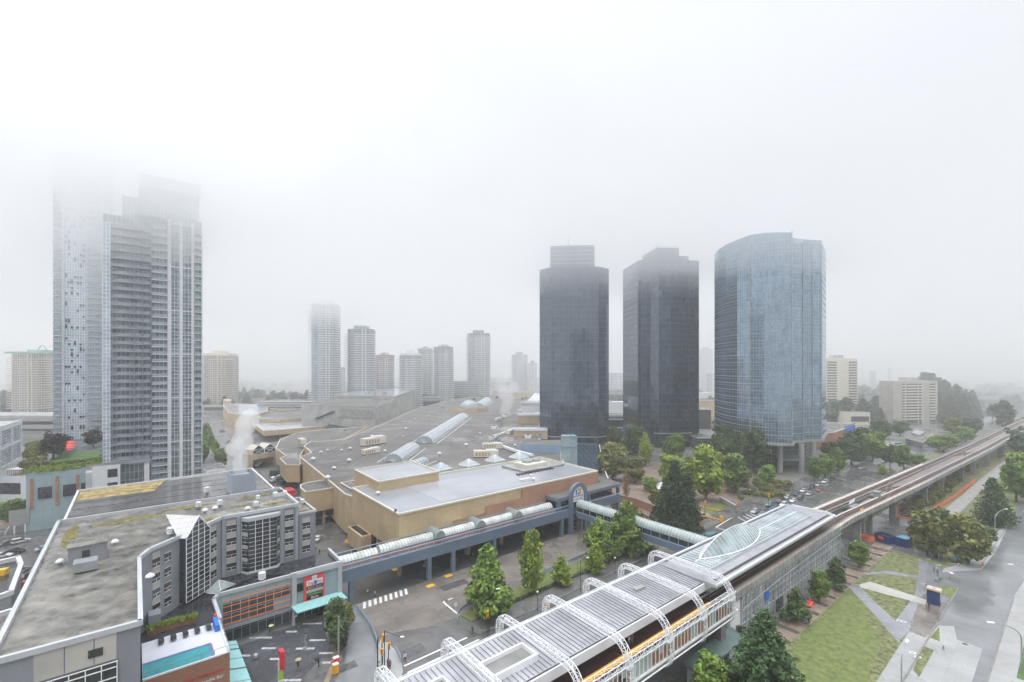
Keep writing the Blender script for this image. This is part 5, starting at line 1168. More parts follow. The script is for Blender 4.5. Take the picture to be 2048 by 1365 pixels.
apt(1414, 1428, 748, 800, 'apt_wall_pale', 'short white block beside the edge of the blue tower', 'none')
# beige slab blocks on the right
def slabblock(x0, x1, yt, Y, label, m='apt_wall_beige', zones=((0, .33), (.72, 1.0)), rot=.12):
    c = D((x0 + x1) / 2, Y); wd = (x1 - x0) / F * Y; h = CH - (yt - HY) / F * Y; rt = root('slab_block', c, label, 'apartment block')
    f = MB(); f.box(c, wd, 16, h, rot, 0); f.build('wall', 'cream_coping' if m == 'apt_wall_beige' else 'beige_panel', rt)
    X = Vector((math.cos(rot), math.sin(rot), 0)); Nn = Vector((X.y, -X.x, 0)); first = None
    for k in range(int(h / 2.9) - 2):
        pass
    for (a, b) in zones:
        f = MB(); p = c + X * wd * ((a + b) / 2 - .5) + Nn * 8.02; f.box(p, wd * (b - a) * .96, .12, h - 3, rot); f.build('window_strip', 'dark_glass', rt)
        f = MB(); p = c + X * wd * ((a + b) / 2 - .5) + Nn * 8.6; f.box(p + Z * 3.2, wd * (b - a) * .98, 1.3, 1.35, rot); o = f.build('balcony', 'cream_coping', rt); level_copies(o, int((h - 4) / 2.9), 2.9)
    f = MB(); f.box(c + Z * h, wd * .3, 8, 3.5, rot); f.build('penthouse', 'beige_panel', rt); return rt
slabblock(1640, 1705, 717, 520, 'cream apartment slab with balcony stacks right of the blue tower')
slabblock(1767, 1866, 762, 495, 'wide grey-beige apartment slab in front of the dark conifers', 'x', ((.20, .27), (.30, .55), (.58, .64), (.82, .95)))
apt(1740, 1752, 742, 900, 'apt_wall_pale', 'faint white tower far right of the cream slab', 'none', name='distant_tower')
apt(1776, 1784, 735, 1000, 'apt_wall_pale', 'faint slim tower above the wide beige slab', 'none', name='distant_tower')
# low buildings -----------------------------------------------------------------
def low(x0, x1, y0, z1, depth, wall, roofm, label, cat='building', rot=0.0, name='low_building', band=True, extra=0):
    """front wall foot seen at row y0 between columns x0 and x1"""
    a, b = W(x0, y0), W(x1, y0); X = Vector((math.cos(rot), math.sin(rot), 0)); L_ = (b - a).length; b = a + X * L_; n = Vector((-X.y, X.x, 0)) * depth
    rt = root(name, (a + b) / 2, label, cat); f = MB(); f.prism([a, b, b + n, a + n], 0, z1, 0, 1); w_ = f.build('wall', [wall, roofm], rt)
    f = MB(); o = -n.normalized() * .25; f.prism([a + o, b + o, b + n, a + n], z1 + .004, z1 + .6, bottom=True); f.build('roof_edge', 'coping_white', rt)
    f = MB(); f.prism([a + n * .04 + Vector((0, 0, 0)), b + n * .04, b + n * .96, a + n * .96], z1 + .6, z1 + .63); f.build('roof', roofm, rt)
    if band:
        f = MB(); o2 = -n.normalized() * .08; f.prism([a.lerp(b, .05) + o2, a.lerp(b, .95) + o2, a.lerp(b, .95), a.lerp(b, .05)], z1 * .25, z1 * .7); f.build('window_band', 'dark_glass', rt)
    for k in range(extra): p = a.lerp(b, (k + .7) / (extra + .5)) + n * .5; f = MB(); f.box(p + Z * (z1 + .64), 3, 2.4, 1.8, k); f.build('roof_unit', 'galv', rt)
    return rt
low(880, 962, 812, 36, 30, 'office_band', 'roof_gravel', 'low pale office block with ribbon windows behind the mall', name='office_block', extra=2, band=False)
low(878, 897, 814, 46, 20, 'coping_white', 'roof_gravel', 'blank white slab at the left end of the pale office block', band=False)
low(515, 632, 838, 19, 30, 'office_band', 'roof_gravel', 'long low white shop block above the ramp parkade', name='shop_block', extra=3)
low(523, 548, 845, 9, 6, 'red_paint', 'roof_gravel', 'red fronted shop below the long low white block', band=False)
low(405, 470, 824, 8, 18, 'office_band', 'roof_gravel', 'low grey building behind the street at the parkade', extra=1)
low(985, 1080, 806, 17, 25, 'tan_stucco', 'roof_gravel', 'tan walled store at the far right of the mall roof', band=False, extra=2)
low(960, 1080, 783, 32, 40, 'office_band', 'roof_wet', 'distant grey office range beyond the mall', extra=2)
low(845, 880, 822, 18, 14, 'apt_wall_pale', 'roof_gravel', 'small white row of houses beyond the concrete box', extra=1)
for i, (x0, x1, y, z, m, l) in enumerate(((1205, 1250, 862, 14, 'office_band', 'white parking deck between the dark towers, lower tier'), (1200, 1252, 835, 17, 'coping_white', 'white roofed deck between the dark towers, upper tier'), (1210, 1250, 812, 24, 'apt_wall_pale', 'pale block behind the white parking deck'), (1220, 1246, 795, 45, 'apt_wall_pale', 'far white block behind the pale one between the dark towers'),
        (1390, 1422, 858, 18, 'dark_metal', 'dark roofed hall between the dark tower and the blue tower'), (1392, 1432, 832, 18, 'tan_stucco', 'tan and white store behind the dark hall'), (1394, 1430, 815, 20, 'coping_white', 'white shed behind the tan and white store'), (1394, 1430, 900, 8, 'store_glass', 'small glass pavilion at the foot of the second dark tower'),
        (1640, 1700, 842, 12, 'beige_panel', 'beige low parking building below the cream slab'), (1700, 1740, 850, 12, 'cream_coping', 'pale small shop right of the beige parking building'), (1870, 1960, 800, 10, 'coping_white', 'far pale sheds in the mist beside the road'), (1960, 2048, 812, 12, 'concrete_pale', 'far shop with pale roof beside the wet road'), (1995, 2090, 796, 14, 'apt_wall_beige', 'far beige block fading out at the road end'))):
    low(x0, x1, y, z, 18, m, 'roof_gravel' if i not in (1, 3, 6) else 'deck_white', l, extra=i % 2, band=m not in ('tan_stucco', 'dark_metal', 'coping_white', 'store_glass'))
br = root('brick_store', W(1665, 905), 'brick red store with blue sign wall beside the blue glass tower', 'store')
p0, p1, p2, p3 = W(1626, 868, 11), W(1668, 866, 11), W(1710, 850, 11), W(1650, 845, 11); f = MB(); f.prism([p0, p1, p2, p3], 0, 11, 0, 1); f.build('wall', ['brick', 'roof_gravel'], br)
f = MB(); d = (p2 - p1); n_ = Vector((d.y, -d.x, 0)).normalized() * .15; a, b = p1.lerp(p2, .45), p2; f.prism([a + n_, b + n_, b, a], 4, 12.5); f.build('blue_sign_wall', 'blue_paint', br)
f = MB(); a, b = p1.lerp(p2, .55), p1.lerp(p2, .9); f.prism([a + n_ * 2, b + n_ * 2, b + n_, a + n_], 8, 11.5, bottom=True); f.build('blue_sign', 'bright_blue', br)
f = MB(); 
for a, b in zip((p0, p1, p2), (p1, p2, p3)): d = b - a; f.box((a + b) / 2 + Z * .01, d.length, .6, .6, math.atan2(d.y, d.x))
f.build('coping', 'coping_white', br)
cv = root('corner_cafe', W(1836, 900), 'low cream building with flat square roof at the road junction', 'building')
f = MB(); P = pxz(6.5, 1808, 871, 1846, 881, 1866, 865, 1822, 856); f.prism(P, 4.4, 6.5, 0, 1, bottom=True); f.build('roof', ['cream_coping', 'roof_gravel'], cv); m_ = sum(P, Vector()) / 4
f = MB(); f.prism([m_ + (p - m_) * .88 for p in P], 0, 4.4); f.build('glass_front', 'store_glass', cv)
f = MB(); m2 = Vector((m_.x, m_.y, 0)); f.prism([m2 + (Vector((p.x, p.y, 0)) - m2) * .45 for p in P], 6.51, 7.6); f.build('roof_plant', 'galv', cv)

# ============================================================ HOTEL with bays
ht = root('hotel', UW(10, -125), 'grey stepped hotel with gabled glass bay, square glass bay and mossy flat roof', 'hotel')
HZ = 24.0; WF = -121.7
foot = [UW(31.1, WF), UW(15, WF), UW(11.6, -118.0), UW(6.0, -112.6), UW(2.0, -108.6), UW(.5, -105), UW(.5, -78.5), UW(-13, -78.5), UW(-13, -140.8), UW(31.1, -140.8)]
f = MB(); f.prism(foot, 0, HZ, 0, 1); f.build('wall', ['grey_stucco', 'roof_moss'], ht)
f = MB()
for a, b in zip(foot, foot[1:] + foot[:1]): d = b - a; f.box((a + b) / 2 + Z * (HZ + .004), d.length + .3, .55, .7, math.atan2(d.y, d.x))
f.build('coping', 'grey_light', ht)
f = MB(); f.prism([UW(31.3, WF - .4), UW(35.2, WF - .4), UW(35.2, -137), UW(31.3, -137)], 0, 21.6, 0, 1); an = f.build('annex', ['grey_stucco', 'roof_moss'], ht)
f = MB()
for a, b in (((31.3, WF - .4), (35.2, WF - .4)), ((35.2, WF - .4), (35.2, -137)), ((31.3, -137), (35.2, -137))): p, q = UW(*a), UW(*b); d = q - p; f.box((p + q) / 2 + Z * 21.604, d.length + .3, .45, .5, math.atan2(d.y, d.x))
f.build('coping', 'grey_light', an)
def mosspatch(pts, z, parent):
    f = MB(); f.poly([(p.x, p.y, z + .02) for p in pts]); f.build('moss_bed', 'moss', parent)
def uwring(u0, u1, w0, w1, n=10):
    return [UW((u0 + u1) / 2 + (u1 - u0) / 2 * math.cos(2 * math.pi * k / n) * random.uniform(.8, 1.1), (w0 + w1) / 2 + (w1 - w0) / 2 * math.sin(2 * math.pi * k / n) * random.uniform(.7, 1.1)) for k in range(n)]
random.seed(11)
for r in ((-11.5, -9, -138, -120), (5, 12, -120, -117.5), (17, 25, -131, -129.5),(16, 28, -124.4, -122.2), (24, 30, -129, -126), (4, 16, -138.5, -136), (20, 30.5, -138.8, -136.6), (-8, 6, -136, -132), (11, 17, -124.5, -122)): mosspatch(uwring(*r), HZ, ht)
for r in ((31.8, 34.8, -126, -122.6), (31.9, 34.6, -135, -131)): mosspatch(uwring(*r), 21.6, an)
def wallobj(p, q):
    d = (q - p).normalized(); n = Vector((d.y, -d.x, 0))
    if n.dot(N) < 0: n = -n
    return d, n
def hwin(p, q, s, wd, z, h=1.75, parent=ht):
    """a framed window with its pale spandrel below, on the wall from p to q, s metres along"""
    d, n = wallobj(p, q); a = p + d * s; f = MB(); f.prism([a + n * .02, a + d * wd + n * .02, a + d * wd + n * .06, a + n * .06], z, z + h, bottom=True); o = f.build('window', 'dark_glass', parent)
    f = MB(); t = .09
    P = lambda x: a + d * x
    for x0, x1, z0, z1 in ((0, wd, z - .02, z + t), (0, wd, z + h * .38, z + h * .38 + .07), (wd * .5 - .04, wd * .5 + .04, z, z + h * .38), (0, wd, z + h - t, z + h)): f.prism([P(x0) + n * .05, P(x1) + n * .05, P(x1) + n * .13, P(x0) + n * .13], z0, z1, bottom=True)
    f.build('frame', 'coping_white', o)
def spandrel(p, q, s, wd, z, h=1.0): 
    d, n = wallobj(p, q); a = p + d * s; f = MB(); f.prism([a + n * .02, a + d * wd + n * .02, a + d * wd + n * .045, a + n * .045], z, z + h, bottom=True); f.build('spandrel', 'beige_panel', ht)
FP = lambda u: UW(u, WF)
ZF = [12.1, 14.95, 17.8, 20.65]
for (u0, wd) in ((28.0, 1.9), (15.9, 1.9)):
    for k, z in enumerate(ZF): hwin(FP(u0), FP(40), 0, wd, z); spandrel(FP(u0), FP(40), 0, wd, z + 1.78)
A_ = UW(32.1, WF - .4)
for z in ZF[:-1]: hwin(A_, UW(40, WF - .4), 0, 1.8, z); spandrel(A_, UW(40, WF - .4), 0, 1.8, z + 1.78)
q0, q1 = UW(11.7, -118.1), UW(15, WF)
for z in ZF: hwin(q0, q1, 1.4, 1.7, z); spandrel(q0, q1, 1.4, 1.7, z + 1.78)
q0, q1 = UW(2.0, -108.6), UW(6.0, -112.6)
for z in ZF: hwin(q0, q1, .6, 1.6, z); spandrel(q0, q1, .6, 1.6, z + 1.78); hwin(q0, q1, 3.2, 1.5, z)
for u in (27.3, 30.6, 15.3, 18.2): f = MB(); f.uwbox(u - .35, u + .35, WF + .02, WF + .35, 11, 23.9); f.build('pier', 'grey_paint', ht)
# square bay
bay = [FP(18.9) , UW(19.9, WF + 1.6), UW(25.9, WF + 1.6), FP(26.9)]
f = MB(); f.prism([p for p in bay], 11.2, 22.8, 0, 1, bottom=True); sb_ = f.build('square_bay', ['dark_glass', 'grey_light'], ht)
f = MB()
for (a, b, n) in ((bay[0], bay[1], 1), (bay[1], bay[2], 4), (bay[2], bay[3], 1)):
    for k in range(n + 1):
        p = a.lerp(b, k / n); f.tube(Vector((p.x, p.y, 11.2)), Vector((p.x, p.y, 22.9)), .075, 4)
    z = 11.3
    while z < 22.9: f.tube(Vector((a.x, a.y, z)), Vector((b.x, b.y, z)), .045, 4); z += .96
f.build('glazing_bar', 'white_steel', sb_)
for z in (13.6, 16.5, 19.4): f = MB(); [f.prism([a + N * .03, b + N * .03, b + N * .08, a + N * .08], z, z + .9) for a, b in ((bay[0], bay[1]), (bay[2], bay[3]))]; f.build('spandrel', 'grey_light', sb_)
f = MB(); f.prism([FP(18.6), UW(19.7, WF + 2.0), UW(26.1, WF + 2.0), FP(27.2)], 10.9, 11.2, bottom=True); f.prism([FP(18.6), UW(19.7, WF + 1.8), UW(26.1, WF + 1.8), FP(27.2)], 22.8, 23.6, bottom=True); f.build('bay_trim', 'grey_light', sb_)
# gabled bay on the slanting wall
q0, q1 = UW(6.9, -113.2), UW(11.3, -117.4); d, n = wallobj(q0, q1); q0 = q0 + n * 1.3; q1 = q1 + n * 1.3; mid = (q0 + q1) / 2; back = -n * 1.6
f = MB(); zA, zE = 27.6, 24.2; V3 = lambda p, z: Vector((p.x, p.y, z))
f.poly([V3(q0, 11.2), V3(q1, 11.2), V3(q1, zE), V3(mid, zA), V3(q0, zE)]); f.poly([V3(q1, 11.2), V3(q1 + back, 11.2), V3(q1 + back, zE), V3(q1, zE)]); f.poly([V3(q0 + back, 11.2), V3(q0, 11.2), V3(q0, zE), V3(q0 + back, zE)])
gb = f.build('gabled_bay', 'dark_glass', ht)
f = MB(); L3 = (q1 - q0).length
for k in range(5):
    t = k / 4; p = q0.lerp(q1, t); zt = zE + (zA - zE) * (1 - abs(t - .5) * 2); f.tube(V3(p, 11.2) + n * .04, V3(p, zt) + n * .04, .085, 4)
z = 11.3
while z < zA - .2:
    if z < zE: a, b = q0, q1
    else: t = (z - zE) / (zA - zE) * .5; a, b = q0.lerp(q1, t), q0.lerp(q1, 1 - t)
    f.tube(V3(a, z) + n * .05, V3(b, z) + n * .05, .045, 4); z += .96
for a, b in ((V3(q0, zE), V3(mid, zA)), (V3(q1, zE), V3(mid, zA))): f.tube(a + n * .08, b + n * .08, .16, 5)
f.build('glazing_bar', 'white_steel', gb)
f = MB(); bk = -n * 7.5; mm = V3(mid, zA)
f.poly([V3(q0 - d * .2, zE - .1), mm, mm + bk, V3(q0 - d * .2, zE - .1) + back]); f.poly([mm, V3(q1 + d * .2, zE - .1), V3(q1 + d * .2, zE - .1) + back, mm + bk])
f.build('gable_roof', 'roof_tiles', gb)
# lower wing toward the viewer
for k, (u0, u1) in enumerate(((-9.4, -6.8), (-6.7, -4.1), (-4.0, -1.9))): f = MB(); f.uwbox(u0, u1, -78.48, -78.4, 20.6, 24.0); f.build('wall_panel', 'beige_panel', ht)
f = MB(); f.uwbox(-9.4, -1.9, -78.46, -78.3, 15, 20.4); lg = f.build('atrium_window', 'dark_glass', ht); f = MB()
for k in range(6): f.uwbox(-9.4 + k * 1.5, -9.3 + k * 1.5, -78.28, -78.12, 15, 20.4)
for z in (17, 18.3, 19.6, 20.3): f.uwbox(-9.4, -1.9, -78.28, -78.15, z, z + .1)
f.build('glazing_bar', 'white_steel', lg)
f = MB(); f.uwbox(-4.6, -3.2, -78.38, -78.3, 21.6, 22.6); f.build('small_window', 'dark_glass', ht)
# big grey roof behind, with dry sedum patch
gr = root('grey_roof_hall', UW(10, -160), 'broad flat grey-roofed hall with a patch of dry yellow sedum', 'building')
o = roofed('hall', [UW(-12.5, -141.2), UW(30.6, -141.2), UW(30.9, -180), UW(-12.5, -178)], 0, 23.2, 'grey_stucco', 'asphalt_old', gr, .35, 'coping_white')
sp = MB(); sp.poly([UW(-12, -165, 23.23), UW(4, -165, 23.23), UW(7, -178.3, 23.23), UW(-12, -177.3, 23.23)]); sp.build('sedum_bed', 'sedum', gr)
f = MB()
for w in (-148, -155, -162, -169): f.uwbox(-12, 30, w, w + .12, 23.22, 23.28)
f.build('roof_seam', 'roof_black', gr)
f = MB(); f.path([UW(8, -176.5, 23.5), UW(29, -177, 23.5)], .12, 4); f.build('pipe', 'coping_white', gr)
ct = root('cooling_tower', UW(21, -158, 23.2), 'open-topped grey sheet-metal cooling tower giving off steam', 'cooling tower')
a, b_ = W(464.7, 991.5, 23.25), W(511, 984, 23.25); d = (b_ - a); nn = Vector((-d.y, d.x, 0)).normalized() * 6.5
for p, q in ((a, b_), (b_, b_ + nn), (b_ + nn, a + nn), (a + nn, a)):
    e = q - p; f = MB(); f.box((p + q) / 2, e.length + .15, .16, 5.4, math.atan2(e.y, e.x)); f.build('screen_wall', 'screen_steel', ct)
f = MB(); e = d.normalized()
for k in range(int(d.length / .35)): f.box(a + e * (k * .35 + .2) - nn.normalized() * .12, .07, .07, 5.35, math.atan2(d.y, d.x))
for k in range(18): f.box(b_ + nn * (k + .5) / 18 + e * .12, .07, .07, 5.35, math.atan2(d.y, d.x))
f.build('corrugation', 'screen_steel', ct)
f = MB(); f.prism([a + nn * .05 + e * .3, b_ + nn * .05 - e * .3, b_ + nn * .95 - e * .3, a + nn * .95 + e * .3], 26.6, 26.8, bottom=True)
for t in (.3, .7): c = a.lerp(b_, t) + nn * .5; f.tube(V3(c, 26.8), V3(c, 28.2), 1.1, 14)
f.build('fan_deck', 'galv', ct)
def roofvent(name='stacked_vent'):
    rt = root(name, (0, 0, 0), 'white stacked louvre roof vent', 'roof vent'); f = MB(); f.tube((0, 0, 0), (0, 0, .5), .35, 10); f.build('stem', 'galv', rt)
    f = MB(); [f.tube((0, 0, .5 + k * .3), (0, 0, .66 + k * .3), .62, 12, .5) for k in range(4)]; f.build('louvre', 'coping_white', rt); return rt
RV = Once(roofvent)
for (x, y, z, l, s) in ((397, 1017, HZ, 'first on the mossy hotel roof, above the gable', 1), (440, 1013, HZ, 'second on the mossy hotel roof', 1), (513, 1016, HZ, 'third on the mossy hotel roof, above the square bay', 1), (516, 1001, HZ, 'far side of the mossy hotel roof', .8), (341, 1072, HZ, 'left of the gabled bay', 1.1), (605, 1009, 21.6, 'on the small mossy annex roof', .9), (524, 1163, 11.2, 'on the black shop roof', 1.3), (414, 988, 23.3, 'on the broad grey roof', 1.2)):
    RV.put(W(x, y, z), 0, (s, s, s), 'white stacked louvre vent, ' + l, 'stacked vents on the hotel and shop roofs')
for i, (x, y) in enumerate(((120, 1130), (230, 1090), (300, 1160), (410, 1026), (430, 1021), (495, 1022))):
    VT.put(W(x, y, HZ), 0, (.7,) * 3, 'small white cap vent on the mossy hotel roof, ' + ORD[i] + ' from the left', 'cap vents on the hotel roof')
rt = root('rooftop_chiller', W(548, 993, HZ), 'long white rooftop unit on the far end of the mossy roof', 'plant unit'); p = W(560, 992, HZ); f = MB(); f.box(p, 3.2, 1.4, 1.1, ANG); f.build('casing', 'coping_white', rt); f = MB(); f.box(p + Z * 1.1, 1.2, 1.1, .4, ANG); f.build('fan', 'dark_metal', rt)

# ============================================================ SHOPS with sign and louvres
sh = root('shop_building', UW(26, -115), 'black-roofed shop building with teal glass front, copper louvre lines and store sign', 'shops')
SZ = 10.8; SW = -112.5
foot = [UW(13.2, SW), UW(27.2, SW), UW(38.2, SW + .3), UW(38.4, WF - .2), UW(31.2, WF + .02), UW(15, WF + .02), UW(11.6, -117.6), UW(6, -112.2), UW(2.4, -108.5), UW(.6, -104.8), UW(.6, -101.4), UW(12.2, -101.4), UW(12.2, -110.5)]
f = MB(); f.prism(foot, 3.6, SZ, 0, 1, bottom=True); f.build('upper_floor', ['teal_panel', 'roof_black'], sh)
inner = [UW(14.5, -114), UW(37, -114.4), UW(37.5, -121.5), UW(12, -117.5), UW(2.5, -104.5), UW(11, -102.5)]
f = MB(); f.prism(inner, 0, 3.58); f.build('ground_floor', 'store_glass', sh)
f = MB()
for a, b, h in ((UW(13.2, SW), UW(27.2, SW), .7), (UW(27.2, SW + .2), UW(38.3, SW + .4), .9), (UW(12.2, -101.4), UW(12.2, -110.5), .7), (UW(12.2, -110.5), UW(13.2, SW), .7), (UW(38.35, SW + .3), UW(38.4, WF), .9)):
    d = b - a; f.box((a + b) / 2 + Z * (SZ + .004), d.length + .4, .6, h, math.atan2(d.y, d.x))
f.build('coping', 'grey_light', sh)
f = MB(); f.prism([UW(13.8, SW - .6), UW(27, SW - .4), UW(20.5, -116.6)], SZ + .01, SZ + .35, bottom=True)
for a, b in ((UW(13.8, SW - .6), UW(20.5, -116.6)), (UW(20.5, -116.6), UW(27, SW - .4))): d = b - a; f.box((a + b) / 2 + Z * (SZ + .36), d.length, .3, .35, math.atan2(d.y, d.x))
f.build('roof_triangle', 'roof_black', sh)
f = MB()
for z in (4.7, 5.9, 7.1, 8.3, 9.5): f.uwbox(14.0, 27.0, SW + .35, SW + .5, z, z + .13)
f.build('copper_louvre', 'orange_paint', sh)
f = MB(); f.uwbox(14.0, 27.0, SW + .04, SW + .1, 4.4, 9.0); f.build('dark_window', 'store_glass', sh)
f = MB(); f.uwbox(23.6, 27.0, SW + .12, SW + .18, 4.4, 7.0); f.build('pale_panel', 'teal_panel', sh)
f = MB(); f.uwbox(13.4, 27.2, SW + .02, SW + .4, 3.5, 4.35); f.build('base_beam', 'grey_paint', sh)
f = MB(); f.uwbox(27.25, 28.2, SW + .02, SW + .7, 3.6, SZ + .6); f.uwbox(37.3, 38.3, SW + .3, SW + .8, 0, SZ + .6); f.uwbox(27.25, 38.3, SW + .31, SW + .75, SZ - .3, SZ + .6); f.uwbox(27.3, 27.9, SW, SW + .6, 0, 3.6); f.build('sign_frame', 'grey_light', sh)
f = MB(); f.uwbox(28.3, 29.6, SW + .05, SW + .35, 7.2, 8.9); f.build('dark_window', 'dark_glass', sh)
f = MB(); f.prism([UW(27.0, SW + .5), UW(38.0, SW + .5), UW(38.8, SW + 3.2), UW(27.6, SW + 3.2)], 3.9, [4.6, 4.6, 3.7, 3.7], bottom=False); f.build('glass_awning', 'canopy_teal', sh)
sgn = MB(); sgn.uwbox(29.8, 34.3, SW + .36, SW + .55, 4.5, 10.2); sg = sgn.build('store_sign', 'red_umbrella', sh)
def sgp(u0, u1, z0, z1, m, nm='sign_panel'): b = MB(); b.uwbox(u0, u1, SW + .56, SW + .6, z0, z1); return b.build(nm, m, sg)
sgp(31.5, 32.6, 9.2, 10.05, 'white_paint'); sgp(30.3, 33.9, 7.95, 9.15, 'white_paint'); sgp(30.3, 33.9, 7.05, 7.9, 'blue_paint'); sgp(30.3, 33.9, 6.35, 7.0, 'grey_light'); sgp(30.3, 33.9, 5.65, 6.3, 'green_paint'); sgp(30.3, 33.9, 4.75, 5.6, 'black_paint')
sx = 32.1
word('ToysRUs', .85, UW(sx, SW + .64, 8.5), U, Z, 'red_paint', sg); b = MB(); b.uwbox(31.95, 32.5, SW + .66, SW + .7, 8.1, 8.9); b.build('blue_letter', 'bright_blue', sg)
word('BEST BUY', .72, UW(sx, SW + .64, 7.45), U, Z, 'signal_yellow', sg); word('HomeSense', .56, UW(sx, SW + .64, 5.95), U, Z, 'lime', sg); word('Earls', .85, UW(sx, SW + .64, 5.15), U, Z, 'white_paint', sg); word('Station Square', .24, UW(32.05, SW + .64, 9.6), U, Z, 'grey_paint', sg)
sk2 = root('hipped_skylight', UW(12, -112.2, SZ), 'hipped greenish glass skylight on the black shop roof', 'skylight')
P4 = [W(x, y, SZ + .02) for x, y in ((411, 1186), (443, 1190), (472, 1169), (446, 1163))]; r0, r1 = P4[0].lerp(P4[3], .5).lerp(P4[1].lerp(P4[2], .5), .3) + Z * 1.6, P4[0].lerp(P4[3], .5).lerp(P4[1].lerp(P4[2], .5), .75) + Z * 1.6
f = MB(); f.poly([P4[0], P4[1], r0]); f.poly([P4[1], P4[2], r1, r0]); f.poly([P4[2], P4[3], r1]); f.poly([P4[3], P4[0], r0, r1]); f.build('glazing', 'vault_grey', sk2)
f = MB(); [f.tube(a, b, .09, 4) for a, b in ((P4[0], P4[1]), (P4[1], P4[2]), (P4[2], P4[3]), (P4[3], P4[0]), (P4[0], r0), (P4[1], r0), (P4[2], r1), (P4[3], r1), (r0, r1))]
for k in range(1, 7): f.tube(P4[1].lerp(P4[2], k / 7), r0.lerp(r1, k / 7), .05, 4)
f.build('frame', 'coping_white', sk2)
# pool terrace on the brick shop
bp_ = root('brick_shop', UW(6, -95), 'orange brick shop carrying a white pool terrace on its roof', 'shop')
f = MB(); f.prism([UW(.8, -89), UW(12.1, -89), UW(12.1, -101.3), UW(.8, -101.3)], 0, 10.9, 0, 1); f.build('wall', ['brick', 'deck_white'], bp_)
f = MB()
for a, b in ((UW(.8, -89.1), UW(12.1, -89.1)), (UW(12.0, -89), UW(12.0, -101.3))): d = b - a; f.box((a + b) / 2 + Z * 10.904, d.length, .3, .25, math.atan2(d.y, d.x))
f.build('coping', 'coping_white', bp_)
f = MB(); f.uwbox(.85, 9.6, -93.6, -89.7, 10.91, 10.96); po = f.build('pool_water', 'pool_water', bp_); f = MB(); f.uwbox(.85, 10.0, -94.1, -93.6, 10.91, 11.0); f.uwbox(9.6, 10.1, -93.6, -89.7, 10.91, 11.0); f.build('pool_edge', 'pool_edge', po)
f = MB(); 
for k in range(7): f.tube(UW(1.0 + k * 1.8, -89.1, 11.1), UW(1.0 + k * 1.8, -89.1, 12.1), .035, 4)
for k in range(5): f.tube(UW(12.0, -89.1 - k * 2.6, 11.1), UW(12.0, -89.1 - k * 2.6, 12.1), .035, 4)
f.path([UW(.8, -89.1, 12.1), UW(12.0, -89.1, 12.1), UW(12.0, -101, 12.1)], .04, 4); f.build('glass_rail', 'galv', bp_)
f = MB(); f.uwbox(5.0, 8.6, -88.98, -88.9, 0, 6.2); f.build('shopfront', 'teal_panel', bp_)
word("Seafood Restaurant", .82, UW(8.0, -88.92, 8.6), U, Z, 'red_paint', bp_); word('Natural Noodle Bar', .72, UW(8.3, -88.92, 7.55), U, Z, 'white_paint', bp_)
b = MB(); b.uwbox(3.0, 4.7, -88.98, -88.9, 8.0, 9.1); b.build('red_logo', 'red_paint', bp_); b = MB(); b.uwbox(3.5, 5.2, -88.98, -88.88, 7.0, 7.7); b.build('green_logo', 'green_paint', bp_)
# teal glass awnings along the plaza side
for i, (w0_, w1_) in enumerate(((-104.5, -101.3), (-101.0, -94.2), (-93.9, -86.0))):
    rt = root('teal_awning', UW(13.5, (w0_ + w1_) / 2, 0), ('short', 'middle', 'nearest')[i] + ' teal glass awning along the brick shop', 'awning', 'teal awnings beside the plaza')
    f = MB(); f.prism([UW(12.3, w0_), UW(15.3, w0_), UW(15.3, w1_), UW(12.3, w1_)], 4.4, [5.3, 4.6, 4.6, 5.3], bottom=True); f.build('glass_roof', 'canopy_teal', rt); f = MB(); [f.tube(UW(12.3, w, 5.36), UW(15.3, w, 4.66), .06, 4) for w in (w0_, (w0_ + w1_) / 2, w1_)]; f.build('bracket', 'galv', rt)
def lounger():
    rt = root('sun_lounger', (0, 0, 0), 'dark sun lounger', 'lounger'); f = MB(); f.box((0, -.3, .3), .65, 1.3, .1); f.build('seat', 'dark_metal', rt); f = MB(); f.prism([(-.32, .35), (.32, .35), (.32, .95), (-.32, .95)], .3, [.4, .4, .8, .8]); f.build('backrest', 'dark_metal', rt)
    for x in (-.28, .28):
        for y in (-.8, .5): f = MB(); f.box((x, y, 0), .06, .06, .3); f.build('leg', 'galv', rt)
    return rt
LG = Once(lounger)
for i in range(5): LG.put(UW(3.4 + i * 1.7, -99.6, 10.92), ANG + math.pi, (1.2, 1.2, 1.2), 'dark lounger beside the pool, ' + ORD[i] + ' from the hotel wall', 'loungers beside the pool')
rt = root('blue_slide_cushion', UW(11.4, -98.5, 10.92), 'bright blue folded cover standing at the terrace corner', 'cover'); f = MB(); f.prism([UW(10.9, -100), UW(11.6, -100), UW(11.7, -97.4), UW(11.0, -97.4)], 10.92, [12.6, 12.4, 11.9, 12.1]); f.build('cover', 'bright_blue', rt); f = MB(); f.uwbox(11.1, 11.5, -100.4, -100.02, 10.92, 12.9); f.build('red_end', 'red_umbrella', rt)
rt = root('terrace_planter', UW(4, -103.5, SZ), 'brown timber planter of clipped green shrubs on the black roof', 'planter'); f = MB(); f.uwbox(1.6, 8.6, -104.6, -103.7, SZ, SZ + .8); f.build('box', 'wood', rt); f = MB(); f.uwbox(1.8, 3.6, -108.5, -106, SZ, SZ + 2.4); f.build('roof_hut', 'grey_paint', rt)
PLANTER = rt
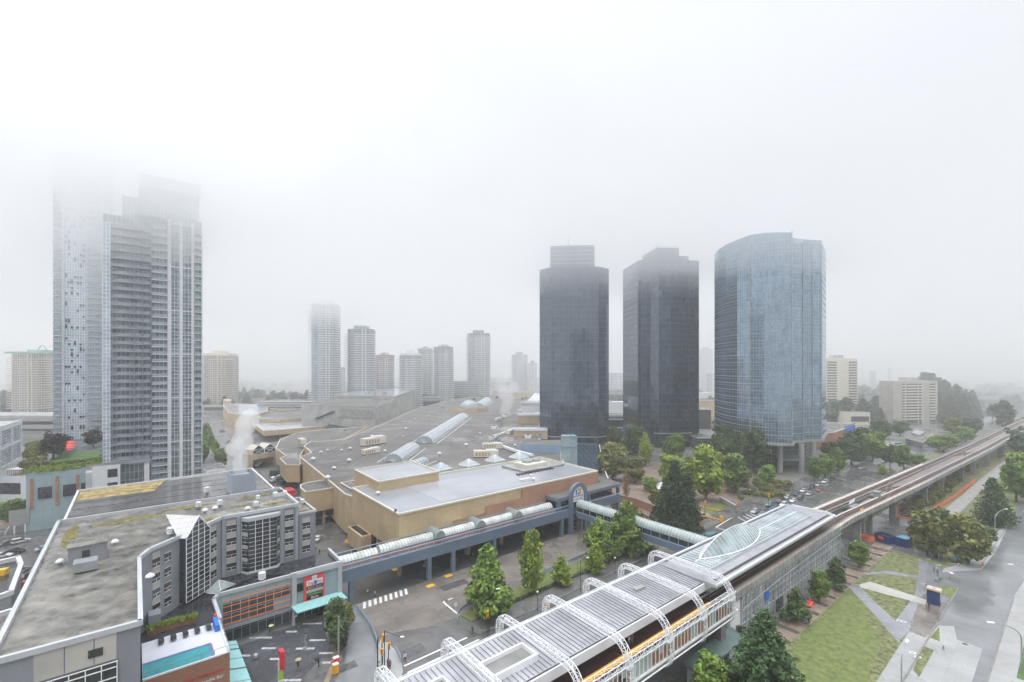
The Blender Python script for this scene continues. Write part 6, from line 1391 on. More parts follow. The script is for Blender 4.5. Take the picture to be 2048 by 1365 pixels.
# left lower blocks cut by the picture edge
lb = root('terrace_block', W(10, 1190, 12), 'white parapet roof block beside the parking lot', 'building')
roofed('lower_roof', pxz(13, -90, 1150, 36, 1120, 42, 1135, 22, 1190, -90, 1230), 0, 13, 'grey_light', 'roof_black', lb, .9, 'coping_white', .8)
roofed('terrace', pxz(12, -90, 1262, 30, 1225, 52, 1180, 60, 1185, 58, 1262, -90, 1330), 0, 12, 'beige_panel', 'roof_moss', lb, .9, 'coping_white', .7)
roofed('stair_roof', pxz(14, -90, 1330, 40, 1290, 55, 1300, 20, 1330, -90, 1400), 0, 14, 'beige_panel', 'roof_black', lb, .6, 'coping_white', .6)
b = MB(); p = W(3, 1150, 13.02); b.box(p, 1.8, 1.5, 1.2, .4); tag(b.build('yellow_roof_box', 'marking_yellow'), 'yellow box on the white parapet roof', 'box')

# unseen towers added behind the viewpoint to give the glass fronts reflections
def behind(x, y, w_, d_, h, wall, label):
    c = Vector((x, y, 0)); rt = root('distant_tower', c, label, 'apartment tower'); f = MB(); f.box(c, w_, d_, h, .4); f.build('wall', wall, rt); f = MB(); f.box(c + Z * h, w_ * .5, d_ * .5, 5, .4); f.build('penthouse', wall, rt)
behind(-70, -130, 30, 26, 105, 'apt_glass_dark', 'unseen grey glass tower added behind the viewpoint for reflections, over the hotel side'); behind(45, -190, 34, 28, 120, 'apt_glass_dark', 'unseen tall grey glass tower added behind the viewpoint for reflections, over the station side'); behind(-190, -110, 30, 30, 90, 'apt_wall_beige', 'unseen beige tower added behind the viewpoint for reflections, farthest toward the hotel side')

rt = root('roof_stair_house', UW(-6, -112, HZ), 'grey stair house with louvred unit on the wide hotel roof', 'stair house'); f = MB(); f.uwbox(-9, -4, -114, -109.5, HZ + .02, HZ + 2.9); f.build('wall', 'grey_stucco', rt); f = MB(); f.uwbox(-9.2, -3.8, -114.2, -109.3, HZ + 2.905, HZ + 3.1); f.build('roof', 'roof_moss', rt); f = MB(); f.uwbox(-7.2, -6.2, -109.48, -109.4, HZ + .1, HZ + 2.2); f.build('door', 'dark_metal', rt); f = MB(); f.uwbox(-8, -5, -106.5, -104, HZ + .3, HZ + 1.8); f.build('louvred_unit', 'galv', rt)
# ============================================================ TREES
def leafmat(name, lo, hi, rnd=.25): return mat(name, lo, .75, .28, .35, island=.38, objrnd=rnd, col2=hi, spec=.25)
leafmat('leaf_mid', (.10, .175, .035), (.19, .28, .055)); leafmat('leaf_bright', (.15, .24, .03), (.28, .36, .06), .12); leafmat('leaf_dark', (.05, .088, .036), (.10, .145, .052))
leafmat('leaf_olive', (.11, .13, .035), (.21, .215, .06)); leafmat('needle', (.038, .068, .034), (.075, .115, .05)); leafmat('needle_near', (.04, .09, .045), (.11, .19, .075)); leafmat('leaf_purple', (.045, .035, .030), (.08, .06, .045)); leafmat('leaf_far', (.05, .075, .045), (.085, .11, .06))
leafmat('leaf_rust', (.18, .10, .035), (.28, .17, .06)); mat('bark', (.10, .08, .065), .9, .25, 1.5)
def leaf_cloud(clumps, n, size, seed, flat=.0, droop=0.0):
    """leaf sprays spread through a set of clumps (centre, radii): small bent quads, denser at the skin"""
    rnd = random.Random(seed); V = []; Fc = []; tot = sum(c[1] * c[2] * c[3] ** .3 for c in clumps)
    for (c, rx, ry, rz) in clumps:
        k = max(6, int(n * rx * ry * rz ** .3 / tot))
        for _ in range(k):
            th = rnd.uniform(0, 2 * math.pi); cz = rnd.uniform(-1, 1); sr = math.sqrt(1 - cz * cz); r = rnd.uniform(.45, 1.08) ** .6
            d = Vector((math.cos(th) * sr, math.sin(th) * sr, cz)); p = c + Vector((d.x * rx, d.y * ry, d.z * rz)) * r
            nrm = (d + Vector((rnd.gauss(0, .5), rnd.gauss(0, .5), rnd.gauss(0.35, .5)))).normalized()
            a = nrm.orthogonal().normalized(); b = nrm.cross(a); t = rnd.uniform(0, 6.28); a, b = a * math.cos(t) + b * math.sin(t), b * math.cos(t) - a * math.sin(t)
            s = size * rnd.uniform(.55, 1.25); q = s * rnd.uniform(.45, .9); i = len(V)
            V += [p - a * s, p - b * q + nrm * s * .2, p + a * s - Z * droop * s, p + b * q + nrm * s * .2]; Fc.append((i, i + 1, i + 2, i + 3))
    return V, Fc
def crown_obj(name, V, Fc, m, parent):
    me = bpy.data.meshes.new(name); me.from_pydata([tuple(v) for v in V], [], Fc); me.materials.append(MATS[m]); me.update(); o = bpy.data.objects.new(name, me); COL.objects.link(o); o.parent = parent; return o
def trunk(rt, h, r, top, limbs, seed, m='bark'):
    rnd = random.Random(seed); f = MB(); pts = [Vector((0, 0, 0))]
    for k in range(1, 6): pts.append(Vector((rnd.gauss(0, .02) * h * .3, rnd.gauss(0, .02) * h * .3, h * top * k / 5)))
    for k, (a, b) in enumerate(zip(pts, pts[1:])): f.tube(a, b, r * (1 - k * .15), 7, r * (1 - (k + 1) * .15))
    for k in range(limbs):
        t = rnd.uniform(.35, .95); p = pts[0].lerp(pts[-1], t); a = rnd.uniform(0, 6.28); L_ = h * rnd.uniform(.15, .3); q = p + Vector((math.cos(a) * L_, math.sin(a) * L_, L_ * .8)); f.tube(p, q, r * .38, 5, r * .12)
    f.build('trunk', m, rt)
def broad(seed, m, n=1500, shape='round', size=.36):
    """unit tree: 10 m tall, 7 m wide"""
    def mk():
        rnd = random.Random(seed); rt = root('broadleaf_tree', (0, 0, 0), 'green broadleaf tree', 'tree'); cl = []
        if shape == 'round': 
            for k in range(22): t = rnd.uniform(0, 6.28); e = rnd.uniform(-.95, 1); r = 2.2 * math.sqrt(max(.05, 1 - e * e * .8)) * rnd.uniform(.5, 1.05); cl.append((Vector((math.cos(t) * r, math.sin(t) * r, 5.3 + e * 3.5)), *(rnd.uniform(.8, 1.5),) * 2, rnd.uniform(.8, 1.5)))
            cl.append((Vector((0, 0, 5.4)), 2.0, 2.0, 3.2)); lo = .42
        elif shape == 'cone':
            for k in range(20): e = k / 19; r = 2.9 * (1 - e) ** .7 * rnd.uniform(.35, .95) + .12; t = k * 2.4 + rnd.uniform(-.4, .4); s = .5 + 1.15 * (1 - e) ** .8; cl.append((Vector((math.cos(t) * r, math.sin(t) * r, 1.7 + e * 7.9)), s, s, s * .85))
            cl.append((Vector((0, 0, 4.3)), 1.6, 1.6, 3.2)); lo = .55
        elif shape == 'column':
            for k in range(18): e = k / 17; r = 1.25 * (1 - abs(e - .4)) * rnd.uniform(.2, 1); t = k * 2.4; s = .65 + .75 * math.sin(math.pi * min(1, e * .9 + .12)); cl.append((Vector((math.cos(t) * r * 1.6, math.sin(t) * r * 1.6, 1.6 + e * 7.8)), s * 1.2, s * 1.2, s))
            lo = .6
        V, Fc = leaf_cloud(cl, n, size, seed, droop=.2); trunk(rt, 10, .22, lo, 7, seed); crown_obj('crown', V, Fc, m, rt); return rt
    return Once(mk)
def conif(seed, m, n=3600, size=.22, wide=2.9):
    def mk():
        rnd = random.Random(seed); rt = root('conifer_tree', (0, 0, 0), 'dark conifer', 'tree'); cl = []; V = []; Fc = []
        z = 1.0
        while z < 9.6:
            e = (z - .8) / 9.2; rr_ = wide * min(1, (1 - e) * 1.25) ** .95 * rnd.uniform(.8, 1.12) + .1; k = int(5 + 6 * (1 - e)); a0 = rnd.uniform(0, 6)
            for j in range(k):
                a = a0 + 6.283 * j / k + rnd.uniform(-.2, .2); r = rr_ * rnd.uniform(.75, 1.15)
                for t in (.35, .62, .88): cl.append((Vector((math.cos(a) * r * t, math.sin(a) * r * t, z - t * r * .22)), .14 * rr_ + .14, .14 * rr_ + .14, .13 + .04 * rr_))
            z += .42 + .25 * (1 - e)
        V, Fc = leaf_cloud(cl, n, size, seed, droop=.5); trunk(rt, 10, .2, .93, 0, seed); crown_obj('crown', V, Fc, m, rt); return rt
    return Once(mk)
KIND = {
 'cone': [broad(1, 'leaf_mid', 3200, 'cone', .30), broad(2, 'leaf_bright', 2600, 'column', .30), broad(3, 'leaf_mid', 2800, 'column', .32)],
 'bright': [broad(4, 'leaf_bright', 2600, 'cone', .30), broad(5, 'leaf_bright', 2400, 'column', .30)],
 'mid': [broad(6, 'leaf_mid', 2800), broad(7, 'leaf_mid', 2600)], 'brightround': [broad(8, 'leaf_bright', 2800)],
 'dark': [broad(9, 'leaf_dark', 2600), broad(10, 'leaf_dark', 2600)], 'olive': [broad(11, 'leaf_olive', 2800), broad(12, 'leaf_olive', 2600)],
 'conifer': [conif(13, 'needle'), conif(14, 'needle', 3200)], 'near_conifer': [conif(15, 'needle_near', 13000, .15, 2.9)],
 'purple': [broad(16, 'leaf_purple', 1800)], 'far': [broad(17, 'leaf_far', 700, 'round', .7), broad(18, 'leaf_far', 650, 'round', .7)], 'farcon': [conif(19, 'leaf_far', 900, .55), conif(20, 'needle', 900, .5)],
 'rust': [broad(21, 'leaf_rust', 900, 'column', .3)], 'small': [broad(22, 'leaf_mid', 1900, 'round', .42), broad(23, 'leaf_dark', 1900, 'cone', .42)],
}
NAMES = {'conifer': 'conifer_tree', 'farcon': 'conifer_tree', 'near_conifer': 'conifer_tree'}
cnt = {}
def tree(kind, bx, by, topy, wpx, label=None, group=None, Y=None, z=0.0):
    """foot seen at (bx, by), top at row topy, crown wpx pixels wide"""
    p = W(bx, by, z) if Y is None else D(bx, Y, z=z); Yd = p.y
    h = CH - (topy - HY) / F * Yd - z; wd = wpx / F * Yd; i = cnt.get(kind, 0); cnt[kind] = i + 1; o = KIND[kind][i % len(KIND[kind])]
    base = 5.9 if 'con' in kind else (4.2 if kind == 'rust' else 6.6); sx = wd / base
    t = o.put(p, (i * 2.399) % 6.28, (sx, sx, h / 10.0), label or 'tree', group)
    t.name = NAMES.get(kind, 'broadleaf_tree'); return t
G1 = 'young trees on the lawn strip beside the bus loop'
for a in (('cone', 975, 1232, 1088, 98, 'broad conical green tree at the near corner of the lawn strip'), ('cone', 1063, 1190, 1056, 60, 'tall narrow green tree, second along the lawn strip'), ('bright', 1123, 1172, 1108, 46, 'small bright green tree, third along the lawn strip'),
          ('bright', 1190, 1150, 1085, 48, 'small bright tree in front of the taller pair on the lawn strip'), ('cone', 1198, 1128, 1036, 62, 'mid green tree behind the small bright one, lawn strip'), ('cone', 1252, 1112, 1002, 78, 'biggest tree of the lawn strip, beside the footbridge')): tree(*a, group=G1)
tree('bright', 1262, 1116, 1068, 18, 'thin yellowish columnar tree at the foot of the biggest lawn tree'); tree('dark', 1296, 1112, 1088, 40, 'low dark bush under the footbridge'); tree('mid', 1232, 1118, 1080, 40, 'bushy green undergrowth tree behind the hedge by the footbridge')
PK = 'trees of the park by the office towers'
for a in (('conifer', 1350, 1066, 912, 92, 'massive dark conifer in the middle of the park'), ('conifer', 1375, 1060, 940, 66, 'second dark conifer touching the massive one'), ('conifer', 1330, 1062, 950, 60, 'lower dark conifer on the bridge side of the massive one'), ('bright', 1386, 1054, 1000, 24, 'yellow-green columnar tree at the conifer foot'), ('bright', 1312, 1074, 1036, 14, 'tiny yellow-green column beside the footbridge roof'),
          ('brightround', 1412, 1002, 890, 84, 'large fresh green tree right of the dark conifers'), ('brightround', 1338, 965, 908, 58, 'bright round tree behind the white tent'), ('mid', 1372, 975, 905, 60, 'green tree between the tent and the large fresh green tree'),
          ('dark', 1268, 922, 846, 66, 'dark tree standing against the second dark tower'), ('dark', 1228, 905, 848, 46, 'dark tree at the corner of the first dark tower'), ('olive', 1226, 962, 886, 66, 'olive tree beside the rainbow banner walk'), ('olive', 1270, 966, 908, 52, 'olive tree next to the olive one by the banners'), ('bright', 1291, 932, 864, 32, 'bright narrow tree before the second dark tower'),
          ('mid', 1352, 925, 868, 52, 'bluish green tree before the second dark tower entrance'), ('dark', 1448, 935, 838, 72, 'tall dark tree at the foot of the blue tower'), ('dark', 1502, 948, 852, 74, 'dark tree against the bowed front of the blue tower'), ('mid', 1472, 985, 896, 72, 'broad soft green tree in front of the dark pair'), ('olive', 1432, 965, 905, 50, 'olive tree behind the large fresh green tree'),
          ('mid', 1534, 978, 930, 42, 'small tree on the planted bank near the columns'), ('dark', 1415, 940, 880, 52, 'dark tree left of the blue tower edge'), ('olive', 1310, 1012, 975, 30, 'small olive shrub tree above the brick wall'), ('mid', 1300, 985, 950, 36, 'small green tree on the park steps'), ('rust', 1252, 1005, 938, 12, 'slim rust-brown tree on the brick wall')): tree(*a, group=PK)
SR = 'street trees along the main road'
for a in (('mid', 1628, 962, 914, 34, 'first street tree right of the blue tower columns'), ('mid', 1650, 955, 903, 38, 'second street tree right of the blue tower columns'), ('mid', 1676, 944, 896, 38, 'third street tree right of the blue tower columns'), ('dark', 1662, 922, 880, 40, 'dark tree before the brick red store'), ('dark', 1703, 932, 858, 58, 'large dark tree before the blue sign wall'), ('mid', 1745, 922, 856, 50, 'large green tree right of the blue sign wall'), ('dark', 1725, 905, 850, 44, 'dark tree behind the large green street tree'),
          ('dark', 1780, 932, 886, 32, 'dark small tree at the bend of the road'), ('mid', 1808, 938, 892, 42, 'green roadside tree behind the viaduct'), ('mid', 1838, 934, 905, 30, 'small green roadside tree behind the viaduct'), ('bright', 1766, 948, 930, 20, 'little bright tree by the road fence'), ('mid', 1888, 905, 870, 64, 'broad green tree between road and viaduct'), ('mid', 1932, 885, 850, 34, 'upright green tree between road and viaduct'), ('olive', 1905, 868, 836, 40, 'olive tree above the road junction'), ('far', 2005, 855, 800, 38, 'large pale round tree where the viaduct leaves the picture'),
          ('far', 1985, 840, 806, 24, 'pale tree beside the far wet road'), ('dark', 1760, 878, 836, 44, 'dark tree before the wide beige slab'), ('dark', 1800, 872, 838, 40, 'dark tree at the foot of the wide beige slab')): tree(*a, group=SR)
for a in (('conifer', 1985, 1050, 950, 66, 'ragged dark conifer at the kerb of the side road'), ('conifer', 2000, 1045, 975, 50, 'shorter dark conifer behind the ragged one'), ('olive', 1856, 1112, 1020, 76, 'round olive maple nearest the blue containers'), ('olive', 1936, 1128, 1030, 84, 'round olive maple beside the blue street sign'), ('dark', 1880, 1085, 1012, 66, 'dark crown rising behind the first round maple'), ('dark', 1965, 1095, 1040, 50, 'dark crown behind the second round maple'), ('mid', 2032, 1005, 905, 70, 'large hazy tree at the picture edge'), ('mid', 2068, 1010, 915, 60, 'hazy tree cut by the picture edge'), ('mid', 2030, 985, 940, 54, 'green bush tree below the hazy tree'), ('far', 2052, 925, 860, 60, 'misty tree far along the gravel track')): tree(*a)
PT = 'small plaza trees beside the station'
for i, (x, y, ty, w_) in enumerate(((1718, 1134, 1082, 42), (1672, 1176, 1114, 44), (1638, 1204, 1140, 48), (1593, 1246, 1174, 50))): tree('small', x, y, ty, w_, 'small plaza tree, ' + ORD[3 - i] + ' of the row counted from the big conifer', PT)
tree('near_conifer', 1530, 1422, 1208, 172, 'big bright conifer at the bottom edge beside the lawn'); tree('small', 1420, 1405, 1305, 78, 'small tree at the bottom edge left of the big conifer'); tree('small', 1480, 1300, 1250, 40, 'little dark tree half hidden by the big conifer')
tree('dark', 672, 1282, 1188, 56, 'dense dark planter tree beside the shop sign'); tree('olive', 690, 1262, 1205, 40, 'olive tree at the back of the planter by the walkway stair'); tree('dark', 680, 1305, 1232, 48, 'dark planter tree nearest the grey pole')
# left side
tree('purple', 106, 918, 860, 56, 'brown-leaved tree in the roof garden beside the parasols', z=20.5); tree('purple', 187, 895, 855, 38, 'brown-leaved tree on the roof lawn', z=20.5)
for a in (('mid', 22, 1048, 992, 46, 'street tree beside the parking lot, cut by the picture edge'), ('mid', 50, 1042, 1000, 34, 'street tree beside the parking lot billboard'), ('mid', 80, 1048, 985, 60, 'street tree by the parking lot, third along'), ('mid', 150, 985, 955, 34, 'thin tree before the podium windows'), ('mid', 140, 1010, 965, 50, 'tree at the podium corner')): tree(*a)
LS = 'street trees between the mall and the apartment tower'
for i, (x, y, ty, w_) in enumerate(((412, 878, 848, 20), (418, 895, 862, 22), (430, 912, 880, 22), (438, 925, 893, 22), (446, 936, 905, 22), (404, 905, 862, 24), (408, 930, 885, 26))): tree('mid', x, y, ty, w_, 'small street tree beside the wet side street, ' + ORD[i] + ' counted toward the viewer', LS)
# shrubs of the roof garden
random.seed(21)
def shrub_maker(m, seed, nm='shrub'):
    def mk():
        rt = root(nm, (0, 0, 0), 'clipped green shrub', 'shrub'); rnd = random.Random(seed); cl = [(Vector((rnd.uniform(-.8, .8), rnd.uniform(-.5, .5), rnd.uniform(.3, .8))), .6, .5, .45) for _ in range(6)]; V, Fc = leaf_cloud(cl, 420, .17, seed); crown_obj('foliage', V, Fc, m, rt)
        f = MB(); f.tube((0, 0, 0), (0, 0, .6), .07, 5); f.build('stem', 'bark', rt); return rt
    return Once(mk)
SH = shrub_maker('leaf_bright', 31); SH2 = shrub_maker('leaf_olive', 32)
for i in range(34):
    u = -29 + i * .55; SH.put(UW(u, -235.6 - random.uniform(0, 1.5), 20.6), random.uniform(0, 6), (random.uniform(1.3, 2.1),) * 3, 'green shrub in the roof garden border, ' + nth(i) + ' from the left', 'shrubs of the roof garden')
for i in range(30): SH2.put(UW(-30.5 - i * .27 + random.uniform(0, 3.5), -238 - i * 2.6, 20.6), random.uniform(0, 6), (random.uniform(1.5, 3),) * 3, 'loose shrub at the roof garden edge, ' + nth(i) + ' going away', 'loose shrubs of the roof garden')
for i in range(18): SH.put(UW(-28 + i * 1.1, -250.5, 20.6), i, (1.3,) * 3, 'hedge shrub along the roof lawn, ' + nth(i) + ' from the left', 'hedge along the roof lawn')
for i in range(9): SH.put(UW(2.0 + i * .78, -104.2, SZ + .8), i, (.65, .65, 1.0), 'clipped shrub in the brown terrace planter, ' + nth(i) + ' from the left', 'shrubs in the terrace planter')
for i in range(30): SH2.put(W(1478 + i * 3.4, random.uniform(962, 1000)), i, (random.uniform(1.2, 2.4),) * 3, 'planted shrub on the bank before the columns, ' + nth(i) + ' from the left', 'shrubs on the bank before the blue tower')
for i in range(22): SH2.put(UW(146 + i * .55, random.uniform(-118, -98)), i, (random.uniform(1.2, 2.6),) * 3, 'shrub above the brick terrace wall, ' + nth(i) + ' from the left', 'shrubs above the brick wall')
for i in range(26): SH.put(UW(192 + i * 4.1, random.uniform(-63.5, -59)), i, (random.uniform(1, 2.2),) * 3, 'shrub along the road fence beside the viaduct, ' + nth(i) + ' going away', 'shrubs beside the viaduct')
for i in range(34): SH2.put(UW(235 + i * 4.2, random.uniform(-45, -41.5)), i, (random.uniform(1.4, 3.2),) * 3, 'wild bush in the dry ground by the viaduct, ' + nth(i) + ' going away', 'wild bushes by the viaduct')
# hedge of the lawn strip
V = []; Fc = []
for (a, b) in ((UW(61, -88.2), UW(74, -88.6)), (UW(74, -88.6), UW(117.5, -89.0))):
    n = int((b - a).length / .9); cl = [(a.lerp(b, k / n) + Z * .6, .65, .5, .5) for k in range(n + 1)]; v, fc = leaf_cloud(cl, n * 90, .14, 77); o = len(V); V += v; Fc += [tuple(i + o for i in q) for q in fc]
h0 = UW(90, -88.8); hd = crown_obj('hedge', [v - h0 for v in V], Fc, 'leaf_dark', None); hd.location = h0; tag(hd, 'low clipped hedge between pavement and lawn strip', 'hedge')
V, Fc = leaf_cloud([(UW(34.5 - k * .05, -104 + k * 1.0) + Z * .5, .9, .8, .5) for k in range(12)], 900, .16, 78)
# tree line around the middle distance: each its own crown and trunk
random.seed(44); FT = 'hazy trees of the middle distance'
def row(x0, x1, n, ylo, yhi, hlo, hhi, con=.3, lab='hazy tree', grp=FT):
    for i in range(n):
        x = x0 + (x1 - x0) * (i + random.uniform(.1, .9)) / n; by = random.uniform(ylo, yhi); Yd = CH * F / (by - HY); hh = random.uniform(hlo, hhi); ty = by - hh * F / Yd
        tree('farcon' if random.random() < con else 'far', x, by, ty, hh * F / Yd * random.uniform(.55, .9), lab + ', ' + nth(i) + ' from the left', grp)
row(400, 475, 16, 808, 826, 14, 22, .2, 'hazy tree below the pinkish beige tower', 'trees below the pinkish beige tower')
row(475, 625, 20, 800, 815, 15, 26, .6, 'misty tree on the skyline left of the slender blue tower', 'skyline trees left of the slender blue tower')
row(0, 45, 9, 800, 830, 18, 28, .3, 'misty tree left of the green-roofed tower', 'trees left of the green-roofed tower')
row(40, 106, 8, 815, 828, 8, 13, .1, 'tree at the foot of the green-roofed tower', 'trees at the foot of the green-roofed tower')
row(680, 700, 4, 808, 815, 16, 24, .6, 'misty conifer between the slender blue and grey-green towers', 'trees between the two slender towers')
row(782, 800, 4, 806, 814, 14, 22, .5, 'misty tree left of the pale green tower', 'trees left of the pale green tower')
row(845, 880, 7, 808, 818, 14, 20, .2, 'misty tree under the white balconied towers', 'trees under the white balconied towers')
row(905, 1078, 22, 806, 822, 10, 18, .35, 'misty tree behind the mall roof edge', 'trees behind the mall roof edge')
row(1212, 1248, 6, 800, 815, 12, 18, .2, 'misty tree between the two dark towers', 'trees between the dark towers')
row(1393, 1430, 8, 800, 825, 14, 22, .2, 'misty tree left of the blue tower', 'trees left of the blue tower')
row(1645, 1770, 22, 818, 846, 16, 27, .35, 'hazy tree around the cream slab', 'trees around the cream slab')
row(1690, 1765, 10, 800, 812, 22, 34, .8, 'tall hazy conifer behind the cream slab', 'conifers behind the cream slab')
for i in range(54):
    x = 1845 + i * 2.04 + random.uniform(-1, 1); t = (x - 1845) / 110; Yd = random.uniform(500, 620) if x > 1868 else random.uniform(560, 640); zb = 16 - 14 * t if Yd > 540 else 6 * (1 - t); hh = random.uniform(31, 43) * (1 - .42 * t)
    ty = HY + (CH - zb - hh) / Yd * F; tree('farcon', x, 0, ty, hh * F / Yd * .5, 'dark grove conifer right of the wide beige slab, ' + nth(i) + ' from the left', 'conifer grove right of the wide beige slab', Y=Yd, z=max(0, zb))
row(1955, 2048, 16, 800, 818, 12, 20, .3, 'misty tree along the far road', 'trees along the far road')
row(1850, 2060, 30, 784, 797, 16, 26, .4, 'misty tree on the far right skyline', 'trees on the far skyline beside the road')
row(2010, 2060, 8, 850, 905, 9, 14, .1, 'hazy tree beyond the viaduct bend', 'trees beyond the viaduct bend')
row(1870, 1960, 10, 845, 872, 8, 13, .1, 'hazy tree beside the junction', 'trees beside the junction')
# farther woods read as one mass
V = []; Fc = []; random.seed(9); cl = []
for i in range(420):
    x = random.uniform(-1500, 1800); y = random.uniform(1050, 1900)
    if abs(x - 0) < 2500: s = random.uniform(7, 14); cl.append((Vector((x, y, s * .7)), s * 1.6, s * 1.2, s))
V, Fc = leaf_cloud(cl, 16000, 4.0, 5); w0_ = Vector((0, 1400, 0)); o = crown_obj('woods', [v - w0_ for v in V], Fc, 'leaf_far', None); o.location = w0_; tag(o, 'far wooded land dissolving in the mist', 'woods', kind='stuff')

# ============================================================ VEHICLES
m_, n_, b_, l_ = _nm('car_paint'); MATS['car_paint'] = m_; oi = n_.nodes.new('ShaderNodeObjectInfo'); l_.new(oi.outputs['Color'], b_.inputs['Base Color']); b_.inputs['Roughness'].default_value = .22; b_.inputs['Coat Weight'].default_value = .5; b_.inputs['Metallic'].default_value = .15
def carbody(L_, wd, prof, lift):
    """side outline swept across, pinched toward the roof"""
    f = MB(); n = len(prof)
    def P(i, s): x, z, k = prof[i]; return Vector((x, s * wd / 2 * k, z + lift))
    for i in range(n):
        j = (i + 1) % n; f.poly([P(i, -1), P(i, 1), P(j, 1), P(j, -1)][::-1])
    f.poly([P(i, -1) for i in range(n)]); f.poly([P(i, 1) for i in reversed(range(n))]); return f
def wheels(rt, xs, wd, r=.33):
    for x in xs:
        for s in (-1, 1):
            f = MB(); f.tube((x, s * (wd / 2 - .22), r), (x, s * (wd / 2 + .01), r), r, 14); w = f.build('wheel', 'rubber', rt); f = MB(); f.tube((x, s * (wd / 2), r), (x, s * (wd / 2 + .03), r), r * .6, 10); f.build('rim', 'galv', w)
def car(kind):
    def mk():
        rt = root('car', (0, 0, 0), 'car', 'car'); wd = 1.82
        if kind == 'sedan':
            body = [(-2.3, .30, .94), (-2.32, .62, .96), (-2.2, .84, .93), (-1.55, .93, .97), (1.05, .92, .97), (2.05, .78, .92), (2.3, .58, .9), (2.3, .28, .9)]
            cab = [(-1.6, .92, .92), (-1.0, 1.36, .74), (.05, 1.42, .74), (1.0, .9, .9)]; roof = [(-1.0, 1.365, .75), (-.95, 1.42, .72), (.0, 1.47, .72), (.12, 1.40, .75)]
        else:
            body = [(-2.2, .34, .94), (-2.25, .75, .96), (-2.2, 1.0, .95), (-1.6, 1.05, .97), (1.0, 1.02, .97), (2.0, .9, .92), (2.25, .65, .9), (2.25, .32, .9)]
            cab = [(-2.12, 1.04, .92), (-1.85, 1.56, .78), (.1, 1.60, .77), (1.0, 1.01, .9)]; roof = [(-1.9, 1.565, .78), (-1.8, 1.63, .75), (.0, 1.66, .75), (.15, 1.58, .78)]
        carbody(4.6, wd, body, 0).build('body', 'car_paint', rt); carbody(4.6, wd, cab, .005).build('cabin_glass', 'dark_glass', rt); carbody(4.6, wd, roof, .01).build('roof', 'car_paint', rt)
        wheels(rt, (-1.4, 1.4), wd)
        for s in (-1, 1):
            f = MB(); f.box((2.28, s * .62, .60), .07, .34, .14); f.build('headlight', 'lamp_white', rt); f = MB(); f.box((-2.30, s * .66, .68), .06, .3, .16); f.build('taillight', 'red_lamp', rt)
            f = MB(); f.box((.75, s * .98, .95), .2, .16, .13); f.build('mirror', 'black_paint', rt)
        return rt
    return Once(mk)
CAR = {'s': car('sedan'), 'v': car('suv')}
WHITE, SILV, BLK, BLUE, DBL, TEAL, RED_, GRY = (.78, .78, .78), (.50, .51, .53), (.02, .02, .022), (.06, .13, .38), (.05, .08, .15), (.14, .30, .32), (.35, .02, .02), (.17, .18, .2)
CG = 'cars along the main road'
cars = [('v', 1510, 1026, SILV, 'silver car waiting first at the junction stop line'), ('s', 1525, 1031, (.22, .28, .34), 'grey-blue car beside the silver one at the stop line'), ('v', 1539, 1012, TEAL, 'teal taxi behind the silver car'), ('s', 1548, 1021, BLUE, 'blue car next to the station roof edge'), ('s', 1559, 1005, DBL, 'dark grey-blue car in the kerb lane'), ('v', 1567, 1012, WHITE, 'white car between the blue and silver ones'),
        ('s', 1575, 997, SILV, 'silver-blue car in the kerb lane queue'), ('s', 1587, 1004, WHITE, 'white car in the inner lane of the queue'), ('s', 1593, 990, DBL, 'dark blue car in the kerb lane'), ('s', 1607, 984, WHITE, 'white car parked ahead of the black one'), ('v', 1624, 977, BLK, 'black car parked before the street trees'), ('s', 1637, 972, SILV, 'silver car parked before the street trees'), ('v', 1650, 966, WHITE, 'white van-like car last in the parked row'), ('s', 1723, 938, SILV, 'silver car alone on the wet road beyond the trees'), ('s', 1664, 960, DBL, 'dark blue car parked under the street trees'), ('v', 1600, 998, BLK, 'black car behind the white one in the inner lane'), ('s', 1619, 990, SILV, 'silver car following in the inner lane'), ('s', 1640, 982, (.35, .05, .05), 'dark red car in the inner lane'), ('s', 1690, 962, GRY, 'grey car driving away past the trees'), ('v', 1768, 925, WHITE, 'white car near the road bend')]
for k, x, y, c, lab in cars: CAR[k].put(W(x, y, .03), ANG + math.pi, None, lab, CG, c)
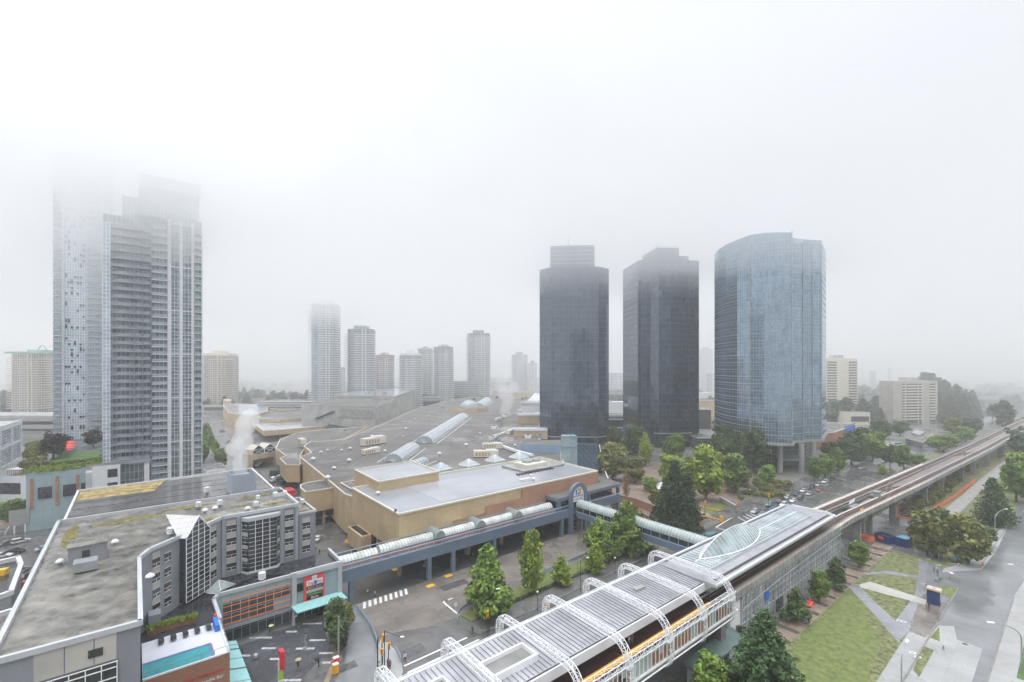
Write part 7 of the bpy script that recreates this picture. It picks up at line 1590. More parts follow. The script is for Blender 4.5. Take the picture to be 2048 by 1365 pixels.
for x, y, c, lab, k, rz in ((1406, 1034, SILV, 'silver car at the orange barrier exit', 's', ANG - 1.0), (636, 1080, WHITE, 'white car in the yard beside the hotel annex', 's', 1.7), (15, 1090, GRY, 'dark grey parked car in the row by the billboard', 's', 1.2), (41, 1086, WHITE, 'white parked car in the row by the billboard', 'v', 1.0), (31, 1106, BLK, 'low black car crossing the parking lot', 's', .2), (43, 1145, SILV, 'silver car on the parking lot aisle', 's', 1.9), (48, 1158, BLK, 'black car behind the silver one on the aisle', 's', 1.9), (54, 1172, RED_, 'dark red car beside the white parapet', 's', .6), (4, 1115, WHITE, 'white car cut by the picture edge, upper', 's', .4), (3, 1130, SILV, 'silver car cut by the picture edge, lower', 's', .4), (90, 1100, SILV, 'silver car in the lot beyond the billboard', 's', 1.1), (130, 1105, BLUE, 'blue car in the lot', 's', 1.1), (170, 1100, WHITE, 'white sedan parked deep in the lot', 's', 1.1), (210, 1110, BLK, 'black car parked deep in the lot', 's', 1.1), (255, 1105, SILV, 'silver car nearest the hotel in the lot', 's', 1.1),
                       (430, 847, WHITE, 'white car far along the wet side street', 's', .1), (414, 849, BLK, 'black car far along the wet side street', 's', .1), (445, 864, DBL, 'dark car beside the tan parkade pillar', 's', .8), (460, 885, BLK, 'dark car half under the tan parkade', 's', 1.2), (1975, 880, RED_, 'car with red lights on the far wet road', 's', ANG), (1955, 862, WHITE, 'pale car far along the wet road', 's', ANG), (1932, 868, WHITE, 'pale car nearing the junction', 's', ANG + 3.1), (1985, 845, GRY, 'grey car in the mist on the far road', 's', ANG), (1968, 905, SILV, 'silver car behind the viaduct parapet', 's', ANG), (1882, 883, BLK, 'dark car at the cafe junction', 's', .3), (1270, 868, WHITE, 'white van between the dark towers', 'v', .1), (1650, 858, WHITE, 'pale car on the store roof parking', 's', .1)):
    CAR[k].put(W(x, y, .03), rz, None, lab, None, c)
def van(): 
    rt = root('van', (0, 0, 0), 'van', 'van'); carbody(6, 2.1, [(-2.9, .4, .96), (-2.95, 2.3, .9), (-2.8, 2.55, .84), (1.6, 2.5, .84), (2.3, 1.5, .9), (2.95, 1.2, .88), (3.0, .4, .88)], 0).build('body', 'car_paint', rt)
    f = MB(); f.poly([(1.66, -.8, 2.4), (1.66, .8, 2.4), (2.32, .88, 1.5), (2.32, -.88, 1.5)][::-1]); [v.__setattr__('x', v.x + .03) for v in f.v]; f.build('windscreen', 'dark_glass', rt); f = MB(); f.box((-.6, 0, 1.4), 3.6, 2.0, .7); f.build('side_window', 'dark_glass', rt); wheels(rt, (-1.9, 1.9), 2.1, .38); return rt
VN = Once(van)
VN.put(W(1424, 1080, .03), ANG, None, 'teal van on the road beside the footbridge', None, TEAL); VN.put(W(1700, 858, 0), .2, (1.1,) * 3, 'white and blue van in the mist by the brick store', None, WHITE); VN.put(W(1795, 892, 0), .1, (1.4, 1.2, 1.1), 'pale bus in the junction by the cafe', None, (.5, .62, .6)); VN.put(W(1868, 893, 0), .6, (1.4, 1.2, 1.1), 'grey bus waiting at the junction', None, (.45, .47, .5))
def truck(cabc, name, label, p, rz, boxm, boxdim, drum=False, sc_=1.0):
    rt = root(name, p, label, 'truck', rz=rz); rt.scale = (sc_,) * 3; L_, w_, h_ = boxdim
    def T(f): 
        return f
    f = MB(); carb = [(2.6, .5, 1), (2.6, 2.7, .96), (3.4, 2.75, .94), (4.3, 2.3, .95), (4.5, 1.3, 1), (4.5, .5, 1)]
    n = len(carb); P = lambda i, s: Vector((carb[i][0], s * 1.2 * carb[i][2], carb[i][1]))
    for i in range(n): j = (i + 1) % n; f.poly([P(i, -1), P(i, 1), P(j, 1), P(j, -1)][::-1])
    f.poly([P(i, -1) for i in range(n)]); f.poly([P(i, 1) for i in reversed(range(n))])
    for v in f.v: pass
    def lb(f, name, m):
        o0 = Vector((0, 0, 0)); me = bpy.data.meshes.new(name); me.from_pydata([tuple(v) for v in f.v], [], f.f); me.materials.append(MATS[m]); me.update(); o = bpy.data.objects.new(name, me); COL.objects.link(o); o.parent = rt; return o
    lb(f, 'cab', cabc); f = MB(); f.poly([(4.38, -1, 1.45), (4.38, 1, 1.45), (4.3, .95, 2.2), (4.3, -.95, 2.2)]); [v.__setattr__('x', v.x + .14) for v in f.v]; lb(f, 'windscreen', 'dark_glass')
    f = MB()
    if drum: f.tube((-3, 0, 2.6), (-.8, 0, 2.3), .7, 12, 1.35); f.tube((-.8, 0, 2.3), (1.0, 0, 2.0), 1.35, 12, 1.2); f.tube((1.0, 0, 2.0), (2.2, 0, 1.9), 1.2, 12, .6)
    else: f.box((2.3 - L_ / 2, 0, .95), L_, w_, h_)
    lb(f, 'drum' if drum else 'box', boxm); f = MB(); f.box((-.5, 0, .6), 7.5, 1.0, .34); lb(f, 'chassis', 'dark_metal')
    for x in (-2.6, -1.4, 3.4):
        for s in (-1, 1): f = MB(); f.tube((x, s * .85, .5), (x, s * 1.2, .5), .5, 12); lb(f, 'wheel', 'rubber')
    return rt
truck('white_paint', 'box_truck', 'white box truck backed into the tan loading house', W(520, 931, .03), -1.45, 'white_paint', (6, 2.4, 2.6))
truck('white_paint', 'mixer_truck', 'white-cabbed truck with grey body in the service yard', W(560, 962, .03), -2.2, 'concrete_pale', (6, 2.4, 2.4), True)
truck('green_paint', 'dump_truck', 'dark green truck parked behind the white-cabbed one', W(556, 952, .03), .45, 'green_paint', (6, 2.5, 2.0), False, 1.1)
truck('blue_paint', 'flatbed_truck', 'blue truck body beside the white-cabbed truck', W(577, 968, .03), .75, 'blue_paint', (6.4, 2.4, 1.4))
# ============================================================ CONTAINERS, CABINS, BARRIERS
def skip(name, label, p0, p1, depth, h, m, top=None, cat='container'):
    d = p1 - p0; n = Vector((-d.y, d.x, 0)).normalized() * depth; rt = root(name, (p0 + p1) / 2, label, cat); f = MB()
    for a, b in ((p0, p1), (p1, p1 + n), (p1 + n, p0 + n), (p0 + n, p0)): e = b - a; f.box((a + b) / 2, e.length + .12, .14, h, math.atan2(e.y, e.x))
    f.build('side_wall', m, rt); f = MB(); f.prism([p0, p1, p1 + n, p0 + n], h * .55 if top is None else h, h * .6 if top is None else h + .12, bottom=True); f.build('load' if top is None else 'cover', top or 'wood', rt)
    f = MB(); L_ = d.length; e = d.normalized(); k = .5
    while k < L_: f.box(p0 + e * k - n.normalized() * .1, .1, .1, h, math.atan2(d.y, d.x)); k += .9
    f.build('rib', m, rt); return rt
skip('waste_container', 'long dark blue open container with red emblem beside the viaduct', W(1749, 1080), W(1777, 1090), 3.2, 2.5, 'blue_paint')
p = W(1763, 1085); b = MB(); e = (W(1777, 1090) - W(1749, 1080)).normalized(); nn = Vector((e.y, -e.x, 0)); q = p + nn * .28; b.prism([q - e * .9, q + e * .9, q + e * .9 + nn * .04, q - e * .9 + nn * .04], 1.1, 2.0, bottom=True); em = b.build('red_emblem', 'red_umbrella'); pr = bpy.data.objects['waste_container']; em.parent = pr; em.location = em.location - pr.location
skip('covered_container', 'blue box container with pale blue tarpaulin cover beside the round maple', W(1791, 1090), W(1812, 1097), 3.4, 2.7, 'blue_paint', 'blue_tarp')
skip('rusty_skip', 'low rust orange skip at the end of the dark blue container', W(1720, 1076), W(1738, 1083), 2.2, 1.2, 'orange_fence')
cb = root('site_cabin', W(1812, 1050), 'white site cabin with black pitched roof behind the round maple', 'cabin'); P = [W(1799, 1050), W(1823, 1056)]; d = P[1] - P[0]; n = Vector((-d.y, d.x, 0)).normalized() * 12; f = MB(); f.prism([P[0], P[1], P[1] + n, P[0] + n], 0, 3.0); f.build('wall', 'white_paint', cb); f = MB(); o = d * .08; f.prism([P[0] - o - n * .04, P[1] + o - n * .04, P[1] + o + n * 1.03, P[0] - o + n * 1.03], 3.0, 3.35, bottom=True); f.build('roof', 'roof_black', cb); f = MB(); f.prism([P[0] - o - n * .05, P[1] + o - n * .05, P[1] + o - n * .042, P[0] - o - n * .042], 3.0, 3.5, bottom=True); f.build('eaves_board', 'orange_paint', cb)
b = MB(); b.box(W(1791, 1030), 7, 1.2, 2.6, ANG); b.box(W(1791, 1030) + Z * 2.6, 7.4, 1.5, .2, ANG); tag(b.build('orange_hoarding', 'orange_fence'), 'rust orange panel standing behind the viaduct pier', 'panel')
of = root('orange_mesh_fence', W(1905, 995), 'long sagging orange mesh fence along the gravel track', 'fence'); P = [W(x, y) for x, y in ((1866, 1025), (1885, 1013), (1905, 1000), (1925, 985), (1938, 974), (1951, 964))]; f = MB()
for a, b in zip(P, P[1:]): d = b - a; f.box((a + b) / 2 + Z * .15, d.length, .06, 1.6, math.atan2(d.y, d.x))
f.build('mesh', 'orange_fence', of); f = MB(); [f.tube(p, p + Z * 1.9, .06, 5) for p in P]; f.build('stake', 'dark_metal', of)
fn = root('road_fence', UW(230, -66), 'thin grey railing between the main road and the viaduct', 'fence'); f = MB(); u = 172
while u < 300: f.tube(UW(u, -65.4), UW(u, -65.4, 1.8), .05, 4); u += 3
f.path([UW(172, -65.4, 1.75), UW(300, -65.4, 1.75)], .04, 4); f.path([UW(172, -65.4, .9), UW(300, -65.4, .9)], .03, 4); f.build('rail', 'galv', fn)
# blue curved rails of the service road
def rail(name, pts, h, m, label):
    rt = root(name, pts[0], label, 'railing'); f = MB()
    for a, b in zip(pts, pts[1:]): d = b - a; f.box((a + b) / 2 + Z * .25, d.length + .05, .07, h - .3, math.atan2(d.y, d.x))
    f.build('panel', m, rt); f = MB(); [f.tube(p, p + Z * (h + .1), .07, 5) for p in pts]; f.path([p + Z * h for p in pts], .06, 5); f.build('post', 'blue_light', rt)
rail('curved_railing', px(714, 1219, 725, 1234, 736, 1249, 745, 1263, 751, 1277, 754, 1292, 755, 1306), 1.1, 'blue_light', 'long curving pale blue railing beside the service road')
rail('curved_railing', px(792, 1304, 796, 1311, 800, 1319, 802, 1327), 1.1, 'blue_light', 'short pale blue railing at the pavement corner')
rail('lawn_rail', px(1060, 1160, 1090, 1146, 1120, 1134, 1160, 1117, 1195, 1102), 1.0, 'blue_light', 'low pale blue wall between lawn strip and bus loop'); rail('corner_rail', px(916, 1248, 914, 1236, 920, 1224, 932, 1216, 946, 1210), .9, 'blue_light', 'curved blue rail round the near tip of the lawn strip')
# planter island walls
pw = root('planter_wall', W(690, 1290), 'concrete planter kerb around the dense trees by the shops', 'planter'); f = MB(); P = px(648, 1225, 649, 1262, 655, 1280, 668, 1293, 686, 1299, 688, 1282, 690, 1240, 688, 1215)
f.prism(P, 0, .6); f.build('wall', 'kerb', pw)
V, Fc = leaf_cloud([(W(random.uniform(652, 688), random.uniform(1222, 1290)) + Z * random.uniform(.8, 2.0), 1.3, 1.3, .9) for _ in range(26)], 2600, .2, 91); q = wloc(pw); crown_obj('planting', [v - q for v in V], Fc, 'leaf_dark', pw)
k = MB(); k.prism(px(667, 1305, 687, 1303, 684, 1318, 668, 1345, 658, 1366, 652, 1400, 630, 1400, 648, 1365, 658, 1338), 0, .14); struct(k.build('traffic_island', 'plaza_tile'))
# ============================================================ STREET FURNITURE
def globe_lamp():
    rt = root('globe_lamp', (0, 0, 0), 'black post with white globe', 'street lamp'); f = MB(); f.tube((0, 0, 0), (0, 0, .5), .14, 8); f.tube((0, 0, .5), (0, 0, 4.2), .07, 6); f.build('post', 'black_paint', rt); f = MB(); f.dome((0, 0, 4.35), .26, .28, 10, 3); f.tube((0, 0, 4.15), (0, 0, 4.35), .14, 8, .26); f.build('globe', 'lamp_white', rt); return rt
GL = Once(globe_lamp)
gl = [(1075, 1221, 'before the narrow lawn tree'), (1230, 1147, 'before the biggest lawn tree'), (1294, 1116, 'left of the footbridge pier'), (1316, 1140 - 42, 'under the footbridge'), (1348, 1090, 'right of the footbridge'), (1585, 985, 'on the tower pavement'), (1500, 1000, 'by the park sign')]
for x, y, l in gl: GL.put(W(x, y, .14), 0, None, 'black globe lamp ' + l, 'black globe lamps along the pavement')
def arm_lamp():
    rt = root('street_lamp', (0, 0, 0), 'street lamp', 'street lamp'); f = MB(); f.tube((0, 0, 0), (0, 0, 8.5), .11, 8, .08); f.path([Vector((1.9 * math.sin(t * math.pi / 12), 0, 8.5 + .7 * math.sin(t * math.pi / 6) * .9)) for t in range(6)], .055, 6); f.build('pole', 'black_paint', rt); f = MB(); f.box((2.1, 0, 8.95), .85, .3, .14); f.build('lamp_head', 'lamp_white', rt); return rt
AL = Once(arm_lamp)
for x, y, rz, s, l in ((1161, 1184, .3, .95, 'black armed street lamp before the small bright lawn tree'), (978, 1264, .4, 1.0, 'street lamp with arm at the lawn corner by the signal'), (1730, 972, 1.2, .95, 'street lamp beside the wet road past the station')): AL.put(W(x, y, .1), rz, (s,) * 3, l)
def curve_lamp(p, pts, label, m='galv', r=.10):
    rt = root('curved_street_lamp', p, label, 'street lamp'); f = MB()
    for i, (a, b) in enumerate(zip(pts, pts[1:])): f.tube(a, b, r * (1.3 - .6 * i / len(pts)), 8, r * (1.3 - .6 * (i + 1) / len(pts)))
    f.build('pole', m, rt); f = MB(); d = (pts[-1] - pts[-2]).normalized(); f.box(pts[-1] + d * .4 - Z * .1, 1.2, .4, .16, math.atan2(d.y, d.x)); f.build('lamp_head', 'lamp_white', rt)
def curved(bx, by, hgt, side, label, reach=3.2, sc_=1.0, d=None):
    p = W(bx, by, .1); d = (d or U) * side; pts = [p, p + Z * hgt * .45, p + Z * hgt * .7] + [p + d * reach * (1 - math.cos(t * math.pi / 10)) + Z * (hgt * .7 + hgt * .3 * math.sin(t * math.pi / 10)) for t in range(1, 6)]; curve_lamp(p, pts, label)
curved(1803, 1385, 7.6, 1, 'tall curved grey lamp over the concrete drive at the bottom edge', 3.6); curved(2043, 1341, 8.6, -1, 'curved lamp leaning from the grass across the wet road, nearest', 4.5, d=Vector((1, -.2, 0))); curved(1990, 1073, 8.8, 1, 'tall pale curved lamp beside the ragged conifer', 5.2, d=Vector((1, .3, 0))); curved(2062, 1200, 8.6, -1, 'curved lamp at the picture edge over the wet road', 4.2, d=Vector((1, -.1, 0)))
def signal():
    rt = root('traffic_signal', (0, 0, 0), 'yellow traffic signal', 'traffic signal'); f = MB(); f.tube((0, 0, 0), (0, 0, 5.0), .09, 6); f.build('pole', 'black_paint', rt)
    f = MB(); f.box((.1, -.22, 3.5), .46, .34, 1.4); hs = f.build('housing', 'signal_yellow', rt)
    for z, m in ((4.55, 'red_lamp'), (4.15, 'dark_metal'), (3.75, 'dark_metal')): f = MB(); f.tube((.1, -.40, z), (.1, -.46, z), .13, 10); f.build('lens', m, hs)
    return rt
TS = Once(signal)
for x, y, rz, s, l in ((974, 1266, .2, 1, 'yellow signal at the lawn strip corner'), (1094, 1256, .2, 1.1, 'yellow signal rising behind the station arches'), (764, 1326, .9, 1.15, 'yellow signal head, upper of the junction group by the pavement corner'), (777, 1335, 0.2, 1.0, 'yellow signal beside the dark corner pole'), (765, 1342, -.5, .9, 'lowest yellow signal of the pavement corner'), (1410, 1030, .2, 1.15, 'yellow signal before the orange barrier'), (1537, 1018, .1, 1.3, 'yellow signal beside the teal taxi'), (1472, 1030, .2, 1.0, 'yellow signal at the park sign corner'), (1400, 1070, .2, .9, 'orange signal by the blue-coated walker')): TS.put(W(x, y, .1), rz, (s,) * 3, l, 'yellow traffic signals')
def pole(name, x, y, h, r, m, label, cat='pole', arm=None):
    p = W(x, y, .05); rt = root(name, p, label, cat); f = MB(); f.tube(p, p + Z * .3, r * 1.8, 8); f.tube(p + Z * .3, p + Z * h, r, 8, r * .8); f.build('post', m, rt)
    if arm: q = p + Z * h * .98; f = MB(); f.tube(q, q + Vector(arm), r * .6, 6); f.tube(q + Z * -.0, q + Vector(arm) * .5 + Z * -.02, r * .7, 6); f.build('arm', m, rt); f = MB(); f.box(q + Vector(arm), .7, .3, .15); f.build('lamp_head', 'lamp_white', rt)
    return rt
pole('corner_pole', 769, 1345, 8.0, .11, 'dark_metal', 'dark signal pole with long slanting mast arm at the pavement corner', 'signal pole', (3.6, -1.0, -.6)); pole('black_pole', 755, 1368, 8.2, .13, 'black_paint', 'thick black lamp pole at the bottom edge of the corner'); pole('grey_pole', 677, 1318, 8.4, .2, 'galv', 'stout blue-grey pole with cables beside the planter trees'); pole('teal_pole', 963, 1241, 8.0, .1, 'teal_roof', 'dark teal pole in front of the conical tree'); pole('tall_pole', 1155, 1150, 9.0, .1, 'galv', 'thin grey pole between the lawn trees'); pole('light_mast', 1164, 1056, 9.5, .12, 'coping_white', 'pale mast standing before the arch and footbridge'); pole('teal_pole', 1399, 1064, 7.5, .12, 'green_paint', 'dark green pole beside the conifer foot')
for i, (a, b) in enumerate((((706, 1222), 0), ((800, 1330), 1))): pass
cb = root('overhead_wire', W(677, 1318, 7.5), 'thin cable strung from the grey pole across the service road', 'cable'); a = W(677, 1318) + Z * 7.6; f = MB()
for q in (a + Vector((5.2, .3, -.2)), a + Vector((2.2, -2.6, -.5))): f.path([a.lerp(q, t / 4) - Z * .25 * math.sin(math.pi * t / 4) for t in range(5)], .025, 4)
f.build('wire', 'galv', cb)
def boxy(name, x, y, w, d, h, m, label, cat, cap=None, z=.1, rz=ANG):
    p = W(x, y, z); rt = root(name, p, label, cat); f = MB(); f.box(p, w, d, h, rz); f.build('body', m, rt); f = MB(); f.prism([p + Vector((math.cos(rz) * w * a * .54 - math.sin(rz) * d * b * .54, math.sin(rz) * w * a * .54 + math.cos(rz) * d * b * .54, 0)) for a, b in ((-1, -1), (1, -1), (1, 1), (-1, 1))], p.z + h, p.z + h + .12, bottom=True); f.build('cap', cap or m, rt); return rt
boxy('newspaper_box', 672, 1328, 1.0, .7, 1.2, 'red_umbrella', 'red newspaper box behind the yellow one on the island', 'newspaper box', 'white_paint'); boxy('newspaper_box', 671, 1346, 1.0, .8, 1.6, 'signal_yellow', 'tall yellow newspaper box at the island tip', 'newspaper box', 'cream_coping')
boxy('litter_bin', 1442, 1325, 1.0, 1.0, 1.6, 'black_paint', 'tall black bin at the foot of the concrete pier', 'bin'); boxy('litter_bin', 1659, 1117, .9, .9, 1.5, 'blue_paint', 'dark blue bin by the glazed wall end', 'bin'); boxy('kiosk_screen', 1660, 1128, .3, .9, 1.4, 'bright_blue', 'small blue notice beside the glazed wall', 'sign')
ph = boxy('telephone_kiosk', 1868, 1207, 1.9, 2.4, 3.6, 'blue_paint', 'dark blue glazed shelter with yellow roof rim on the wet pavement', 'shelter', 'grey_light'); p = W(1868, 1207, .1); f = MB()
for a, b in (((-1, -1), (1, -1)), ((1, -1), (1, 1)), ((-1, -1), (-1, 1))): pa = p + U * a[0] * 1.05 - N * a[1] * 1.3 + Z * 3.45; pb = p + U * b[0] * 1.05 - N * b[1] * 1.3 + Z * 3.45; f.tube(pa, pb, .13, 4)
f.build('yellow_rim', 'marking_yellow', ph); f = MB(); f.prism([p + U * .97 + N * 1.0, p + U * .97 - N * 1.0, p + U * .975 - N * 1.0, p + U * .975 + N * 1.0], .6, 3.0); f.prism([p + N * 1.21 - U * .8, p + N * 1.21 + U * .8, p + N * 1.22 + U * .8, p + N * 1.22 - U * .8], .6, 3.0); f.build('glass_panel', 'skylight', ph); f = MB(); f.box(p + Z * 3.73, .5, .5, .06, .3); f.build('red_roof_mark', 'red_umbrella', ph)
# red totem in the plaza
tt = root('red_totem', W(562, 1360, 0), 'tall red and white advertising totem in the slate plaza', 'sign'); p = W(561, 1375, 0); f = MB(); f.box(p, .8, .5, 5.2, ANG); f.build('white_shaft', 'white_paint', tt); f = MB(); f.box(p + Z * 3.6 + Vector((.25, -.1, 0)), .7, 1.5, 3.2, ANG); f.build('red_box', 'red_paint', tt); f = MB(); f.box(p + Z * 1.5 - N * -.27, .8, .05, 1.8, ANG); f.build('coloured_panel', 'lime', tt)
b = MB(); p = W(511, 1318, .04); b.dome(p + Z * .55, .55, .55, 16, 6); b.tube(p, p + Z * .55, .34, 16, .55); tag(b.build('steel_ball', 'galv', smooth=True), 'polished steel ball standing in the slate plaza', 'sculpture')
st2 = root('stone_figure', W(611, 1296, .04), 'slender weathered stone sculpture on a pale paving bar', 'sculpture'); p = W(611, 1296, .04); f = MB(); f.tube(p, p + Z * .2, .5, 10); f.build('base', 'concrete', st2); f = MB(); 
for k in range(8): f.tube(p + Z * (.2 + k * .3) + Vector((math.sin(k) * .08, 0, 0)), p + Z * (.5 + k * .3) + Vector((math.sin(k + 1) * .08, 0, 0)), .26 - .015 * k, 9, .24 - .015 * k)
f.build('figure', 'concrete', st2)
# park: brick walls, tent, umbrellas, sign walls, barriers
def wall(name, pts, h, t, m, label, cap='kerb'):
    rt = root(name, pts[0], label, 'wall'); f = MB(); c = MB()
    for a, b in zip(pts, pts[1:]): d = b - a; f.box((a + b) / 2, d.length + t * .5, t, h, math.atan2(d.y, d.x)); c.box((a + b) / 2 + Z * (h + .003), d.length + t * .6, t + .2, .14, math.atan2(d.y, d.x))
    f.build('wall_face', m, rt); c.build('cap', cap, rt)
wall('brick_wall', px(1229, 1003, 1270, 1012, 1318, 1031), 3.1, .5, 'brick', 'upper brick terrace wall right of the mall entrance'); wall('brick_wall', px(1222, 1012, 1262, 1024, 1312, 1048), 1.6, .5, 'brick', 'lower brick wall along the ramp to the park'); wall('ramp_wall', px(1205, 1000, 1250, 1024, 1312, 1056), .9, .4, 'kerb', 'low dark ramp kerb below the brick walls')
wall('park_sign_wall', px(1440, 1003, 1471, 1020), 1.9, .3, 'concrete_pale', 'long pale sign wall at the park corner', 'white_paint'); wall('sign_block', px(1501, 981, 1515, 986), 2.0, .5, 'screen_steel', 'grey-blue sign block on the park pavement')
for u, w in ((146, -106), (148, -110), (151, -104)): pass
def person_slot(): pass
tn = root('garden_tent', W(1325, 985, 0), 'white pointed garden tent in the park', 'tent'); p = W(1327, 986, 0); f = MB(); s = 3.6; C = [p + Vector((-s, -s, 2.9)), p + Vector((s, -s, 2.9)), p + Vector((s, s, 2.9)), p + Vector((-s, s, 2.9))]; A = p + Z * 5.2
for i in range(4): f.poly([C[i], C[(i + 1) % 4], p.lerp(A, 1)]); f.poly([C[i] - Z * .5, C[(i + 1) % 4] - Z * .5, C[(i + 1) % 4], C[i]])
f.build('roof_cloth', 'white_paint', tn); f = MB(); [f.tube(Vector((q.x, q.y, 0)), q, .09, 6) for q in C]; f.build('post', 'coping_white', tn)
def parasol():
    rt = root('parasol', (0, 0, 0), 'red parasol', 'parasol'); f = MB(); f.tube((0, 0, 0), (0, 0, 2.5), .05, 6); f.build('pole', 'galv', rt); f = MB()
    for k in range(8): a, b = k * math.pi / 4, (k + 1) * math.pi / 4; f.poly([(1.7 * math.cos(a), 1.7 * math.sin(a), 2.1), (1.7 * math.cos(b), 1.7 * math.sin(b), 2.1), (0, 0, 2.75)]); f.poly([(1.7 * math.cos(a), 1.7 * math.sin(a), 1.95), (1.7 * math.cos(b), 1.7 * math.sin(b), 1.95), (1.7 * math.cos(b), 1.7 * math.sin(b), 2.1), (1.7 * math.cos(a), 1.7 * math.sin(a), 2.1)])
    f.build('canopy', 'red_umbrella', rt); return rt
PA = Once(parasol)
for x, y, l in ((1453, 983, 'left of the pair in the park by the sign wall'), (1461, 981, 'right of the pair in the park by the sign wall'), (1428, 985, 'half hidden by the large fresh green tree')): PA.put(W(x, y), 0, (1.15,) * 3, 'red parasol, ' + l, 'red parasols in the park')
for i, (x, y) in enumerate(((122, 914), (127, 909), (131, 904), (136, 898))): PA.put(W(x, y, 20.5), 0, (2.4, 1.6, 1.3), 'red roof-garden parasol, ' + ORD[i] + ' counted away from the viewer', 'red parasols of the roof garden')
def barrier(x0, y0, x1, y1, label):
    a, b = W(x0, y0), W(x1, y1); rt = root('orange_barrier', a, label, 'barrier'); d = b - a; f = MB(); f.box((a + b) / 2 + Z * .7, d.length, .12, .35, math.atan2(d.y, d.x)); f.build('beam', 'signal_yellow', rt); f = MB(); [f.box(a.lerp(b, t), .15, .15, .72) for t in (.02, .33, .66, .98)]; f.build('post', 'dark_metal', rt)
barrier(1400, 1018, 1444, 1026, 'long yellow-orange barrier at the park lawn edge'); barrier(1398, 1035, 1440, 1044, 'yellow-orange barrier in front of the silver car'); barrier(1398, 1030, 1425, 1040, 'short yellow barrier behind the silver car')
b = MB(); p = W(1443, 1044); b.box(p, .8, .8, 1.9); b.box(p + Z * 1.9, .9, .9, .15); tag(b.build('yellow_post_box', 'signal_yellow'), 'yellow-orange box at the end of the exit barrier', 'box')
# banners on the dark wall by the first tower
for i, (z, m) in enumerate(((4.4, 'white_paint'), (3.6, 'red_umbrella'), (2.8, 'lime'), (1.6, 'white_paint'), (.9, 'blue_paint'))): b = MB(); p = D(1199, 215); b.box(p + Z * z, 5.6, .15, .65, .1); b.box(p + Vector((-2.7, .2, 0)), .1, .1, z + .6); tag(b.build('banner_board', m), ('white top', 'red', 'yellow-green', 'lower white', 'violet-blue lowest')[i] + ' stripe board by the first dark tower', 'banner')
gwall = root('dark_side_wing', D(1175, 250), 'dark glass wing between the mall entrance and the park', 'building'); P = [D(1128, 236), D(1192, 214), D(1226, 208), D(1210, 240), D(1196, 300), D(1136, 300)]; f = MB(); f.prism([D(1140, 243), D(1190, 225), D(1205, 240), D(1193, 312), D(1142, 312)], 0, 7.5); f.build('wall', 'tower_dark', gwall); f = MB(); f.path([D(1199, 300, z=8), D(1206, 246, z=6), D(1222, 207, z=5)], .3, 6); f.build('white_edge', 'coping_white', gwall)
# orange benches, signs and small things on the plaza
def bench(x, y, label, m='orange_paint'):
    p = W(x, y, .06); rt = root('plaza_bench', p, label, 'bench'); f = MB(); f.box(p + Z * .4, 3.2, .7, .14, ANG + .15); f.build('seat', m, rt); f = MB(); f.box(p + N * -.4 + Z * .5, 3.2, .1, .55, ANG + .15); f.build('backrest', m, rt)
    for s in (-1.2, 1.2): f = MB(); f.box(p + U * s, .12, .6, .4, ANG); f.build('leg', 'dark_metal', rt)
bench(1641, 1192, 'orange bench beside the second small plaza tree'); bench(1622, 1212, 'red-orange bench beside the third small plaza tree', 'red_umbrella')
sgb = root('street_sign_board', W(1921, 1124), 'bright blue sign board under the round maple', 'sign'); p = W(1921, 1126); f = MB(); f.box(p + Z * .9, 3.0, .14, 1.1, -.25); f.build('board', 'sign_blue', sgb); f = MB(); [f.box(p + Vector((s, -s * .25, 0)), .12, .12, 1.0) for s in (-1.2, 1.2)]; f.build('post', 'galv', sgb); word('METROTOWN STN', .38, p + Vector((0, -.12, 1.45)), Vector((1, -.25, 0)), Z, 'white_paint', sgb)
def bollard():
    rt = root('bollard', (0, 0, 0), 'white bollard', 'bollard'); f = MB(); f.tube((0, 0, 0), (0, 0, .95), .13, 8); f.build('post', 'concrete_pale', rt); f = MB(); f.tube((0, 0, .8), (0, 0, 1.12), .15, 8, .1); f.build('cap', 'coping_white', rt); return rt
BO = Once(bollard)
for x, y, l in ((1852, 1110, 'beside the round maple, first of three'), (1864, 1113, 'second of three by the maples'), (1877, 1118, 'third of three by the maples'), (1917, 1135, 'below the bright blue sign board'), (1873, 1143, 'near the side road mouth'), (1887, 1300, 'by the small grass triangle')): BO.put(W(x, y), 0, (1.1,) * 3, 'pale bollard ' + l, 'pale bollards near the maples')
b = MB(); p = W(1965, 1132, .13); b.tube(p, p + Z * .75, .16, 8); b.tube(p + Z * .75, p + Z * 1.0, .2, 8, .08); b.tube(p + Vector((-.25, 0, .5)), p + Vector((.25, 0, .5)), .08, 6); tag(b.build('fire_hydrant', 'red_umbrella'), 'red fire hydrant at the side road kerb', 'hydrant')
b = MB(); p = W(912, 1222); b.box(p + Z * 1.1, .6, .06, .8, .3); b.box(p, .07, .07, 1.2); tag(b.build('no_entry_sign', 'white_paint'), 'small white and red sign on the lawn strip tip', 'sign')
bb = root('billboard_back', W(20, 1066), 'large white billboard seen edge-on beside the parking lot', 'billboard'); p = W(18, 1070); f = MB(); f.prism([p, p + Vector((3.8, 3.2, 0)), p + Vector((3.9, 3.0, 0)), p + Vector((.1, -.2, 0))], 3.0, 8.2, bottom=True); f.build('panel', 'concrete_pale', bb); f = MB(); f.tube(p + Vector((1, .8, 0)), p + Vector((1, .8, 4)), .2, 6); f.tube(p + Vector((3, 2.5, 0)), p + Vector((3, 2.5, 4)), .2, 6); f.tube(p + Vector((-2, .5, 0)), p + Vector((1, .8, 6)), .15, 6); f.build('strut', 'white_steel', bb)
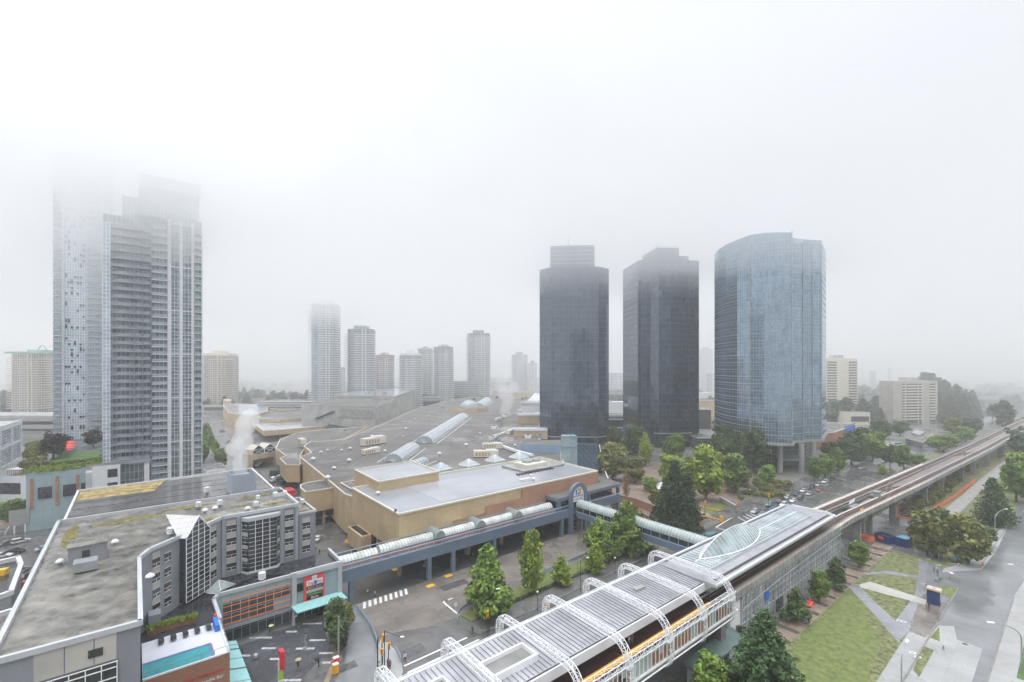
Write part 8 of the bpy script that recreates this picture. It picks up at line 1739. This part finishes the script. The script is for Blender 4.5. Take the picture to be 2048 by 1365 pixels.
bf = root('orange_site_fence', W(10, 1056), 'orange topped site fence behind the billboard', 'fence'); f = MB(); a, b_ = W(-80, 1066), W(62, 1053); d = b_ - a; f.box((a + b_) / 2, d.length, .1, 1.6, math.atan2(d.y, d.x)); f.build('panel', 'concrete', bf); f = MB(); f.box((a + b_) / 2 + Z * 1.6, d.length, .14, .35, math.atan2(d.y, d.x)); f.build('orange_rail', 'orange_paint', bf)
# walkway stair and columns under it: waste bins, shelters
boxy('red_container', 579, 992, 3.0, 6.5, 2.9, 'red_umbrella', 'bright red container behind the hotel annex', 'container', 'red_paint', rz=ANG)
b = MB(); p = W(695, 1086, .05); b.box(p, 2.4, .9, .5, -.6); b.box(p + Z * .5, 1.6, .5, .4, -.6); tag(b.build('yellow_ramp', 'marking_yellow'), 'yellow dock ramp beside the tan stair box', 'ramp')
boxy('utility_box', 1437, 1370, 1.4, 1.0, 1.6, 'galv', 'grey utility box under the viaduct', 'box')

# ============================================================ PEOPLE
for nm, c in (('skin', (.48, .30, .21)), ('hair', (.03, .022, .018)), ('cloth_black', (.02, .02, .024)), ('cloth_white', (.62, .62, .62)), ('cloth_blue', (.05, .09, .30)), ('cloth_red', (.40, .03, .04)), ('cloth_grey', (.15, .15, .17)), ('cloth_pink', (.65, .12, .28)), ('cloth_green', (.10, .30, .12)), ('trousers', (.03, .035, .055)), ('shoe', (.02, .02, .02)), ('umbrella_beige', (.45, .36, .22)), ('umbrella_black', (.02, .02, .022)), ('umbrella_pale', (.70, .66, .72)), ('umbrella_lime', (.62, .68, .35))): mat(nm, c, .8, .08, 3)
def body_mesh(pose, top, legs, short=False):
    """one skinned figure 1.72 m tall; colours by height and limb"""
    st = .0 if pose == 'stand' else .30
    J = {'pel': (0, 0, .93, .155), 'wst': (0, 0, 1.08, .135), 'cst': (0, .01, 1.30, .165), 'nck': (0, 0, 1.46, .065), 'hd0': (0, -.02, 1.56, .085), 'hd1': (0, -.02, 1.66, .085)}
    E = [('pel', 'wst'), ('wst', 'cst'), ('cst', 'nck'), ('nck', 'hd0'), ('hd0', 'hd1')]
    for s, k in ((-1, 'l'), (1, 'r')):
        fw = st * s; ar = -st * s * .7
        J[k + 'hip'] = (s * .09, 0, .88, .10); J[k + 'kne'] = (s * .10, -fw * .45 - .02, .48, .062); J[k + 'ank'] = (s * .10, -fw * .9 + (.02 if fw < 0 else 0), .08, .042); J[k + 'toe'] = (s * .11, -fw * .9 - .15, .035, .036)
        J[k + 'sho'] = (s * .18, .01, 1.38, .062)
        if pose == 'umbrella' and s == 1: J[k + 'elb'] = (s * .22, -.10, 1.14, .042); J[k + 'wri'] = (s * .13, -.26, 1.28, .028); J[k + 'plm'] = (s * .10, -.29, 1.33, .03)
        else: J[k + 'elb'] = (s * .25, -ar * .2, 1.12, .042); J[k + 'wri'] = (s * .26, -ar * .8 - .05, .88, .028); J[k + 'plm'] = (s * .26, -ar * .85 - .07, .81, .032)
        E += [('pel', k + 'hip'), (k + 'hip', k + 'kne'), (k + 'kne', k + 'ank'), (k + 'ank', k + 'toe'), ('cst', k + 'sho'), (k + 'sho', k + 'elb'), (k + 'elb', k + 'wri'), (k + 'wri', k + 'plm')]
    keys = list(J); me = bpy.data.meshes.new('body'); me.from_pydata([J[k][:3] for k in keys], [(keys.index(a), keys.index(b)) for a, b in E], [])
    o = bpy.data.objects.new('body', me); COL.objects.link(o); sm = o.modifiers.new('s', 'SKIN'); sv = me.skin_vertices[0].data
    for i, k in enumerate(keys): sv[i].radius = (J[k][3], J[k][3] * (.72 if k in ('cst', 'wst', 'pel') else 1)); sv[i].use_root = (k == 'pel')
    o.modifiers.new('u', 'SUBSURF').levels = 1; bpy.context.view_layer.update()
    out = bpy.data.meshes.new_from_object(o.evaluated_get(bpy.context.evaluated_depsgraph_get())); bpy.data.objects.remove(o)
    bm = bmesh.new(); bm.from_mesh(out)
    for k in ('l', 'r'):                      # five fingers on each hand, rooted in the palm
        p = Vector(J[k + 'plm'][:3]); w = Vector(J[k + 'wri'][:3]); d = (p - w).normalized(); a = Vector((0, 1, 0)) if abs(d.y) < .9 else Vector((0, 0, 1)); a = (a - d * a.dot(d)).normalized(); c = d.cross(a)
        for i, (off, ln) in enumerate(((-.03, .062), (-.011, .074), (.009, .07), (.028, .054), (-.038, .045))):
            q = p + a * off + (d * .012 if i < 4 else -d * .015); e = (d if i < 4 else (d * .5 - a * .85)).normalized()
            for t in range(2):
                q2 = q + e * ln / 2; e2 = (e + c * .35 * (1 if k == 'l' else -1)).normalized(); r = .0095 - .002 * t; vs = []
                for qq, rr in ((q, r), (q2, r * .8)): vs.append([bm.verts.new(qq + (a * math.cos(x * 2.094) + c * math.sin(x * 2.094)) * rr) for x in range(3)])
                for x in range(3): bm.faces.new((vs[0][x], vs[0][(x + 1) % 3], vs[1][(x + 1) % 3], vs[1][x]))
                bm.faces.new(vs[1]); q, e = q2, e2
    # nose, ears, lips and eye hollows on the face (facing -Y)
    for c_, s_ in (((0, -.118, 1.605), (.014, .022, .022)), ((-.088, -.015, 1.61), (.012, .02, .03)), ((.088, -.015, 1.61), (.012, .02, .03)), ((0, -.103, 1.565), (.028, .012, .008))):
        bmesh.ops.create_icosphere(bm, subdivisions=1, radius=1, matrix=Matrix.Translation(c_) @ Matrix.Diagonal((*s_, 1)))
    bm.to_mesh(out); bm.free()
    for m in ('skin', top, legs, 'shoe'): out.materials.append(MATS[m])
    for f_ in out.polygons:
        c_ = f_.center; arm = abs(c_.x) > .2 or (pose == 'umbrella' and c_.y < -.14 and c_.z > 1.0 and c_.z < 1.42); f_.use_smooth = True
        if c_.z > 1.455: f_.material_index = 0
        elif arm and pose != 'umbrella' and c_.z < .93: f_.material_index = 0
        elif pose == 'umbrella' and c_.y < -.25: f_.material_index = 0
        elif c_.z < .1: f_.material_index = 3
        elif c_.z < .95 and not (arm and c_.z > .86): f_.material_index = 2
        else: f_.material_index = 1
    return out
BODY = {}
def person(x, y, pose, top, legs, rz, label, umb=None, z=.06, group=None, Y=None, s=1.0, at=None):
    k = (pose, top, legs)
    if k not in BODY: BODY[k] = body_mesh(*k)
    p = at if at is not None else W(x, y, z); o = bpy.data.objects.new('person', BODY[k]); COL.objects.link(o); o.location = p; o.rotation_euler = (0, 0, rz); o.scale = (s * 1.02,) * 3; tag(o, label, 'person', group)
    if 'hair' not in BODY:
        f = MB(); c = Vector((0, .005, 1.60)); f.dome(c, .108, .135, 12, 4); f.tube(c - Z * .08 + Vector((0, .035, 0)), c + Vector((0, .025, 0)), .075, 10, .1); h = f.build('hair', 'hair', o); BODY['hair'] = h.data; h.location = (0, 0, 0)
        h.data.transform(Matrix.Translation(wloc(o)))
    else: h = bpy.data.objects.new('hair', BODY['hair']); COL.objects.link(h); h.parent = o
    if umb:
        if umb not in BODY:
            f = MB(); f.tube((.1, -.29, .95), (.1, -.29, 2.05), .012, 5, m=1); n = 8
            for i in range(n):
                a, b = i * 2 * math.pi / n, (i + 1) * 2 * math.pi / n
                for r0, z0, r1, z1 in ((.56, 1.82, .34, 1.98), (.34, 1.98, .001, 2.06)): f.poly([(.1 + r0 * math.cos(a), -.29 + r0 * math.sin(a), z0), (.1 + r0 * math.cos(b), -.29 + r0 * math.sin(b), z0), (.1 + r1 * math.cos(b), -.29 + r1 * math.sin(b), z1), (.1 + r1 * math.cos(a), -.29 + r1 * math.sin(a), z1)])
            BODY[umb] = f.build('umbrella', [umb, 'black_paint'], origin=(0, 0, 0)); u_ = BODY[umb]
        else: u_ = BODY[umb].copy(); COL.objects.link(u_)
        u_.location = p; u_.rotation_euler = (0, 0, rz); u_.scale = (s * 1.02,) * 3; tag(u_, {'umbrella_beige': 'beige', 'umbrella_black': 'black', 'umbrella_pale': 'pale lilac', 'umbrella_lime': 'yellow-green'}[umb] + ' umbrella held by ' + label.replace('person', 'the person', 1), 'umbrella')
    return o
person(596, 1337, 'umbrella', 'cloth_black', 'trousers', .3, 'person in black crossing the slate plaza', 'umbrella_beige'); person(637, 1336, 'umbrella', 'cloth_black', 'trousers', -.4, 'person in black by the bright wet patch', 'umbrella_black'); person(540, 1268, 'umbrella', 'cloth_grey', 'trousers', .9, 'person in grey under the shop overhang', 'umbrella_lime'); person(587, 1250, 'umbrella', 'cloth_black', 'trousers', 2.0, 'person beside the teal awning post', 'umbrella_pale')
person(1900, 1160, 'umbrella', 'cloth_pink', 'cloth_grey', 1.0, 'person in pink crossing the side road mouth', 'umbrella_pale')
person(735, 1191, 'stand', 'cloth_white', 'cloth_grey', 1, 'person in white at the zebra crossing, left one', group=None); person(750, 1194, 'stand', 'cloth_white', 'trousers', 2, 'person in white shirt waiting at the zebra crossing')
for i, (x, y, t, l) in enumerate(((764, 1348, 'cloth_black', 'person in black at the pavement corner, nearest the pole'), (770, 1352, 'cloth_grey', 'person in grey in the corner group'), (776, 1338, 'cloth_blue', 'person in blue at the back of the corner group'), (780, 1340, 'cloth_red', 'person in red jacket in the corner group'), (778, 1353, 'cloth_black', 'person in dark clothes at the front of the corner group'), (758, 1344, 'cloth_white', 'person in white beside the black lamp pole'))): person(x, y, 'stand', t, 'trousers', i * 1.3, l, z=.14, s=1.12)
person(810, 1325, 'walk', 'cloth_white', 'cloth_black', .5, 'person in white top and orange cap stepping off the kerb', s=1.15); person(945, 1268, 'stand', 'cloth_black', 'trousers', .4, 'person in black standing at the lawn strip corner', z=.14); person(1410, 1066, 'walk', 'cloth_blue', 'trousers', 1.2, 'person in blue coat beside the green pole'); person(1500, 1003, 'walk', 'cloth_white', 'cloth_grey', .8, 'person in white walking on the tower pavement', z=.14)
person(1872, 1165, 'walk', 'cloth_white', 'trousers', .2, 'person in white leaning over a bicycle'); person(1875, 1152, 'walk', 'cloth_grey', 'cloth_grey', 2.6, 'person in grey near the parked bicycle'); person(1868, 1147, 'stand', 'cloth_black', 'trousers', 1.0, 'person in black behind the bicycle'); person(1858, 1217, 'stand', 'cloth_black', 'trousers', 1.6, 'person in black sitting out the rain by the blue shelter'); person(1886, 1103, 'walk', 'cloth_black', 'trousers', .6, 'person in black between the two round maples', z=.05)
person(0, 0, 'stand', 'cloth_grey', 'cloth_grey', .6, 'person standing on the platform edge, taller of two', at=UW(66.4, -49.2, 10.45), s=1.1); person(0, 0, 'stand', 'cloth_white', 'cloth_grey', .9, 'person standing on the platform edge, shorter of two', at=UW(65.6, -49.2, 10.45)); person(0, 0, 'stand', 'cloth_blue', 'trousers', 1.2, 'person in bright blue at the end of the platform', at=UW(90.4, -48.2, 10.4), s=1.15)
cols = ['cloth_white', 'cloth_grey', 'cloth_pink', 'cloth_black', 'cloth_green', 'cloth_white', 'cloth_red', 'cloth_black', 'cloth_blue', 'cloth_white']
where = ['by the third walkway column', 'in the walkway shade behind the third column', 'in pink against the dark shopfronts', 'in black against the dark shopfronts', 'in green against the dark shopfronts', 'in white queueing under the walkway', 'in red queueing under the walkway', 'in black queueing under the walkway', 'in blue under the walkway near the arch', 'in white under the walkway near the arch']
for i, (x, y) in enumerate(((848, 1140), (870, 1142), (914, 1126), (922, 1124), (946, 1116), (968, 1112), (1086, 1072), (1092, 1070), (1104, 1068), (1180 - 58, 1066))): person(x, y, 'walk' if i % 2 else 'stand', cols[i], 'trousers', i * .9, 'person ' + where[i], z=.04)
for i, (x, y) in enumerate(((639, 1110), (632, 1105), (700, 1180), (704, 1176))): person(x, y, 'walk', 'cloth_black', 'trousers', i, 'person in black ' + ('walking in the yard beside the annex, first', 'walking in the yard beside the annex, second', 'at the foot of the walkway stair, first', 'at the foot of the walkway stair, second')[i])
def bicycle():
    rt = root('bicycle', (0, 0, 0), 'dark bicycle', 'bicycle')
    for x in (-.52, .52): f = MB(); f.path([Vector((x + .34 * math.cos(t * math.pi / 8), 0, .34 + .34 * math.sin(t * math.pi / 8))) for t in range(17)], .025, 5); f.build('wheel', 'rubber', rt)
    f = MB(); a, b, c, d = Vector((-.52, 0, .34)), Vector((-.1, 0, .32)), Vector((-.22, 0, .82)), Vector((.42, 0, .80)); [f.tube(p, q, .022, 5) for p, q in ((a, b), (a, c), (b, c), (c, d), (b, d), (d, Vector((.52, 0, .34))))]; f.build('frame', 'black_paint', rt)
    f = MB(); f.tube((.40, -.25, .98), (.40, .25, .98), .02, 5); f.tube((.42, 0, .8), (.40, 0, .98), .02, 5); f.build('handlebar', 'galv', rt); f = MB(); f.box((-.24, 0, .86), .26, .12, .06); f.build('saddle', 'black_paint', rt); return rt
BK = Once(bicycle)
BK.put(W(1880, 1164, .06), .4, (1.2,) * 3, 'dark bicycle beside the person in white'); BK.put(W(1855, 1220, .06), 1.2, (1.2,) * 3, 'dark bicycle propped before the blue shelter')

# ============================================================ STEAM
def plume(name, pts, m, label):
    rnd = random.Random(3); bm = bmesh.new()
    o0 = Vector(pts[0][0]); mb = bpy.data.metaballs.new(name); mb.resolution = .9; mb.render_resolution = .8; mb.threshold = .5
    for (p, r) in pts:
        for k in range(3):
            e = mb.elements.new(); e.co = Vector(p) - o0 + Vector((rnd.gauss(0, r * .35), rnd.gauss(0, r * .35), rnd.gauss(0, r * .3))); e.radius = r * rnd.uniform(.9, 1.5)
    t = bpy.data.objects.new(name, mb); COL.objects.link(t); t.location = o0; bpy.context.view_layer.update(); me = bpy.data.meshes.new_from_object(t.evaluated_get(bpy.context.evaluated_depsgraph_get())); bpy.data.objects.remove(t)
    me.materials.clear(); me.materials.append(m); o = bpy.data.objects.new(name, me); COL.objects.link(o); o.location = o0; tag(o, label, 'steam', kind='stuff')
def volmat(name, dens, col=(.985, .99, 1.0), aniso=.0):
    m = bpy.data.materials.new(name); m.use_nodes = True; n = m.node_tree; n.nodes.clear(); out = n.nodes.new('ShaderNodeOutputMaterial'); v = n.nodes.new('ShaderNodeVolumePrincipled'); v.inputs['Color'].default_value = (*col, 1); v.inputs['Density'].default_value = dens; v.inputs['Anisotropy'].default_value = aniso; n.links.new(v.outputs[0], out.inputs['Volume']); MATS[name] = m; return m
st_m = volmat('steam_volume', .22, (1, 1, 1), .3)
c = wloc(ct); Yc = 128.0
P = []
for k, (x, y, r) in enumerate(((482, 946, 1.4), (484, 934, 1.7), (482, 920, 1.9), (478, 905, 2.1), (482, 890, 2.4), (490, 874, 2.6), (486, 858, 2.9), (494, 842, 3.0), (500, 828, 2.6))): P.append((D(x, Yc + k * .5, y), r))
plume('steam', P, st_m, 'white steam drifting up from the open grey cooling tower')
P = [(D(x, 420, y), r) for x, y, r in ((1014, 830, 3.5), (1010, 818, 4.5), (1018, 806, 5.5), (1012, 794, 6.5), (1018, 780, 7), (1008, 768, 6))]
plume('steam', P, volmat('steam_thin', .05), 'thin steam rising among the rooftop plant beyond the dome')

# ============================================================ AIR: even haze, and low cloud lying on the tower tops
hz = MB(); hz.prism([(-3600, -400), (3600, -400), (3600, 5300), (-3600, 5300)], -1.0, HAZE_TOP, bottom=True); o = hz.build('haze', [volmat('haze_volume', HAZE_D, (1, 1, 1), .55)]); tag(o, 'pale rain mist filling the whole air', 'haze', kind='stuff')
def cloudbox(name, x0, x1, y0, y1, zb, zt, m, label, seed, amp=4, n=14):
    rnd = random.Random(seed); f = MB(); B = [[zb + rnd.uniform(-1, 1) * amp for _ in range(n + 1)] for _ in range(n + 1)]; T = [[zt + rnd.uniform(-1, 1) * amp for _ in range(n + 1)] for _ in range(n + 1)]
    X = lambda i: x0 + (x1 - x0) * i / n; Yy = lambda j: y0 + (y1 - y0) * j / n; vs = []; 
    me = bpy.data.meshes.new(name); V = [(X(i), Yy(j), B[i][j]) for i in range(n + 1) for j in range(n + 1)] + [(X(i), Yy(j), T[i][j]) for i in range(n + 1) for j in range(n + 1)]; q = (n + 1) ** 2; id_ = lambda i, j: i * (n + 1) + j; Fc = []
    for i in range(n):
        for j in range(n): Fc.append((id_(i, j), id_(i, j + 1), id_(i + 1, j + 1), id_(i + 1, j))); Fc.append((q + id_(i, j), q + id_(i + 1, j), q + id_(i + 1, j + 1), q + id_(i, j + 1)))
    for k in range(n):
        for a, b in ((id_(k, 0), id_(k + 1, 0)), (id_(n, k), id_(n, k + 1)), (id_(k + 1, n), id_(k, n)), (id_(0, k + 1), id_(0, k))): Fc.append((a, b, q + b, q + a))
    me.from_pydata(V, [], Fc); me.materials.append(m); me.update(); o = bpy.data.objects.new(name, me); COL.objects.link(o); tag(o, label, 'cloud', kind='stuff'); return o
CLOUDS()
